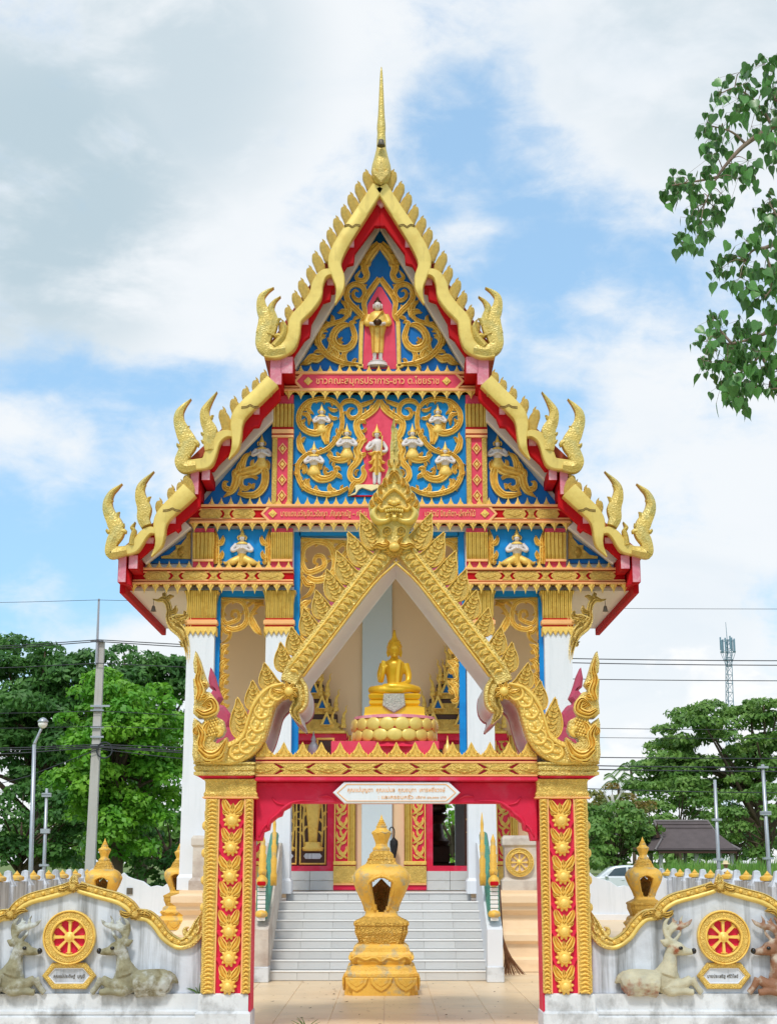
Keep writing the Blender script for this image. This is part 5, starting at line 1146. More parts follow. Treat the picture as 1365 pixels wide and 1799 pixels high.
# demon face crowning the arch
CK = dict(o=(630, 770), s=.12230); YK = YG - .06
XK = PX(692.5, YG, 850)
r = rel(CK, YK); ctr = 510
def ks(pts): return [(2 * ctr - x, y) for x, y in pts]
B = MB(); half = [(510, -300), (490, -120), (462, 60), (452, 130), (455, 300), (420, 470), (360, 620), (280, 740), (190, 860), (140, 960), (160, 1100), (220, 1220), (290, 1330), (300, 1440), (230, 1540), (320, 1600), (450, 1620), (510, 1660)]
B.plate(r.p(half + ks(list(reversed(half[1:-1])))), YK - .10, YK + .16, .05); kala = B.build('demon_head', GOLDW, gate)
def both(fn):
    for m in (lambda p: p, lambda p: (2 * ctr - p[0], p[1])): fn(m)
r = rel(CK, YK - .09)
both(lambda m: r.st([m(p) for p in [(520, 1010), (420, 1000), (330, 1040), (290, 990), (330, 930)]], [40, 60, 60, 50, 10], .07, 'round'))
both(lambda m: r.st([m(p) for p in [(510, 740), (440, 780), (370, 850), (340, 900)]], [40, 50, 40, 10], .06, 'round'))
both(lambda m: r.st([m(p) for p in [(510, 500), (460, 560), (440, 640), (490, 640)]], [40, 60, 50, 10], .06))
both(lambda m: r.st([m(p) for p in [(500, 480), (470, 490), (440, 520)]], [30, 40, 10], .05))
for a, b, q_ in (((400, 700), (390, 560), 70), ((330, 800), (330, 660), 70), ((270, 900), (250, 780), 80), ((230, 1000), (180, 880), 80), ((340, 930), (270, 840), 80), ((470, 420), (440, 300), 50)):
    both(lambda m: r.fm(m(a), m(b), q_, .2 if m((0, 0))[0] == 0 else -.2, .06))
both(lambda m: r.B.ell((r.p([m((455, 930))])[0][0], YK - .13, r.p([m((455, 930))])[0][1]), (.03, .04, .026)))
c = r.p([(510, 950)])[0]; r.B.ell((c[0], YK - .14, c[1]), (.04, .05, .03))
r.B.build('face_relief', GOLD, kala, smooth=True, auto=60)
r = rel(CK, YK - .09)
both(lambda m: r.st([m(p) for p in [(250, 1010), (210, 1090), (270, 1190), (390, 1200), (470, 1150)]], [60, 110, 110, 80, 50], .09, 'round'))
both(lambda m: [r.st([m(p) for p in [(450 - k * 14, 1170 - k * 22), (480, 1150 - k * 20), (470, 1130 - k * 18)]], [16, 18, 8], .11, 'round') for k in range(3)])
r.st([(400, 1110), (510, 1150), (620, 1110)], [60, 110, 60], .07, 'round')
both(lambda m: r.st([m(p) for p in spiral((415, 1345), 80, 12, 90, 810, 26)], [16, 10], .05, 'round'))
r.B.build('arms_and_chest', GOLDB, kala, smooth=True, auto=60)
B = MB()
for i in range(8): c = r.p([(395 + i * 33, 1042 - abs(i - 3.5) ** 2 * -1.2)])[0]; B.ell((c[0], YK - .14, c[1]), (.014, .02, .02), 8, 5)
B.build('teeth', GOLDB, kala, smooth=True)
r = rel(CK, YK - .09); c = r.p([(512, 1570)])[0]
for k in range(11): a = radians(180 + k * 18); flame(r.B, (c[0] + .04 * cos(a), c[1] + .04 * sin(a)), (c[0] + .11 * cos(a), c[1] + .11 * sin(a)), .045, .04, YK - .08, .05)
r.B.ell((c[0], YK - .12, c[1]), (.062, .06, .05)); both(lambda m: r.st([m(p) for p in [(430, 1540), (350, 1560), (280, 1540), (200, 1570)]], [60, 90, 80, 8], .06))
both(lambda m: r.fm(m((440, 1520)), m((380, 1440)), 70)); r.B.build('chest_flower', GOLD, kala, smooth=True, auto=60)
# pedestal of the statue
YBu = YG + .52; bxx = PX(693, YBu, 1270); zb = PZ(1331, YG)
B = MB(); B.box(bxx - .66, bxx + .46, YG + .14, YG + GD - .1, zb - .1, PZ(1300, YG)); B.build('pedestal_base', PINK, gate)
B = MB(); B.lathe([(.44, 0), (.40, .05), (.39, .14), (.46, .2)], (bxx, YBu, PZ(1316, YBu)), 36); B.build('pedestal_drum', ROSE, gate, smooth=True, auto=40)
def lotus(R, z, hgt, n, off, name, par):
    B = MB(); B.lathe([(R * .92, -.01), (R, hgt * .3), (R * 1.0, hgt * .7), (R * .93, hgt + .01)], (bxx, YBu, z), 36); ob = B.build(name, GOLD, par, smooth=True)
    for i in range(n):
        a = 2 * pi * (i + off) / n
        if i == 0: P_ = MB(); P_.ell((0, 0, 0), (R * pi / n * 1.12, .022, hgt * .60), 12, 8); me0 = P_.build('petal', GOLDB, ob, smooth=True, origin=(0, 0, 0)); o = me0
        else: o = me0.copy(); COL.objects.link(o)
        hang(o, (bxx + R * .985 * sin(a), YBu - R * .985 * cos(a), z + hgt * .5), ob); o.rotation_euler.z = a
    return ob
zl0 = PZ(1300, YBu - .4)
lotus(.445, zl0, .115, 18, 0, 'lower_lotus', gate); lotus(.452, zl0 + .112, .115, 18, .5, 'upper_lotus', gate)
B = MB(); B.lathe([(.44, 0), (.43, .03), (.36, .04)], (bxx, YBu, zl0 + .235), 36); B.build('lotus_top', MAUVE, gate, smooth=True, auto=40)

# ---------------------------------------------------------------- seated statue
CLOTH = material('silver_brocade', S(196, 196, 184), .5, .1, .2, 40, bump=.5, bscale=60, btype='carve', bdist=.008, col2=S(130, 134, 128), c2scale=70)
st = thing('seated_statue', 'golden seated statue with raised right hand on lotus base within the gate arch', 'statue', (bxx, YBu, zl0 + .27))
z0 = zl0 + .272
B = MB(); B.rings(rectrings(bxx - .27, bxx + .27, YBu - .13, YBu + .16, [(.055, z0), (.05, z0 + .02), (.044, z0 + .09), (.01, z0 + .10), (-.02, z0 + .115), (.0, z0 + .135), (.0, z0 + .16), (-.02, z0 + .175), (.0, z0 + .19), (.01, z0 + .225), (-.02, z0 + .245)])); B.build('throne', STATUE, st)
sz = lambda y: PZ(y, YBu)
MB().plate(T([(674, 1219), (710, 1219), (712, 1240), (704, 1246), (692, 1253), (680, 1246), (672, 1240)], YBu - .17), YBu - .21, YBu - .16, .01).build('throne_cloth', CLOTH, st)
zs = z0 + .245; H = sz(1110) - zs
B = MB(); X = bxx; Yc = YBu + .02
B.tube([(X - .255, Yc - .02, zs + .042), (X - .15, Yc - .11, zs + .04), (X + .05, Yc - .145, zs + .036), (X + .15, Yc - .11, zs + .042)], [.042, .05, .042, .032], 10, 4)
B.tube([(X + .255, Yc - .02, zs + .045), (X + .15, Yc - .12, zs + .058), (X - .02, Yc - .15, zs + .07), (X - .12, Yc - .12, zs + .072)], [.042, .046, .038, .03], 10, 4)
B.ell((X, Yc, zs + .06), (.17, .11, .055), 16, 8)
B.lathe([(.085, .04), (.078, .12), (.092, .20), (.115, .28), (.12, .325), (.10, .355), (.045, .385), (.04, .42)], (X, Yc, zs), 18, sy=.68)
B.tube([(X - .118, Yc, zs + .33), (X - .152, Yc - .01, zs + .22), (X - .148, Yc - .05, zs + .135)], [.042, .037, .033], 10, 4); B.tube([(X - .148, Yc - .05, zs + .135), (X - .125, Yc - .11, zs + .21), (X - .115, Yc - .12, zs + .28)], [.033, .027, .022], 10, 4)
B.tube([(X + .118, Yc, zs + .33), (X + .152, Yc - .01, zs + .21), (X + .146, Yc - .04, zs + .125)], [.042, .037, .033], 10, 4); B.tube([(X + .146, Yc - .04, zs + .125), (X + .08, Yc - .12, zs + .098), (X + .01, Yc - .145, zs + .096)], [.033, .025, .02], 10, 4)
for k in range(4): B.tube([(X - .133 + k * .012, Yc - .125, zs + .275), (X - .135 + k * .013, Yc - .13, zs + .32), (X - .135 + k * .013, Yc - .126, zs + .36 - abs(k - 1.5) * .006)], [.0085, .008, .006], 6, 2)
B.tube([(X - .095, Yc - .13, zs + .27), (X - .075, Yc - .135, zs + .30)], [.009, .007], 6)
B.ell((X, Yc - .02, zs + .475), (.066, .068, .085), 16, 12); B.ell((X, Yc - .086, zs + .468), (.011, .016, .022), 8, 6); B.ell((X, Yc - .084, zs + .437), (.022, .01, .008), 8, 5); B.ell((X, Yc - .07, zs + .41), (.025, .02, .018), 8, 5)
for s in (-1, 1): B.ell((X + s * .026, Yc - .08, zs + .487), (.016, .008, .006), 8, 5); B.tube([(X + s * .01, Yc - .086, zs + .496), (X + s * .03, Yc - .08, zs + .508), (X + s * .05, Yc - .064, zs + .496)], [.005, .006, .004], 6, 3); B.tube([(X + s * .068, Yc, zs + .50), (X + s * .074, Yc, zs + .45), (X + s * .066, Yc, zs + .40)], [.012, .015, .01], 6, 3)
B.build('body', STATUE, st, remesh=(.0075, 3, .5))
B = MB(); B.lathe([(.0, .425), (.06, .44), (.078, .49), (.075, .53), (.062, .565), (.038, .585), (.036, .605), (.024, .625), (.018, .66), (.012, .70), (.004, H)], (X, Yc + .012, zs), 16)
for k in range(60):
    a = radians(RNG.uniform(0, 360)); zz = RNG.uniform(.5, .6); rr = np.interp(zz, [.49, .53, .565, .6], [.078, .075, .062, .036]); B.ell((X + rr * cos(a), Yc + .012 + rr * sin(a), zs + zz), (.009,) * 3, 6, 4)
B.build('hair', STATUE, st, smooth=True)
B = MB(); B.stroke([(X + .06, zs + .365), (X + .045, zs + .3), (X + .035, zs + .2), (X + .03, zs + .12)], [.035, .04, .04, .036], .012, Yc - .082, 'flat', 4); B.build('sash', STATUE, st)

# small offerings on the gate deck
zd = PZ(1331, YG)
B = MB(); vx = PX(551, YG + .35, 1300); B.lathe([(.03, 0), (.05, .04), (.062, .1), (.05, .15), (.022, .19), (.03, .21), (.012, .25), (.003, .3)], (vx, YG + .35, zd), 14); tag(B.build('offering_jar', WALLW, smooth=True), 'small white lidded jar on the gate deck left of the pedestal', 'jar')
t = thing('picture_frame', 'small gilt picture frame standing behind the white jar on the gate', 'frame', (PX(572, YG + .5, 1300), YG + .5, zd)); fx0, fx1 = PX(556, YG + .5, 1300), PX(588, YG + .5, 1300)
MB().plate([[(fx0, zd), (fx1, zd), (fx1, zd + .24), (fx0, zd + .24)], [(fx0 + .025, zd + .025), (fx1 - .025, zd + .025), (fx1 - .025, zd + .215), (fx0 + .025, zd + .215)]], YG + .47, YG + .5, .006).build('border', GOLD, t); MB().box(fx0 + .02, fx1 - .02, YG + .485, YG + .5, zd + .02, zd + .22).build('picture', DARKW, t)
B = MB(); vx = PX(786, YG + .45, 1300); B.lathe([(.07, 0), (.07, .04), (.05, .06), (.055, .1), (.035, .15), (.015, .18), (.003, .26)], (vx, YG + .45, zd), 14); tag(B.build('offering_stupa', GOLDB, smooth=True), 'tiny pale bell shaped stupa on the gate deck right of the pedestal', 'ornament')
# ---------------------------------------------------------------- boundary walls with deer and wheel
YL = YG + .14
DEER1 = material('deer_grey', S(140, 136, 110), .75, 0, .25, 6, bump=.7, bscale=16, col2=S(188, 192, 188), c2scale=4.5, c2lo=.48, c2hi=.62, streak=dict(c=S(112, 104, 72), lo=.5, hi=.64, k=.9, s=(7, 7, 7)))
DEER2 = material('deer_pale', S(186, 180, 154), .7, 0, .2, 6, bump=.7, bscale=16, col2=S(150, 84, 54), c2scale=4.2, c2lo=.57, c2hi=.66, streak=dict(c=S(168, 170, 160), lo=.5, hi=.7, k=.7, s=(5, 5, 5)))
DEER3 = material('deer_rust', S(140, 98, 72), .7, 0, .25, 6, bump=.7, bscale=16, col2=S(196, 184, 168), c2scale=5, c2lo=.52, c2hi=.66, streak=dict(c=S(108, 78, 58), lo=.5, hi=.7, k=.7, s=(6, 6, 6)))
EYEM = material('eye_black', S(20, 20, 22), .2)
def deer_mesh():
    """kneeling stag facing left, traced on the wall plane"""
    o, s = (150, 1530), .16117
    def q(x, y, d): p = T([(x, y)], YL, o, s)[0]; return (p[0], YL - d, p[1])
    k = s * YL / FPX
    B = MB()
    B.tube([q(560, 1230, .05), q(700, 1210, .06), q(850, 1210, .055), q(920, 1240, .04)], [140 * k, 135 * k, 135 * k, 105 * k], 14, 4)
    B.ell(q(470, 1180, .05), (150 * k, .10, 150 * k)); B.ell(q(840, 1230, .05), (120 * k, .10, 120 * k))
    B.tube([q(460, 1120, .05), (q(430, 1000, .06)), q(420, 900, .06), q(390, 840, .065)], [125 * k, 80 * k, 62 * k, 66 * k], 12, 4)
    B.ell(q(360, 840, .075), (88 * k, .075, 72 * k)); B.tube([q(340, 850, .08), q(260, 872, .075), q(185, 880, .07)], [66 * k, 44 * k, 30 * k], 10, 3); B.ell(q(185, 875, .07), (26 * k, .04, 30 * k))
    B.tube([q(430, 800, .08), q(480, 780, .09), q(540, 750, .08)], [18 * k, 46 * k, 8 * k], 8, 3)
    B.tube([q(420, 1240, .07), q(300, 1230, .09), q(200, 1170, .08)], [90 * k, 60 * k, 46 * k], 10, 3); B.tube([q(200, 1165, .08), q(140, 1260, .08), q(85, 1325, .07)], [46 * k, 32 * k, 34 * k], 10, 3)
    B.tube([q(470, 1260, .1), q(430, 1310, .11), q(300, 1305, .12), q(180, 1315, .11)], [70 * k, 50 * k, 34 * k, 36 * k], 10, 3)
    B.tube([q(880, 1290, .09), q(780, 1320, .11), q(650, 1320, .11), q(560, 1325, .1)], [64 * k, 36 * k, 30 * k, 28 * k], 10, 3)
    B.tube([q(900, 1120, .05), q(970, 1170, .05), q(1022, 1225, .035)], [48 * k, 44 * k, 10 * k], 8, 3)
    B.tube([q(385, 780, .09), q(450, 730, .09), q(485, 640, .07), q(475, 560, .06), q(430, 505, .06)], [32 * k, 30 * k, 27 * k, 23 * k, 11 * k], 8, 4)
    B.tube([q(385, 760, .09), q(330, 690, .09), q(310, 640, .08)], [22 * k, 19 * k, 8 * k], 7, 3); B.tube([q(450, 710, .08), q(400, 630, .09), q(300, 600, .09), q(230, 570, .08), q(185, 520, .07)], [24 * k, 30 * k, 30 * k, 24 * k, 8 * k], 8, 4)
    B.tube([q(300, 600, .09), q(315, 540, .08), q(290, 480, .08)], [22 * k, 18 * k, 7 * k], 7, 3); B.tube([q(400, 630, .08), q(380, 560, .08), q(345, 545, .08)], [22 * k, 18 * k, 8 * k], 7, 3); B.tube([q(480, 620, .07), q(420, 590, .08), q(385, 520, .07)], [19 * k, 18 * k, 7 * k], 7, 3); B.tube([q(360, 600, .08), q(390, 555, .08), q(400, 500, .07)], [16 * k, 15 * k, 7 * k], 7, 3)
    me = bpy.data.meshes.new('deer'); me.from_pydata(B.v, [], B.f); me.materials.append(DEER1); me = voxel(me, .0085, 7, .5); me.polygons.foreach_set('use_smooth', [True] * len(me.polygons))
    E = MB(); e = q(325, 834, .148); E.ell(e, (.022, .014, .018))
    n_ = MB(); n_.ell(q(172, 868, .085), (.026, .035, .03))
    return me, E, n_
AP = 131
topline = [(131, 1545), (140, 1559), (150, 1563), (177, 1571), (209, 1580), (228, 1592), (240, 1606), (260, 1610), (276, 1624), (289, 1642), (305, 1655), (319, 1659), (335, 1654), (347, 1640), (354, 1622)]
full = [(2 * AP - x, y) for x, y in reversed(topline[1:])] + topline
wmain = T(full, YL)
x_end = gx(357, 1650); 
def deer_wall(name, label, mats):
    w_ = thing(name, label, 'wall', (PX(AP, YL, 1745), YL + .12, 0)); w_['kind'] = 'thing'
    out = catmull(wmain, 4); zb_ = PZ(1746, YL)
    MB().plate([tuple(p) for p in out] + [(out[-1][0] + .02, zb_), (out[0][0] - .02, zb_)], YL, YL + .24, .01).build('wall_panel', WALLW, w_)
    xl, xr = out[0][0] - .3, x_end + .0
    pb3 = MB(); pb3.extrude([(YL - .10, -.05), (YL - .10, PZ(1786, YL)), (YL - .07, PZ(1783, YL)), (YL - .085, PZ(1780, YL)), (YL - .085, PZ(1776, YL)), (YL - .055, PZ(1773, YL)), (YL - .055, zb_ + .004), (YL + .3, zb_ + .004), (YL + .3, -.05)], xl, xr); pb3.build('wall_plinth', PLINTH, w_)
    # coping: plain roll below, beaded band above
    for nm, off, wd_, h_, pr, m in (('coping_roll', 4.5, 10, .055, 'round', GOLDB), ('coping_band', -4, 9, .04, 'flat', GOLDF), ('coping_edge', -9.5, 2.5, .045, 'round', GOLDW)):
        L1, R1_ = [], []
        pts = catmull(T(topline[1:], YL), 4); B = MB()
        for sgn in (1, -1):
            pp = [np.array(p) for p in (pts if sgn > 0 else [(2 * PX(AP, YL, 1600) - p[0], p[1]) for p in pts])]; res = []
            for i in range(len(pp)):
                d = pp[min(i + 1, len(pp) - 1)] - pp[max(i - 1, 0)]; d = d / np.hypot(*d); n_ = np.array((-d[1], d[0])); n_ = n_ if sgn > 0 else -n_
                res.append(pp[i] - n_ * off * ka)
            res = [(x, z) for x, z in res]
            if sgn > 0: res = res[:-2]
            else: res = res[:-2]
            B2 = MB(); B2.stroke(res, [wd_ * ka] * 2, h_, YL - .004, pr, 1, back=.05, smooth=False); B2.build(nm, m, w_, smooth=True, auto=50)
            if nm == 'coping_band':
                cum = 0; last = None
                for i in range(1, len(res)):
                    cum += hypot(res[i][0] - res[i - 1][0], res[i][1] - res[i - 1][1])
                    if cum > 13.2 * ka:
                        cum = 0
                        if not deer_wall.bead: deer_wall.bead = MB().ell((0, 0, 0), (.019, .024, .019), 8, 6).build('bead', GOLD, w_, smooth=True, origin=(0, 0, 0)); o = deer_wall.bead
                        else: o = deer_wall.bead.copy(); COL.objects.link(o)
                        hang(o, (res[i][0], YL - .045, res[i][1]), w_)
    def knot(px, py, sc, name='coping_flower'):
        c = T([(px, py)], YL)[0]; B = MB()
        for k in range(8): a = 2 * pi * k / 8; flame(B, (c[0] + .02 * cos(a), c[1] + .02 * sin(a)), (c[0] + .075 * sc * cos(a), c[1] + .062 * sc * sin(a)), .05 * sc, .05, YL - .03, .1)
        for s in (-1, 1): flame(B, (c[0] + s * .05 * sc, c[1]), (c[0] + s * .17 * sc, c[1] + (-.02 if abs(px - AP) < 5 else .035 * -s * (1 if px > AP else -1))), .065 * sc, .05, YL - .03, .2)
        B.ell((c[0], YL - .07, c[1]), (.036 * sc, .04, .036 * sc), 10, 8); return B.build(name, GOLDF, w_, smooth=True, auto=60)
    knot(131, 1558, 1.0); knot(240, 1606, 1.0); knot(2 * AP - 240, 1606, 1.0)
    B = MB(); c = T([(131, 1556)], YL)[0]; flame(B, c, (c[0], c[1] + .12), .09, .06, YL - .02, 0); B.build('coping_peak', GOLDC, w_, smooth=True)
    for s in (1, -1):
        f = (lambda p: p) if s > 0 else (lambda p: (2 * AP - p[0], p[1])); B = MB()
        B.stroke(T([f(p) for p in ((318, 1658), (334, 1652), (345, 1638), (350, 1622), (356, 1602))], YL), [v * ka for v in (16, 24, 26, 18, 2)], .05, YL - .02, 'groove', 4, back=.05); B.stroke(T([f(p) for p in ((336, 1648), (327, 1640), (326, 1632), (332, 1629))], YL), [v * ka for v in (8, 10, 7, 2)], .05, YL - .02, 'round', 4, back=.05)
        B.stroke(T([f(p) for p in ((348, 1640), (352, 1630), (348, 1622), (344, 1628))], YL), [v * ka for v in (5, 7, 5, 2)], .06, YL - .03, 'round', 4); B.build('coping_tail', GOLDC, w_, smooth=True, auto=60)
    wheel(XZ(124.5, 1646, YL), size(44, YL), YL, ROSE, w_)
    # plaque
    f = MB().plate([hexa(76, 171, 1691, 1737, YL, 18), hexa(86, 160, 1700, 1728, YL, 12)], YL - .05, YL, .012).build('plaque_frame', GOLDF, w_)
    MB().plate(hexa(85, 161, 1699, 1729, YL, 12), YL - .02, YL, .002).build('plaque_face', WALLW, f)
    MB().plate([hexa(86, 160, 1700, 1728, YL, 12), hexa(88, 158, 1702, 1726, YL, 11)], YL - .03, YL, .003).build('plaque_line', WHITE2, f)
    deer_wall.plaques.append((f, XZ(123, 1716, YL)))
    for mm, flip in ((mats[0], False), (mats[1], True)):
        d = bpy.data.objects.new('deer', deer_wall.me); COL.objects.link(d)
        if deer_wall.first: place_o = place_mesh_origin(deer_wall.me); deer_wall.org = place_o; deer_wall.first = False
        hang(d, deer_wall.org, w_)
        e = deer_wall.E if deer_wall.E_o is None else None
        if deer_wall.E_o is None: deer_wall.E_o = deer_wall.E.build('eye', EYEM, d, smooth=True); deer_wall.N_o = deer_wall.Nn.build('nose', EYEM, d, smooth=True)
        else:
            for c0 in (deer_wall.E_o, deer_wall.N_o): c1 = c0.copy(); COL.objects.link(c1); c1.parent = d; WORLD[c1] = WORLD[c0]
        if flip: wl = deer_wall.org.copy(); wl.x = 2 * PX(124.5, YL, 1700) - wl.x; hang(d, wl, w_); d.scale.x = -1
        for s_ in d.material_slots: s_.link = 'OBJECT'; s_.material = mm
    return w_
def place_mesh_origin(me):
    n = len(me.vertices); a = np.empty(n * 3, 'f'); me.vertices.foreach_get('co', a); a = a.reshape(-1, 3); og = np.array(((a[:, 0].min() + a[:, 0].max()) / 2, YL, a[:, 2].min()), 'f'); a -= og; me.vertices.foreach_set('co', a.ravel()); me.update(); return Vector([float(v) for v in og])
deer_wall.bead = None; deer_wall.first = True; deer_wall.me, deer_wall.E, deer_wall.Nn = deer_mesh(); deer_wall.E_o = None; deer_wall.plaques = []
wl_ = deer_wall('boundary_wall', 'white boundary wall with two grey green deer and wheel, left of the gate', (DEER1, DEER1))
wr_ = dup(wl_, mirror=XG); wr_['label'] = 'white boundary wall with pale and rust coloured deer and wheel, right of the gate'
dd = [c for c in wr_.children if c.name.startswith('deer')]
for o, m in zip(dd, (DEER2, DEER3)):
    for s_ in o.material_slots: s_.link = 'OBJECT'; s_.material = m
tag(dd[0], 'pale deer with rust patches'); tag(dd[1], 'rust brown deer')
for w_, (px, body) in zip((wl_, wr_), ((123, 'คุณแม่ประดิษฐ์  บุญมี'), (1268, 'นายประเสริฐ ศรีวิไลย์'))):
    f = next(c for c in w_.children if c.name.startswith('plaque_frame'))
    o = MB().text(body, PX(px, YL, 1716), PZ(1717.5, YL), YL - .02, size(5.5, YL), .006, size(52, YL)).build('lettering', BELL, None)
    o.parent = f; o.matrix_parent_inverse.identity()
    wf = WORLD[f].copy()
    if w_ is wr_: wf.x = 2 * XG - wf.x
    o.location = ((o.location.x - wf.x) * (-1 if w_ is wr_ else 1), o.location.y - wf.y, o.location.z - wf.z)
    if w_ is wr_: o.scale.x = -1
# ---------------------------------------------------------------- ground, courtyard
GRASS = material('grass_ground', S(96, 120, 52), .9, 0, .25, .3, bump=.4, bscale=6, col2=S(150, 136, 92), c2scale=.15, c2lo=.5, c2hi=.7, world=True)
PAVE = material('courtyard_concrete', S(234, 208, 172), .6, 0, .05, .5, world=True, streak=dict(c=S(200, 176, 140), lo=.5, hi=.75, k=.5, s=(1.5, 1.5, 1.5)))
TILE = material('beige_floor_tile', S(228, 202, 164), .38, 0, .05, 1.2, objvar=.03, bump=.03, bscale=20, world=True, col2=S(196, 176, 148), c2scale=1.1, c2lo=.55, c2hi=.8, streak=dict(c=S(150, 130, 104), lo=.66, hi=.8, k=.5, s=(5, 5, 5)))
B = MB(); B.add([(-900, -60, 0), (900, -60, 0), (900, 1800, 0), (-900, 1800, 0)], [(0, 1, 2, 3)]); tag(B.build('ground', GRASS), kind='structure'); bpy.data.objects['ground'].location.z = -.06
yard = MB().box(-8.9, 8.9, 12.0, 48.3, -.4, -.008).build('courtyard', PAVE); tag(yard, kind='structure')
tw = .6; tm = MB().box(-tw / 2 + .003, tw / 2 - .003, -tw / 2 + .003, tw / 2 - .003, -.02, 0, .003)
t0 = tm.build('floor_tile', TILE, yard, origin=(0, 0, 0)); k = 0
for i in range(-5, 5):
    for j in range(15):
        o = t0 if k == 0 else t0.copy()
        if k: COL.objects.link(o)
        hang(o, (i * tw + .3 - .05, 15.2 + j * tw, random.uniform(-.001, .001)), yard); k += 1

# ---------------------------------------------------------------- boundary stone shelter
STONEG = material('old_gilt_stone', S(150, 112, 48), .55, .3, .15, 8, bump=.6, bscale=25, btype='carve')
def sema(label, x, y, sc, name='boundary_stone_shelter', group=None):
    t = thing(name, label, 'shelter', (0, 0, 0), group); s = .17778 * 20.9 / FPX * .97; zz = lambda yy: (1728 - yy) * s
    plan = []
    for a in ((1, .8), (.8, .8), (.8, 1)):
        plan.append(a)
    plan = [(1, -.78), (1, .78), (.9, .78), (.9, .9), (.78, .9), (.78, 1), (-.78, 1), (-.78, .9), (-.9, .9), (-.9, .78), (-1, .78), (-1, -.78), (-.9, -.78), (-.9, -.9), (-.78, -.9), (-.78, -1), (.78, -1), (.78, -.9), (.9, -.9), (.9, -.78)]
    def loft(name_, pr, mat, plan_=plan): return MB().lathe([(r * s, zz(yy)) for r, yy in pr], (0, 0, 0), plan=plan_).build(name_, mat, t)
    b = loft('lower_base', [(352, 1728), (352, 1700), (346, 1560), (352, 1555), (350, 1530), (336, 1500), (325, 1462), (282, 1446)], OCHRE)
    for side_ in range(4):
        for k in (-1, 0, 1):
            c = k * 235 * s; B = MB(); yy = -352 * s
            B.plate([(c - 112 * s, zz(1560)), (c - 95 * s, zz(1620)), (c - 50 * s, zz(1665)), (c, zz(1690)), (c + 50 * s, zz(1665)), (c + 95 * s, zz(1620)), (c + 112 * s, zz(1560))], yy - .022, yy, .012); B.plate([(c - 80 * s, zz(1562)), (c - 60 * s, zz(1612)), (c, zz(1650)), (c + 60 * s, zz(1612)), (c + 80 * s, zz(1562))], yy - .03, yy - .015, .01)
            B.rot(side_ * pi / 2, (0, 0, 0)); B.build('lotus_petal', OCHRE, b)
    m = loft('middle_base', [(282, 1446), (296, 1420), (300, 1375), (292, 1352), (276, 1330), (268, 1290), (238, 1262), (216, 1256)], OCHRE)
    B = MB()
    for side_ in range(4):
        n0 = len(B.v)
        for sg in (-1, 1): B.stroke([(0, zz(1420)), (sg * 70 * s, zz(1380)), (sg * 150 * s, zz(1400)), (sg * 230 * s, zz(1370)), (sg * 290 * s, zz(1400))], [.02, .04, .03, .04, .01], .025, -298 * s, 'round', 4)
        B.rot(side_ * pi / 2, (0, 0, 0), 'Z', n0)
    B.build('swag', OCHRE, m, smooth=True)
    loft('upper_base', [(216, 1256), (232, 1210), (248, 1172), (254, 1165), (252, 1160), (258, 1150), (258, 1090), (270, 1080), (270, 1056), (240, 1040), (200, 1020), (170, 1002)], OCHREC)
    # pierced bulb
    prof = [(168, 1005), (156, 960), (170, 905), (195, 850), (226, 790), (256, 730), (272, 670), (275, 620), (262, 580), (235, 545), (195, 518), (152, 498)]
    rows = catmull(prof, 3); n = 64; V, F = [], []; m_ = len(rows)
    pf = [1 / (abs(cos(2 * pi * i / n)) ** 5 + abs(sin(2 * pi * i / n)) ** 5) ** .2 for i in range(n)]
    for sh in (1.0, .84):
        for r_, yy in rows:
            for i in range(n): V.append((r_ * sh * s * pf[i] * cos(2 * pi * i / n), r_ * sh * s * pf[i] * sin(2 * pi * i / n), zz(yy)))
    hw = lambda yy: np.interp(yy, [636, 645, 670, 710, 800, 900, 950, 958], [0, 60, 100, 112, 88, 60, 44, 0])
    keep = np.ones((m_ - 1, n), bool)
    for a in range(m_ - 1):
        ym = (rows[a][1] + rows[a + 1][1]) / 2; rm = (rows[a][0] + rows[a + 1][0]) / 2
        if 640 < ym < 955:
            for i in range(n):
                th = ((i + .5) / n * 360) % 90; th = min(th, 90 - th); off = abs(rm * pf[i] * sin(radians(th)))
                if off < hw(ym): keep[a, i] = False
    N_ = m_ * n
    for a in range(m_ - 1):
        for i in range(n):
            if not keep[a, i]: continue
            j = (i + 1) % n; p, q_, r_, u = a * n + i, a * n + j, (a + 1) * n + j, (a + 1) * n + i
            F.append((p, q_, r_, u)); F.append((N_ + p, N_ + u, N_ + r_, N_ + q_))
            if not keep[a, (i - 1) % n]: F.append((p, u, N_ + u, N_ + p))
            if not keep[a, j]: F.append((q_, N_ + q_, N_ + r_, r_))
            if a == 0 or not keep[a - 1, i]: F.append((p, N_ + p, N_ + q_, q_))
            if a == m_ - 2 or not keep[a + 1, i]: F.append((u, r_, N_ + r_, N_ + u))
    bulb = MB().add(V, F).build('pierced_bulb', OCHRE, t, smooth=True, auto=50)
    B = MB()
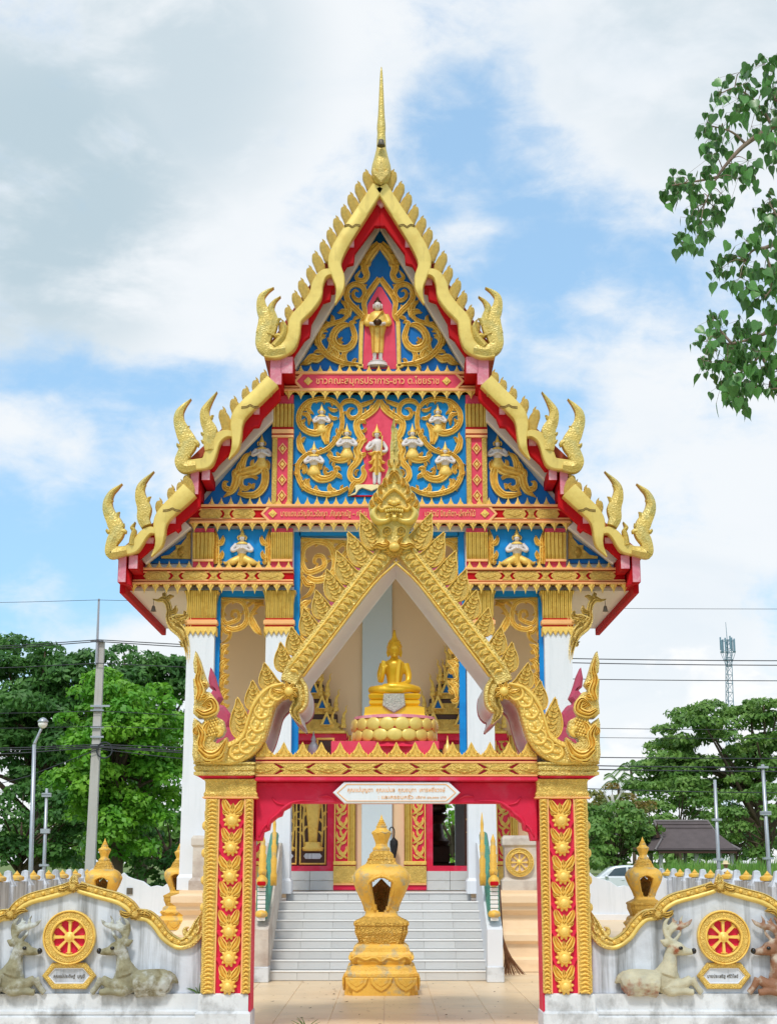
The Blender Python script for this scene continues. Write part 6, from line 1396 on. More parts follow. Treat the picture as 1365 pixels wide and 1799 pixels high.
    for side_ in range(4):
        n0 = len(B.v)
        for sg in (-1, 1):
            pts = [(sg * (hw(yy) + 16) * s, zz(yy)) for yy in (950, 880, 800, 720, 670)] + [(sg * 50 * s, zz(630)), (0, zz(618))]
            p3 = catmull(pts, 4); q3 = []
            for xq, z in p3:
                yy = 1728 - z / s; rr = np.interp(-yy, [-q[1] for q in rows], [q[0] for q in rows]) * s * 1.0; a_ = atan2(abs(xq), rr); pf_ = 1 / (abs(cos(a_)) ** 5 + abs(sin(a_)) ** 5) ** .2; q3.append((xq, -rr * min(pf_, 1.04) * cos(a_) - .004, z))
            B.tube(q3, [.018, .02, .02], 6)
            for kk in range(2, len(q3) - 2, 3): B.ell((q3[kk][0] + sg * .03, q3[kk][1] + .01, q3[kk][2]), (.02, .018, .026), 6, 5)
        B.rot(side_ * pi / 2, (0, 0, 0), 'Z', n0)
    B.build('arch_trim', OCHRE, bulb, smooth=True)
    loft('neck', [(156, 500), (144, 478), (138, 470), (138, 450), (122, 440), (118, 410), (104, 392), (86, 378), (84, 370)], OCHREC)
    oct_ = [(cos(radians(22.5 + 45 * i)) * 1.04, sin(radians(22.5 + 45 * i)) * 1.04) for i in range(8)]
    loft('bud', [(88, 368), (90, 350), (64, 330), (60, 306), (72, 270), (88, 235), (98, 205), (94, 186), (70, 172), (52, 150)], OCHRE, oct_)
    B = MB()
    for i in range(8):
        a = radians(22.5 + 45 * i); a2 = a + radians(45); r_ = 98 * s; B.tube([(r_ * cos(a), r_ * sin(a), zz(206)), (r_ * .9 * cos((a + a2) / 2), r_ * .9 * sin((a + a2) / 2), zz(190)), (r_ * cos(a2), r_ * sin(a2), zz(206))], [.012] * 2, 6, 3)
    B.build('bud_rim', OCHRE, t, smooth=True)
    B = MB(); B.lathe([(r_ * s, zz(yy)) for r_, yy in ((52, 150), (55, 136), (54, 130), (42, 126), (44, 116), (44, 108), (33, 104), (35, 92), (24, 86), (26, 76), (15, 62), (3, 20))], (0, 0, 0), 20); B.build('spire', OCHRE, t, smooth=True, auto=40)
    B = MB(); B.plate([(-78 * s, zz(1000)), (-62 * s, zz(900)), (-104 * s, zz(740)), (-60 * s, zz(700)), (0, zz(640)), (60 * s, zz(700)), (104 * s, zz(740)), (62 * s, zz(900)), (78 * s, zz(1000))], -.05, .05, .015); sto = B.build('boundary_stone', STONEG, t)
    B = MB(); ring = [(60 * s * cos(2 * pi * i / 24), zz(800) + 62 * s * sin(2 * pi * i / 24)) for i in range(25)]; B.stroke(ring, [.014] * 2, .02, -.05, 'round', 1, smooth=False); B.stroke([(a * .6, zz(800) + (b_ - zz(800)) * .6) for a, b_ in ring], [.012] * 2, .02, -.05, 'round', 1, smooth=False); B.build('carved_wheel', STONEG, sto)
    t.location = (x, y, 0); t.scale = (sc, sc, sc); WORLD[t] = Vector((x, y, 0))
    return t
sg1 = 'gilded shelters of the boundary stones'
s1_ = sema('large ochre boundary stone shelter standing before the stairs in the gateway', PX(670, 21.35, 1700), 21.35, 1.02, group=sg1)
def sdup(lbl, px, y, sc): o = dup(s1_, loc=(PX(px, y, 1560), y, 0), label=lbl, scale=(sc, sc, sc)); o.rotation_euler.z = radians(random.uniform(-6, 6)); return o
sdup('weathered ochre boundary stone shelter behind the left deer wall, clear of the temple', 182, 32.0, .95)
sdup('ochre boundary stone shelter half hidden by the left outer temple column', 314, 41, .95)
sdup('ochre boundary stone shelter behind the right deer wall near the car', 1131, 33, .97)

# ---------------------------------------------------------------- courtyard walls
def side_wall(label, X, ys, sgn):
    t = thing('courtyard_wall', label, 'wall', (X, ys[0], 0)); t['kind'] = 'thing'; y0, y1 = min(ys) - 6, max(ys) + 2.5; zt = 1.26
    MB().box(X - .1, X + .1, y0, y1, -.05, zt, .01).build('wall_body', WALLW, t)
    st_ = (ys[-1] - ys[0]) / (len(ys) - 1)
    kn = None; ps = None
    for i, y in enumerate(ys + [ys[0] - st_, ys[-1] + st_]):
        if kn is None: B = MB(); B.lathe([(.06, 0), (.16, .02), (.175, .06), (.17, .10), (.10, .135), (.07, .145), (.075, .16), (.04, .19), (.004, .24)], (0, 0, 0), 16); kn = B.build('lotus_knob', OCHRE, t, smooth=True, origin=(0, 0, 0), auto=50); o = kn
        else: o = kn.copy(); COL.objects.link(o)
        hang(o, (X, y, zt), t)
        if ps is None: B = MB(); B.rings([[(-.19, -.19, -.02), (.19, -.19, -.02), (.19, .19, -.02), (-.19, .19, -.02)], [(-.19, -.19, zt - .1), (.19, -.19, zt - .1), (.19, .19, zt - .1), (-.19, .19, zt - .1)], [(-.1, -.1, zt + .05), (.1, -.1, zt + .05), (.1, .1, zt + .05), (-.1, .1, zt + .05)], [(-.07, -.07, zt + .22), (.07, -.07, zt + .22), (.07, .07, zt + .22), (-.07, .07, zt + .22)], [(-.02, -.02, zt + .25), (.02, -.02, zt + .25), (.02, .02, zt + .25), (-.02, .02, zt + .25)]]); ps = B.build('wall_post', WALLW, t, origin=(0, 0, 0)); o = ps
        else: o = ps.copy(); COL.objects.link(o)
        hang(o, (X, y + st_ / 2, 0), t)
    return t
side_wall('stained white wall with gold lotus knobs running back on the left', -8.6, [34.9, 36.6, 38.3, 40.0, 41.7, 43.4], -1)
side_wall('stained white wall with gold lotus knobs running back on the right', 8.6, [33.9, 35.9, 38.0, 40.1, 42.2, 44.4, 46.6], 1)
t = thing('rear_wall', 'white rear courtyard wall with pointed ogee top behind the temple', 'wall', (0, 48, 0)); t['kind'] = 'thing'
og = []
for k in range(-5, 6):
    c = k * 2.02 + .05; og += [(c - 1.0, 1.0), (c - .82, .96), (c - .6, 1.12), (c - .3, 1.2), (c - .12, 1.27), (c, 1.38), (c + .12, 1.27), (c + .3, 1.2), (c + .6, 1.12), (c + .82, .96)]
MB().plate([(og[0][0], -.05)] + og + [(og[-1][0] + .2, .98), (og[-1][0] + .2, -.05)], 47.9, 48.1, .01).build('wall_body', WHITE, t)
MB().box(og[0][0], og[-1][0] + .2, 47.8, 47.9, -.04, .16, .01).build('wall_foot', WHITE2, t)
for k in (-4, 4): MB().box(k * 2.02 - .08 + .25 * (1 if k < 0 else -1), k * 2.02 + .1 + .25 * (1 if k < 0 else -1), 47.86, 47.9, .74, .93).build('vent_grille', BELL, t)
# ---------------------------------------------------------------- small things
STRAW = material('broom_straw', S(120, 78, 48), .9, 0, .3, 20)
bx_, by_ = PX(881, 24.6, 1640), 24.6
t = thing('broom', 'brown stick broom leaning upright beside the right stair cheek wall', 'broom', (bx_, by_, 0))
B = MB()
for i in range(46):
    a = random.uniform(-.02, .30); B.tube([(bx_ + random.uniform(-.01, .02), by_ + random.uniform(-.02, .02), .55 + random.uniform(-.02, .05)), (bx_ + .05 + a * .35, by_ + random.uniform(-.03, .03), .26), (bx_ + .03 + a * 1.15, by_ + random.uniform(-.07, .07), .005 + abs(random.gauss(0, .015)))], [.006, .005, .003], 4, 3)
B.build('bristles', STRAW, t)
B = MB(); B.tube([(bx_ - .02, by_, 1.35), (bx_ + .0, by_, .9), (bx_ + .01, by_, .5)], [.013, .014, .016], 7); B.build('stick', DARKW, t, smooth=True)
B = MB(); B.tube([(bx_ + .005, by_, .53), (bx_ + .01, by_, .48)], [.03, .03], 8); B.build('binding', BLACK, t)
BLADE = material('weed_leaf', S(96, 130, 60), .6, 0, .2, 20, sss=.3)
for (px, n, h, lab) in ((538, 16, .15, 'tall spiky weed tuft growing in the gateway near left pillar'), (741, 7, .08, 'small weed tuft at the middle of the gateway floor'), (350, 9, .12, None)):
    B = MB(); yy = 16.35 if lab else YL - .02; x0_ = PX(px, yy, 1790); zz0 = 0 if lab else PZ(1748, YL)
    for i in range(n):
        a = random.uniform(-1, 1); hh_ = h * random.uniform(.5, 1.1); B.tube([(x0_ + a * .02, yy, zz0), (x0_ + a * .06, yy + random.uniform(-.03, .03), zz0 + hh_ * .6), (x0_ + a * .16, yy + random.uniform(-.05, .05), zz0 + hh_)], [.006, .005, .001], 4, 3)
    tag(B.build('weed_tuft', BLADE), lab or 'small green weed at the foot of the left gate pillar', 'weed')

LIT = material('dry_litter', S(112, 84, 56), .9, 0, .3, 20)
V, F = [], []; n = 420; cx_ = RNG.uniform(-2.6, 2.6, n); cy_ = RNG.uniform(16.2, 23.2, n); sz_ = RNG.uniform(.006, .022, n) * (RNG.random(n) ** 2 + .35); an = RNG.uniform(0, 2 * pi, n)
for k in range(4): V.append(np.stack([cx_ + sz_ * np.cos(an + k * pi / 2) * (1.6 if k % 2 else .8), cy_ + sz_ * np.sin(an + k * pi / 2) * (1.6 if k % 2 else .8), np.full(n, .005) + sz_ * .3 * (k == 1)], 1))
V = np.stack(V, 1).reshape(-1, 3); tag(place('leaf_litter', fastmesh('leaf_litter', V, np.arange(n * 4).reshape(-1, 4), LIT)), 'small dry bits of leaf scattered on the courtyard tiles', 'litter', kind='stuff')
# ---------------------------------------------------------------- beyond the walls: poles, cables, pavilion, car, person, mast
CONC = material('pole_concrete', S(186, 184, 180), .8, 0, .06, 2, streak=dict(c=S(150, 148, 142), k=.5))
STEEL = material('galvanised_steel', S(176, 182, 190), .4, .5, .06, 6)
CABLE = material('black_cable', S(44, 48, 56), .6, 0, .1, 10)
LAMPG = material('lamp_glass', S(240, 240, 236), .2, 0, .02, 4)
YPo = 50.0
def taper(B, a, b, r0, r1): B.rings([[(p[0] + sx * r, p[1] + sy * r * .8, p[2]) for sx, sy in ((-1, -1), (1, -1), (1, 1), (-1, 1))] for p, r in ((a, r0), (b, r1))])
def PPt(px, py, Y): p = P(px, py, Y); return (p.x, p.y, p.z)
top = P(178.5, 1128, YPo); fx = P(165, 1514, YPo)
t = thing('utility_pole', 'square concrete utility pole rising before the left trees, cables at its top', 'pole', (fx.x - .12, YPo, 0))
B = MB(); taper(B, (top.x - .06, YPo, 0), (top.x, YPo, top.z), .16, .11); B.build('shaft', CONC, t)
B = MB(); B.tube([PPt(170, 1165, YPo - .15), PPt(174.5, 1052, YPo - .15)], [.05, .035], 8); B.build('earth_rod', STEEL, t)
for py in (1127, 1241, 1249, 1278, 1295, 1310): p = P(172, py, YPo); MB().box(p.x - .2, p.x + (.22 if py != 1241 else .42), YPo - .16, YPo - .1, p.z - .03, p.z + .03).build('bracket', STEEL, t)
B = MB(); c = P(184, 1318, YPo - .2); B.tube([(c.x + .25 * cos(a), YPo - .2, c.z + .25 * sin(a)) for a in np.linspace(0, 2 * pi, 20)], [.025] * 2, 5); B.build('cable_coil', CABLE, t)
WLAB = {0: 'topmost thin cable crossing the sky at the earth rod height', 1: 'upper of the two dark power cables at the pole head', 2: 'lower of the two dark power cables at the pole head', 3: 'third power cable, a little below the paired ones', 4: 'thin cable at half height of the utility pole', 5: 'second thin cable just below half height of the pole', 6: 'telephone cable, highest of the low bundle', 7: 'telephone cable in the middle of the low bundle', 8: 'thick telephone cable, lowest of the level bundle', 9: 'slack cable drooping lowest towards the left edge'}
for i, (yl, yp, yr, rad) in enumerate(((1062, 1054, 1072, .008), (1141, 1124, 1163, .016), (1145, 1127, 1171, .016), (1178, 1165, 1198, .014), (1256, 1249, 1284, .010), (1282, 1276, 1299, .009), (1318, 1308, 1334, .016), (1322, 1311, 1350, .018), (1330, 1313, 1357, .02), (1400, 1316, 1395, .014))):
    pl, pp, pr = P(-40, yl, YPo), P(174, yp, YPo - .2), P(1400, yr, YPo)
    pts = [(-34, YPo - .2, pp.z + .4)]
    for f in np.linspace(0, 1, 12)[1:-1]: x = -34 + (pp.x + 34) * f; pts.append((x, YPo - .2, np.interp(x, [-34, pl.x, pp.x], [pp.z + .4, pl.z, pp.z]) - .0))
    pts.append(tuple(pp)); xe = 36
    zr = pr.z; span = xe - pp.x
    for f in np.linspace(0, 1, 26)[1:]: x = pp.x + span * f; sag = 4 * (f - f * f); pts.append((x, YPo - .2, pp.z + (zr - pp.z) * min(1, sag * .98)))
    B = MB(); B.tube(pts, [rad] * 2, 5); tag(B.build('overhead_cable', CABLE), WLAB[i], 'cable', 'overhead cables behind the temple')
def thin_pole(label, pxt, pyt, pxb, Y, r, lamp=False, clamps=()):
    a, b = P(pxt, pyt, Y), P(pxb, 1525, Y); t = thing('lamp_post' if lamp else 'steel_pole', label, 'lamp post' if lamp else 'pole', (b.x, Y, 0))
    B = MB(); bx = b.x + (b.x - a.x) / max(.1, a.z - b.z) * b.z
    B.tube([(bx, Y, 0), (b.x, Y, b.z), (a.x, Y, a.z)], [r * 1.1, r, r * .8], 8); B.build('shaft', STEEL, t, smooth=True)
    for py in clamps:
        f = (py - pyt) / (1525 - pyt); px = pxt + (pxb - pxt) * f; p = P(px, py, Y); MB().box(p.x - r * 2.4, p.x + r * 2.4, Y - r * 1.3, Y + r * 1.3, p.z - .03, p.z + .03).build('clamp', STEEL, t)
    if lamp:
        h = P(pxt + 15, pyt - 36, Y); B = MB(); B.tube([(a.x, Y, a.z), (a.x + .08, Y, a.z + .2), (h.x - .03, Y, h.z - .12)], [r * .7, r * .6, r * .6], 7, 4); B.build('arm', STEEL, t, smooth=True)
        B = MB(); B.ell((h.x, Y, h.z), (.13, .13, .12)); B.build('globe', LAMPG, t, smooth=True); B = MB(); B.lathe([(.14, 0), (.15, .03), (.08, .11), (.01, .14)], (h.x, Y, h.z + .04), 12); B.build('cap', STEEL, t, smooth=True)
    return t
thin_pole('tall steel lamp post with globe lamp before the dark left trees', 61, 1308, 55, 42, .065, True)
thin_pole('short white steel pole between lamp post and utility pole', 83, 1385, 78, 42, .05, False, (1395, 1398, 1458, 1462, 1520))
thin_pole('steel pole in front of the brown roofed pavilion', 1255, 1370, 1262, 44, .055, False, (1440, 1510))
thin_pole('steel pole at the right edge of the view, with bracket on top', 1339, 1343, 1350, 44, .06, False, (1348, 1427, 1430, 1508))
# radio mast
LAT = material('mast_steel', S(120, 150, 165), .6, .2, .08, 1)
m = thing('radio_mast', 'slender lattice radio mast with antenna cluster beyond the right trees', 'mast', (P(1284, 1514, 300).x, 300, 0))
c0, c1 = P(1285, 1514, 300).x, P(1278, 1110, 300).x; zt = P(1278, 1110, 300).z
B = MB()
def mp(f, s, k): w_ = 1.25 - .75 * min(1, f); return (c0 + (c1 - c0) * f + w_ * s, 300 + w_ * k, zt * f)
legs = ((-1, -.6), (1, -.6), (0, 1))
for s, k in legs: B.tube([mp(0, s, k), mp(.5, s, k), mp(.96, s, k)], [.10, .09, .08], 5)
for i in range(26):
    f0, f1 = i / 27, (i + 1) / 27
    for j in range(3): B.tube([mp(f0, *legs[j]), mp(f1, *legs[(j + 1) % 3])], [.05] * 2, 4); B.tube([mp(f1, *legs[j]), mp(f1, *legs[(j + 1) % 3])], [.045] * 2, 4)
B.build('lattice', LAT, m)
B = MB(); zc = P(1278, 1145, 300).z; xc = P(1278, 1145, 300).x
for zz_, rr in ((zc, 1.5), (zc + 2.2, 1.3), (zc - 1.6, .9)):
    ring = [(xc + rr * cos(a), 300 + rr * sin(a), zz_) for a in np.linspace(0, 2 * pi, 13)]; B.tube(ring, [.06] * 2, 4)
for a in np.linspace(0, 2 * pi, 7)[:-1]: B.tube([(xc + .4 * cos(a), 300 + .4 * sin(a), zc - 3), (xc + 1.5 * cos(a), 300 + 1.5 * sin(a), zc)], [.05] * 2, 4)
B.build('platform_ring', LAT, m)
for a in np.linspace(0, 2 * pi, 10)[:-1]: x_, y_ = xc + 1.35 * cos(a), 300 + 1.35 * sin(a); MB().box(x_ - .14, x_ + .14, y_ - .1, y_ + .1, zc + .4 * sin(3 * a), zc + 2.6 + .4 * sin(3 * a), .02).build('antenna', LAT, m)
B = MB(); B.tube([(xc, 300, zt * .95), (P(1274, 1093, 300).x, 300, P(1274, 1093, 300).z)], [.08, .05], 5); B.build('lightning_rod', LAT, m)
# pavilion
SHING = material('brown_roof_shingle', S(84, 74, 74), .8, 0, .15, 2, objvar=.15, bump=.3, bscale=12)
YV = 90; v = lambda px, py, Y=YV: PPt(px, py, Y)
xl, xr = P(1150, 1493, YV).x, P(1300, 1493, YV).x; ze = P(1200, 1494, YV).z; zr = P(1200, 1441, YV).z; r0, r1 = P(1158, 1441, YV).x, P(1256, 1441, YV).x
pv = thing('pavilion', 'open pavilion with dark brown hipped roof standing in tall grass', 'pavilion', ((xl + xr) / 2, YV + 1.5, 0))
yf, ybk = YV, YV + 4.4; ym = (yf + ybk) / 2; n = 12
rf = MB().add([(xl - .5, yf, ze), (xr, yf, ze), (xr, ybk, ze), (xl - .5, ybk, ze), (r0 + .4, ym, zr - .12), (r1 - .2, ym, zr - .12)], [(0, 1, 5, 4), (1, 2, 5), (2, 3, 4, 5), (3, 0, 4), (3, 2, 1, 0)]).build('roof', SHING, pv)
for i in range(n):
    f0, f1 = i / n, (i + 1.25) / n; cv = lambda f: f + .16 * sin(pi * f) * -1
    def pt(f, s): z = ze + (zr - ze) * (cv(f) if f < 1 else 1); y = yf + (ym - yf) * min(f, 1); x0_ = xl + (r0 - xl) * min(1, f); x1_ = xr + (r1 - xr) * min(1, f ** .8); return (x0_ if s == 0 else x1_, y - .04, z)
    a, b, c, d = pt(f0, 0), pt(f0, 1), pt(min(1, f1), 1), pt(min(1, f1), 0)
    B = MB(); B.add([a, b, c, d] + [(q_[0], q_[1] + .05, q_[2] - .06) for q_ in (a, b, c, d)], [(0, 1, 2, 3), (4, 7, 6, 5), (0, 4, 5, 1), (1, 5, 6, 2), (2, 6, 7, 3), (3, 7, 4, 0)]); B.v[0] = (a[0], a[1] - .05, a[2] + .03); B.v[1] = (b[0], b[1] - .05, b[2] + .03); B.build('shingle_course', SHING, rf)
B = MB(); B.tube([(r0 - .05, ym, zr + .02), (r1 + .05, ym, zr + .02)], [.08] * 2, 6); B.tube([(r1, ym, zr), (r1 + (xr - r1) * .35, yf + 1.3, ze + (zr - ze) * .4), (xr, yf - .05, ze + .03)], [.07] * 2, 6); B.tube([(r0, ym - .3, zr), (r0 + .25, yf + .9, ze + (zr - ze) * .42), (xl, yf - .05, ze + .03)], [.07] * 2, 6); B.build('ridge_cap', material('ridge_grey', S(120, 112, 112), .8), rf)
MB().plate([(r0 - .28, ze + (zr - ze) * .42), (r0 + .02, zr - .1), (r0 + .1, ze + (zr - ze) * .42)], yf + .8, yf + .9, .01).build('gable_screen', DARKW, rf)
for x_ in (xl + .4, (xl + xr) / 2, xr - .4):
    for y_ in (yf + .5, ybk - .5): MB().box(x_ - .11, x_ + .11, y_ - .11, y_ + .11, 0, ze - .003, .01).build('post', CONC, pv)
MB().box(xl + .2, xr - .2, yf + .55, ybk - .3, 0, 1.35, .02).build('platform', DARKW, pv)
MB().box(xl + .2, xr - .2, yf - .02, yf + .1, ze - .16, ze - .01).build('fascia', DARKW, pv)
# car
CARW = material('white_car_paint', S(226, 230, 236), .25, 0, .02, 1, coat=.6)
GLASS = material('car_glass', S(70, 88, 104), .08, 0, .1, 1, spec=.8)
RUB = material('tyre_rubber', S(30, 30, 32), .8)
YC = 78; xc0 = P(1014, 1520, YC).x; K = 4.3
car = thing('parked_car', 'white hatchback car parked facing left behind the rear wall at right', 'car', (xc0 + K / 2, YC + .85, 0))
cp = lambda pts: [(xc0 + x * K, z) for x, z in pts]
body = [(0, .35), (.0, .62), (.03, .78), (.12, .9), (.24, .97), (.30, 1.0), (.98, 1.0), (1.0, .8), (1.0, .4), (.98, .28), (.02, .28)]
MB().plate(cp(body), YC, YC + 1.72, .07, 2).build('body', CARW, car, smooth=True, auto=35)
cab = [(.25, .96), (.37, 1.36), (.43, 1.47), (.55, 1.53), (.75, 1.52), (.88, 1.46), (.97, 1.2), (.99, .96)]
MB().plate(cp(cab), YC + .07, YC + 1.65, .10, 2).build('cabin', CARW, car, smooth=True, auto=35)
for nm, w_ in (('front_window', [(.345, 1.02), (.43, 1.38), (.56, 1.44), (.56, 1.02)]), ('rear_window', [(.585, 1.02), (.585, 1.44), (.74, 1.43), (.76, 1.02)]), ('quarter_window', [(.785, 1.05), (.77, 1.42), (.86, 1.38), (.91, 1.1)])): MB().plate(cp(w_), YC + .055, YC + .09, .008).build(nm, GLASS, car)
MB().add([(xc0 + .265 * K, YC + .2, 1.0), (xc0 + .405 * K, YC + .25, 1.42), (xc0 + .405 * K, YC + 1.47, 1.42), (xc0 + .265 * K, YC + 1.52, 1.0), (xc0 + .285 * K, YC + .2, 1.0), (xc0 + .425 * K, YC + .25, 1.42), (xc0 + .425 * K, YC + 1.47, 1.42), (xc0 + .285 * K, YC + 1.52, 1.0)], [(0, 1, 2, 3), (4, 7, 6, 5), (0, 4, 5, 1), (2, 6, 7, 3), (1, 5, 6, 2), (0, 3, 7, 4)]).build('windscreen', GLASS, car)
for x_ in (.17, .80):
    for y_ in (YC - .02, YC + 1.54):
        B = MB(); B.lathe([(.31, 0), (.33, .03), (.33, .17), (.31, .2)], (0, 0, 0), 20); B.v = [(xc0 + x_ * K + x, y_ + z, .33 + y) for x, y, z in B.v]; wh = B.build('wheel', RUB, car, smooth=True, auto=40)
        B = MB(); B.lathe([(.2, 0), (.2, .21)], (0, 0, 0), 14); B.v = [(xc0 + x_ * K + x, y_ - .005 + z, .33 + y) for x, y, z in B.v]; B.build('rim', STEEL, wh)
MB().box(xc0 + .005 * K, xc0 + .08 * K, YC - .004, YC + .2, .66, .78, .03).build('headlight', LAMPG, car); MB().ell((xc0 + .33 * K, YC - .06, 1.0), (.09, .09, .07)).build('wing_mirror', CARW, car, smooth=True)
for x_ in (.5, .72): MB().box(xc0 + x_ * K, xc0 + x_ * K + .16, YC - .03, YC + .02, .82, .86, .01).build('door_handle', CARW, car)
# person in a straw hat
SKIN = material('skin', S(150, 104, 80), .6); SHIRT = material('white_shirt', S(226, 226, 224), .8); TROU = material('dark_trousers', S(50, 54, 66), .8); HATM = material('straw_hat', S(224, 204, 164), .8, 0, .1, 20)
YQ = 60; qx = P(1274, 1514, YQ).x
pe_ = thing('person', 'person in straw hat and white shirt walking behind the right wall', 'person', (qx, YQ, 0))
B = MB()
for s in (-1, 1): B.tube([(qx + s * .09, YQ, .86), (qx + s * .1, YQ - .04 * s, .46), (qx + s * .1, YQ + .06 * s, .08)], [.095, .065, .045], 8, 3); B.ell((qx + s * .1, YQ + .06 * s - .06, .045), (.045, .12, .045)); B.tube([(qx + s * .18, YQ, 1.34), (qx + s * .24, YQ, 1.08), (qx + s * .25, YQ - .1, .86)], [.055, .045, .032], 8, 3); B.ell((qx + s * .25, YQ - .13, .80), (.035, .04, .07)); [B.tube([(qx + s * (.235 + .012 * f), YQ - .13, .78), (qx + s * (.235 + .012 * f), YQ - .14, .70 + .01 * abs(f - 1.5))], [.009, .007], 5) for f in range(4)]; B.tube([(qx + s * .225, YQ - .14, .80), (qx + s * .205, YQ - .17, .75)], [.011, .008], 5)
B.tube([(qx, YQ, .84), (qx, YQ, 1.08), (qx, YQ, 1.3), (qx, YQ, 1.4)], [.15, .145, .18, .1], 12, 3, sx=1.0); B.tube([(qx, YQ, 1.38), (qx, YQ, 1.5)], [.055, .05], 8); B.ell((qx, YQ, 1.565), (.075, .095, .115), 12, 10); B.ell((qx, YQ - .1, 1.555), (.015, .02, .02), 6, 5)
for s in (-1, 1): B.ell((qx + s * .078, YQ, 1.56), (.014, .025, .035), 6, 5)
B.build('body', SKIN, pe_, remesh=(.014, 3, .5))
B = MB(); B.lathe([(.17, .86), (.165, 1.08), (.2, 1.28), (.19, 1.38), (.07, 1.46), (.06, 1.47)], (qx, YQ, 0), 16, sy=.78)
for s in (-1, 1): B.tube([(qx + s * .17, YQ, 1.36), (qx + s * .24, YQ, 1.12)], [.075, .065], 8)
B.build('shirt', SHIRT, pe_, smooth=True)
B = MB()
for s in (-1, 1): B.tube([(qx + s * .08, YQ, .9), (qx + s * .1, YQ - .04 * s, .46), (qx + s * .1, YQ + .06 * s, .12)], [.115, .085, .065], 8, 3)
B.build('trousers', TROU, pe_, smooth=True)
B = MB(); B.lathe([(.19, 1.61), (.185, 1.62), (.10, 1.645), (.098, 1.70), (.085, 1.735), (.04, 1.745), (.004, 1.74)], (qx, YQ, 0), 18); B.build('hat', HATM, pe_, smooth=True)
# ---------------------------------------------------------------- vegetation
def leafmat(name, c, c2, tr=.35, sc=.5): return material(name, c, .5, 0, .25, sc, col2=c2, c2scale=sc * 1.7, c2lo=.4, c2hi=.65, sss=tr, world=True)
LF_DARK = leafmat('foliage_dark', S(66, 114, 50), S(100, 148, 66)); LF_BRIGHT = leafmat('foliage_bright', S(90, 156, 40), S(140, 192, 58)); LF_MID = leafmat('foliage_mid', S(94, 136, 60), S(134, 170, 80)); LF_RUST = leafmat('foliage_rusty', S(100, 124, 54), S(160, 128, 66)); LF_GRASS = leafmat('tall_grass_blade', S(108, 158, 66), S(146, 184, 86), .3, .3)
BARK = material('bark', S(92, 76, 62), .9, 0, .2, 4, bump=.5, bscale=12); BARKP = material('pale_bark', S(190, 186, 178), .9, 0, .1, 4)
def leafcloud(clumps, per, size_, aspect=1.7, flat=.5, droop=0.0):
    """clumps: (x, y, z, rx, ry, rz); leaves lie in the outer shell of each clump, facing outward and up"""
    V, F = [], []; base = 0
    for (x, y, z, rx, ry, rz) in clumps:
        n = int(per * (rx * rz) ** .9) + 8
        d = RNG.normal(size=(n, 3)); d /= np.linalg.norm(d, axis=1)[:, None]; d[:, 2] = np.where(d[:, 2] < -.35, -d[:, 2], d[:, 2])
        rad = RNG.uniform(.45, 1.06, n) ** .6; c = np.array((x, y, z)) + d * rad[:, None] * np.array((rx, ry, rz))
        nr = d + RNG.normal(scale=.55, size=(n, 3)); nr[:, 2] += .35; nr /= np.linalg.norm(nr, axis=1)[:, None]
        u = np.cross(nr, RNG.normal(size=(n, 3))); u[:, 2] -= droop; u /= np.linalg.norm(u, axis=1)[:, None] + 1e-9; w_ = np.cross(nr, u)
        s = size_ * RNG.uniform(.6, 1.35, n)[:, None]; a = c - u * s * .5 * aspect; b = c + w_ * s * .5; e = c + u * s * .5 * aspect; f = c - w_ * s * .5
        V.append(np.stack([a, b, e, f], 1).reshape(-1, 3)); F.append((np.arange(n * 4).reshape(-1, 4) + base)); base += n * 4
    return np.concatenate(V), np.concatenate(F)
def tree(name, label, x, y, h, clumps, mat, per, ls, trunk_r=.25, bark=None, group=None, cat='tree', limbs=True, aspect=1.7, zb=0.0, droop=0.0):
    t = thing(name, label, cat, (x, y, zb), group)
    V, F = leafcloud(clumps, per, ls, aspect, droop=droop); place('crown', fastmesh('crown', V, F, mat), t)
    B = MB(); th = h * .45; B.tube([(x, y, zb - .1), (x + .1, y, zb + th * .5), (x - .05, y, zb + th), (x, y, zb + h * .75)], [trunk_r * 1.3, trunk_r, trunk_r * .8, trunk_r * .3], 9, 3)
    if limbs:
        for k, c in enumerate(clumps[::max(1, len(clumps) // 22)]):
            s0 = random.uniform(.25, .6) * h; m_ = ((x + c[0]) / 2 + random.uniform(-.3, .3), (y + c[1]) / 2, (zb + s0 + c[2]) / 2 + .2); B.tube([(x, y, zb + s0), m_, c[:3]], [trunk_r * .45, trunk_r * .28, trunk_r * .1], 6, 3)
    B.build('trunk', bark or BARK, t, smooth=True)
    return t
def crown(cx, cy, cz, R, n, rs=(.25, .42), squash=.75, shell=.55):
    out = []
    for i in range(n):
        d = RNG.normal(size=3); d /= np.linalg.norm(d); k = RNG.uniform(shell, 1.0); r = RNG.uniform(*rs) * min(R)
        out.append((cx + d[0] * R[0] * k, cy + d[1] * R[1] * k, cz + d[2] * R[2] * k, r * 1.25, r * 1.25, r * squash))
    return out
def at(px, py, Y): p = P(px, py, Y); return p.x, p.y, p.z
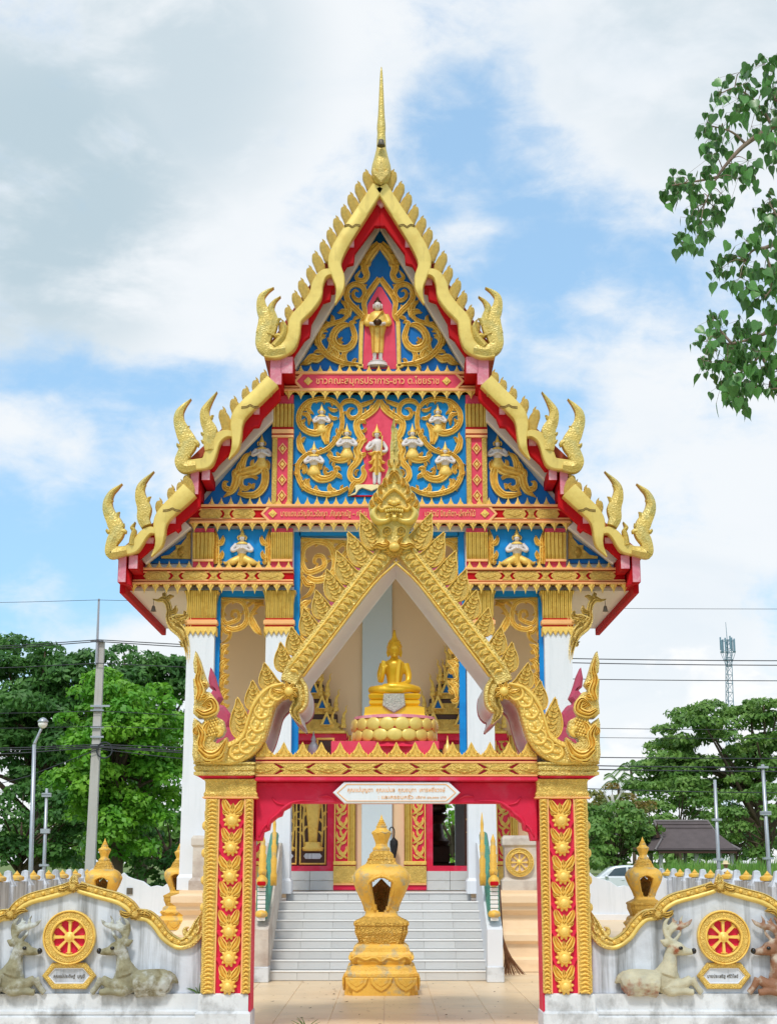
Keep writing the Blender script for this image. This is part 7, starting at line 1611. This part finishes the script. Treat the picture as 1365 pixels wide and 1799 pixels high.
# left: dark feathery trees behind, bright tree in front
tg = 'trees beyond the courtyard walls'
x, _, z = at(60, 1290, 72); cl = crown(x, 72, z + .2, (6.0, 3.5, 4.3), 120, (.2, .36), .55, .3); tree('rain_tree', 'dark feathery tree filling the left edge behind the utility pole', x + .4, 72, 12, cl, LF_DARK, 400, .15, .35, group=tg, aspect=2.2)
x, _, z = at(255, 1230, 76); cl = crown(x, 76, z, (3.4, 3, 2.9), 60, (.2, .36), .55, .3); tree('rain_tree', 'dark feathery tree behind the bright one, next to the left temple column', x, 76, 11, cl, LF_DARK, 400, .15, .3, group=tg, aspect=2.2)
x, _, z = at(208, 1350, 58); cl = crown(x, 58, z + .15, (2.6, 2.2, 3.75), 150, (.18, .30), .85, .35) + crown(x - .3, 58, z + 2.4, (1.7, 1.5, 1.2), 12, (.3, .5), .6); tree('broadleaf_tree', 'bright green dense tree behind the utility pole left of the temple', x, 58, 8.5, cl, LF_BRIGHT, 430, .135, .22, group=tg)
x, _, z = at(40, 1450, 68); cl = crown(x, 68, z, (4.5, 2, 2.0), 26, (.3, .5), .7); tree('understorey_tree', 'low dark bushy tree at the left edge under the feathery crown', x, 68, 4, cl, LF_DARK, 420, .15, .15, group=tg)
x, _, z = at(300, 1490, 64); cl = crown(x, 64, z, (2.6, 2, 1.7), 20, (.3, .5), .7); tree('understorey_tree', 'low dark bushy tree beside the left temple column foot', x, 64, 3.5, cl, LF_DARK, 420, .15, .15, group=tg)
# right: spreading tree, rusty bushes, distant palms
x, _, z = at(1330, 1330, 112)
cl = []
for (px, py, rx, n) in ((1360, 1245, 1.6, 9), (1310, 1255, 2.2, 9), (1260, 1262, 2.2, 9), (1225, 1290, 2.4, 9), (1190, 1297, 1.3, 5), (1330, 1300, 3.2, 12), (1240, 1330, 2.6, 8), (1170, 1345, 1.6, 6), (1210, 1350, 2.6, 9), (1290, 1340, 3.5, 10), (1150, 1365, 1.2, 5), (1180, 1385, 2.2, 8), (1250, 1385, 3, 9), (1340, 1375, 3, 10), (1400, 1300, 3, 10), (1420, 1360, 3, 10)):
    a, _, b = at(px, py, 112)
    for i in range(n): r = random.uniform(.55, 1.0); cl.append((a + random.uniform(-1, 1) * rx, 112 + random.uniform(-3, 3), b + random.uniform(-.8, .6), r * random.uniform(1.1, 1.8), r * 1.5, r * random.uniform(.5, .85)))
tree('spreading_tree', 'wide spreading tree with layered branches at the right edge', x, 112, 13, cl, LF_MID, 260, .2, .45, group=tg, aspect=2.0)
for px, py, Y, R, n, m_, lab, nm in ((1340, 1440, 104, (3.2, 2, 2.6), 26, LF_MID, 'mid green tree behind the steel pole at the right edge', 'bushy_tree'), (1190, 1425, 108, (2.6, 2, 2.2), 20, LF_MID, 'green tree behind the pavilion roof', 'bushy_tree'), (1290, 1450, 118, (4.5, 2, 2.8), 24, LF_DARK, 'shady tree mass right behind the pavilion ridge', 'bushy_tree'), (1075, 1470, 92, (2.7, 2, 2.0), 32, LF_MID, 'green bushy tree above the parked car', 'bushy_tree'), (1070, 1422, 97, (2.5, 2, 1.5), 22, LF_RUST, 'tree with rusty orange young leaves next to the right gate pillar', 'rusty_tree'), (1125, 1440, 100, (1.2, 1.5, 1.4), 12, LF_RUST, 'small tree with yellowish leaves left of the pavilion', 'rusty_tree'), (1015, 1480, 88, (2, 2, 1.6), 16, LF_MID, 'green bushy tree half hidden by the right gate pillar', 'bushy_tree')):
    x, _, z = at(px, py, Y); cl = crown(x, Y, z, R, n, (.3, .5), .6); tree(nm, lab, x, Y, z + 1, cl, m_, 260, .18, .16, group=tg)
x, _, z = at(2.3, 1470, 66); tree('bushy_tree', 'green tree seen through the rear doorway of the temple hall', 2.9, 70, 5, crown(2.9, 70, 3.2, (2.2, 1.6, 2.2), 22, (.3, .5), .7), LF_BRIGHT, 200, .18, .15, group=tg)
B = MB(); bx, _, bz = at(1073, 1400, 95)
bx0_ = bx; B.tube([(bx, 94, 0), (bx, 94, bz * .8), (bx - .1, 94, bz + .1)], [.16, .13, .09], 7, 3); B.tube([(bx, 94, bz - .8), (bx - .5, 94, bz + .1), (bx - .55, 94, bz + .6)], [.09, .06, .03], 6, 3); B.tube([(bx, 94, bz - .5), (bx + .45, 94, bz + .2), (bx + .35, 94, bz + .8)], [.08, .06, .03], 6, 3); B.tube([(bx + .4, 94, bz + .2), (bx + .7, 94, bz + .35)], [.05, .03], 6)
tag(B.build('dead_tree', BARKP, smooth=True), 'bare pale forked tree trunk among the rusty leaved trees', 'tree')
for px, py, Y, lab in ((1085, 1372, 150, 'left one of two distant palms by the gate naga'), (1108, 1352, 150, 'taller right one of two distant palms')):
    x, _, z = at(px, py, Y); t = thing('palm_tree', lab, 'palm', (x, Y, 0), tg); B = MB(); B.tube([(x, Y, 0), (x + .1, Y, z * .6), (x, Y, z)], [.2, .16, .13], 7, 3); B.build('trunk', BARK, t, smooth=True)
    for i in range(14):
        a = i * 2.4; el = random.uniform(-.3, 1.1); B = MB(); L2 = random.uniform(1.8, 2.4); d = np.array((cos(a) * cos(el), sin(a) * cos(el), sin(el)))
        p0 = np.array((x, Y, z)); p1 = p0 + d * L2 * .5; p2 = p0 + d * L2 * .9 + np.array((0, 0, -.7)); B.tube([p0, p1, p2], [.03, .02, .008], 4, 4)
        for q_ in catmull([p0, p1, p2], 8)[3:]:
            for s in (-1, 1): e = q_ + np.array((-sin(a) * s * .35, cos(a) * s * .35, -.28)); w_ = d * .05; B.add([q_ - w_, q_ + w_, e], [(0, 1, 2)])
        B.build('frond', LF_MID, t)
# tall grass beyond the right wall
V, F = [], []; n = 26000; gx_ = RNG.uniform(13.5, 34, n); gy = RNG.uniform(62, 88, n); keep = gx_ < gy * .33; gx_, gy = gx_[keep], gy[keep]; n = len(gx_)
hh = RNG.uniform(1.0, 1.9, n) * (.75 + .35 * np.sin(gx_ * .9 + gy * .35)); a = RNG.uniform(0, 2 * pi, n); wv = .035; l = RNG.normal(scale=.25, size=(n, 2))
b0 = np.stack([gx_ - wv * np.cos(a), gy - wv * np.sin(a), np.zeros(n)], 1); b1 = np.stack([gx_ + wv * np.cos(a), gy + wv * np.sin(a), np.zeros(n)], 1); t1 = np.stack([gx_ + l[:, 0] + .01, gy + l[:, 1], hh], 1); t0_ = np.stack([gx_ + l[:, 0] * .4 - wv * .8, gy + l[:, 1] * .4, hh * .6], 1)
V = np.stack([b0, b1, t1, t0_], 1).reshape(-1, 3); F = np.arange(n * 4).reshape(-1, 4)
tag(place('tall_grass', fastmesh('tall_grass', V, F, LF_GRASS)), 'tall green grass and weeds growing beyond the right courtyard wall', 'grass', kind='stuff')
# far tree line closing the horizon
cl = []
for i in range(150): px = RNG.uniform(-900, 2300); a, _, b = at(px, 1485, 230); cl.append((a, 230 + RNG.uniform(-8, 8), b + RNG.uniform(-3, 2.5), RNG.uniform(3, 6), 3, RNG.uniform(1.6, 3)))
V, F = leafcloud(cl, 26, .7); tag(place('distant_wood', fastmesh('distant_wood', V, F, LF_MID)), 'far line of trees along the horizon behind everything', 'wood', kind='stuff')

# heart leaved fig branches reaching in at upper right
YF = 18.2
LEAF = material('fig_leaf', S(98, 148, 78), .32, 0, .22, 8, objvar=.4, sss=.36)
TWIG = material('fig_bark', S(140, 120, 104), .85, 0, .15, 8)
fg = thing('fig_tree', 'fig tree with heart shaped hanging leaves reaching in at the upper right', 'tree', (9.2, YF + .5, 0))
q = lambda x, y, d=0.0: PPt(1140 + x * .3612, 80 + y * .3612, YF + d)
B = MB(); B.tube([(9.2, YF + .5, -.1), (9.1, YF + .5, 3), (9.3, YF + .4, 6), (9.0, YF + .3, 9), (9.1, YF + .4, 12)], [.42, .34, .28, .2, .08], 12, 4); B.build('trunk', TWIG, fg, smooth=True)
limbs = [[(9.0, YF + .3, 9.0), (7.2, YF + .2, 10.2), q(760, 330), q(600, 395), q(470, 480), q(390, 560), q(330, 640), q(300, 700), q(270, 770)], [(9.1, YF + .3, 8.0), (7.0, YF, 8.3), q(800, 960), q(560, 985), q(500, 1000), q(470, 1050)], [(9.2, YF + .4, 6.5), (7.2, YF + .2, 7.4), q(800, 1250), q(590, 1380), q(540, 1410), q(400, 1450), q(330, 1430)], [q(600, 395), q(540, 300), q(430, 210), q(350, 230)], [q(760, 330), q(620, 270), q(560, 150)], [q(590, 1380), q(540, 1500), q(460, 1600), q(420, 1700)], [q(400, 1450), q(340, 1380), q(310, 1340)], [q(470, 480), q(400, 420), q(300, 390)], [q(330, 640), q(230, 660), q(110, 680)], [q(800, 960), q(650, 860), q(590, 780)], [q(560, 985), q(600, 1150), q(560, 1230)], [q(540, 1500), q(590, 1600), q(580, 1670)]]
for i, lm in enumerate(limbs): B = MB(); B.tube(lm, [.09, .05, .03, .016, .008] if len(lm) > 5 else [.02, .014, .007], 7, 5); B.build('branch', TWIG, fg, smooth=True)
lpts = np.concatenate([np.array(catmull(l_, 6)) for l_ in limbs])
CLU = [(560, 90), (600, 70), (440, 130), (480, 180), (560, 190), (610, 210), (345, 235), (430, 260), (500, 270), (590, 310), (610, 260), (420, 320), (545, 330), (280, 375), (360, 395), (290, 450), (350, 500), (310, 530), (560, 460), (600, 520), (590, 420), (480, 560), (510, 630), (430, 650), (400, 600), (290, 625), (150, 655), (110, 690), (210, 680), (140, 720), (350, 720), (250, 750), (310, 780), (200, 840), (250, 880), (340, 840), (180, 940), (240, 920), (580, 745), (560, 790), (615, 830), (570, 860), (470, 950), (600, 970), (390, 1040), (355, 1080), (460, 1060), (560, 1090), (440, 1130), (460, 1180), (600, 1130), (590, 1190), (530, 1230), (590, 1280), (310, 1330), (345, 1370), (470, 1370), (430, 1390), (540, 1390), (600, 1420), (280, 1440), (320, 1480), (260, 1530), (450, 1470), (520, 1490), (600, 1520), (330, 1580), (400, 1590), (470, 1570), (540, 1610), (590, 1650), (350, 1650), (400, 1690), (450, 1720), (430, 1640), (490, 1650), (380, 1540), (560, 1560), (410, 1470)]
lv = MB(); LS = [(0, 0), (.26, .10), (.48, -.02), (.55, -.28), (.40, -.62), (.18, -.9), (.05, -1.12), (0, -1.42)]
v_ = [(x_, .08 * abs(x_), z_) for x_, z_ in LS] + [(-x_, .08 * abs(x_), z_) for x_, z_ in LS[1:-1]] + [(0, -.05, -.3), (0, -.04, -.75)]
v_ = [(a_, b_ - .12 * c_ * c_, c_) for a_, b_, c_ in v_]
R_ = list(range(0, 8)); Lf = [0] + list(range(8, 14)) + [7]
fs = []
for side_ in (R_, Lf):
    for i in range(7): mid = 14 if i < 4 else 15; fs.append((side_[i], side_[i + 1], mid))
    fs.append((side_[4], 15, 14))
lv.add(v_, fs); leaf0 = lv.build('leaf', LEAF, fg, origin=(0, 0, 0), smooth=True)
tw = MB(); cnt = 0; extraV, extraF = [], []; lverts = np.array(v_)
clusters = [(q(x_, y_, random.uniform(-.35, .35)), True) for x_, y_ in CLU] + [((random.uniform(5.0, 11.5), YF + random.uniform(-2, 2), random.uniform(6.5, 12.5)), False) for _ in range(170)]
from mathutils import Euler
allv = []
for c, seen in clusters:
    c = np.array(c); i = np.argmin(np.linalg.norm(lpts - c, axis=1)); b0 = lpts[i]
    tw.tube([b0, (b0 + c) / 2 + np.array((0, 0, .06)), c], [.009, .006, .003], 4, 3)
    for k in range(random.choice((9, 10, 11)) if seen else 6):
        o_ = np.array((random.gauss(0, .078), random.gauss(0, .15), random.gauss(-.01, .075))); p = c + o_; s = random.uniform(.07, .14)
        e = (random.gauss(.25, .3), random.gauss(0, .35), random.uniform(0, 2 * pi) if random.random() < .3 else random.gauss(0, .7))
        tw.tube([c, p + np.array((0, 0, .02)), p], [.0022, .002], 3); allv.append((seen, s, p, e))
allv.sort(key=lambda a_: (not a_[0], -a_[1]))
for n_, (seen, s, p, e) in enumerate(allv):
    if n_ < 300:
        o = leaf0 if n_ == 0 else leaf0.copy()
        if n_: COL.objects.link(o)
        hang(o, tuple(p), fg); o.scale = (s, s, s); o.rotation_euler = e
    else:
        M = np.array(Euler(e).to_matrix()) * s; extraV.append(lverts @ M.T + p); extraF.append(np.array(fs) + len(extraV) * 16 - 16)
tw.build('twigs', TWIG, fg); tag(fg.children[-1], kind='stuff')
me = fastmesh('foliage', np.concatenate(extraV), np.concatenate(extraF), LEAF, True); o = place('foliage', me, fg); tag(o, kind='stuff')
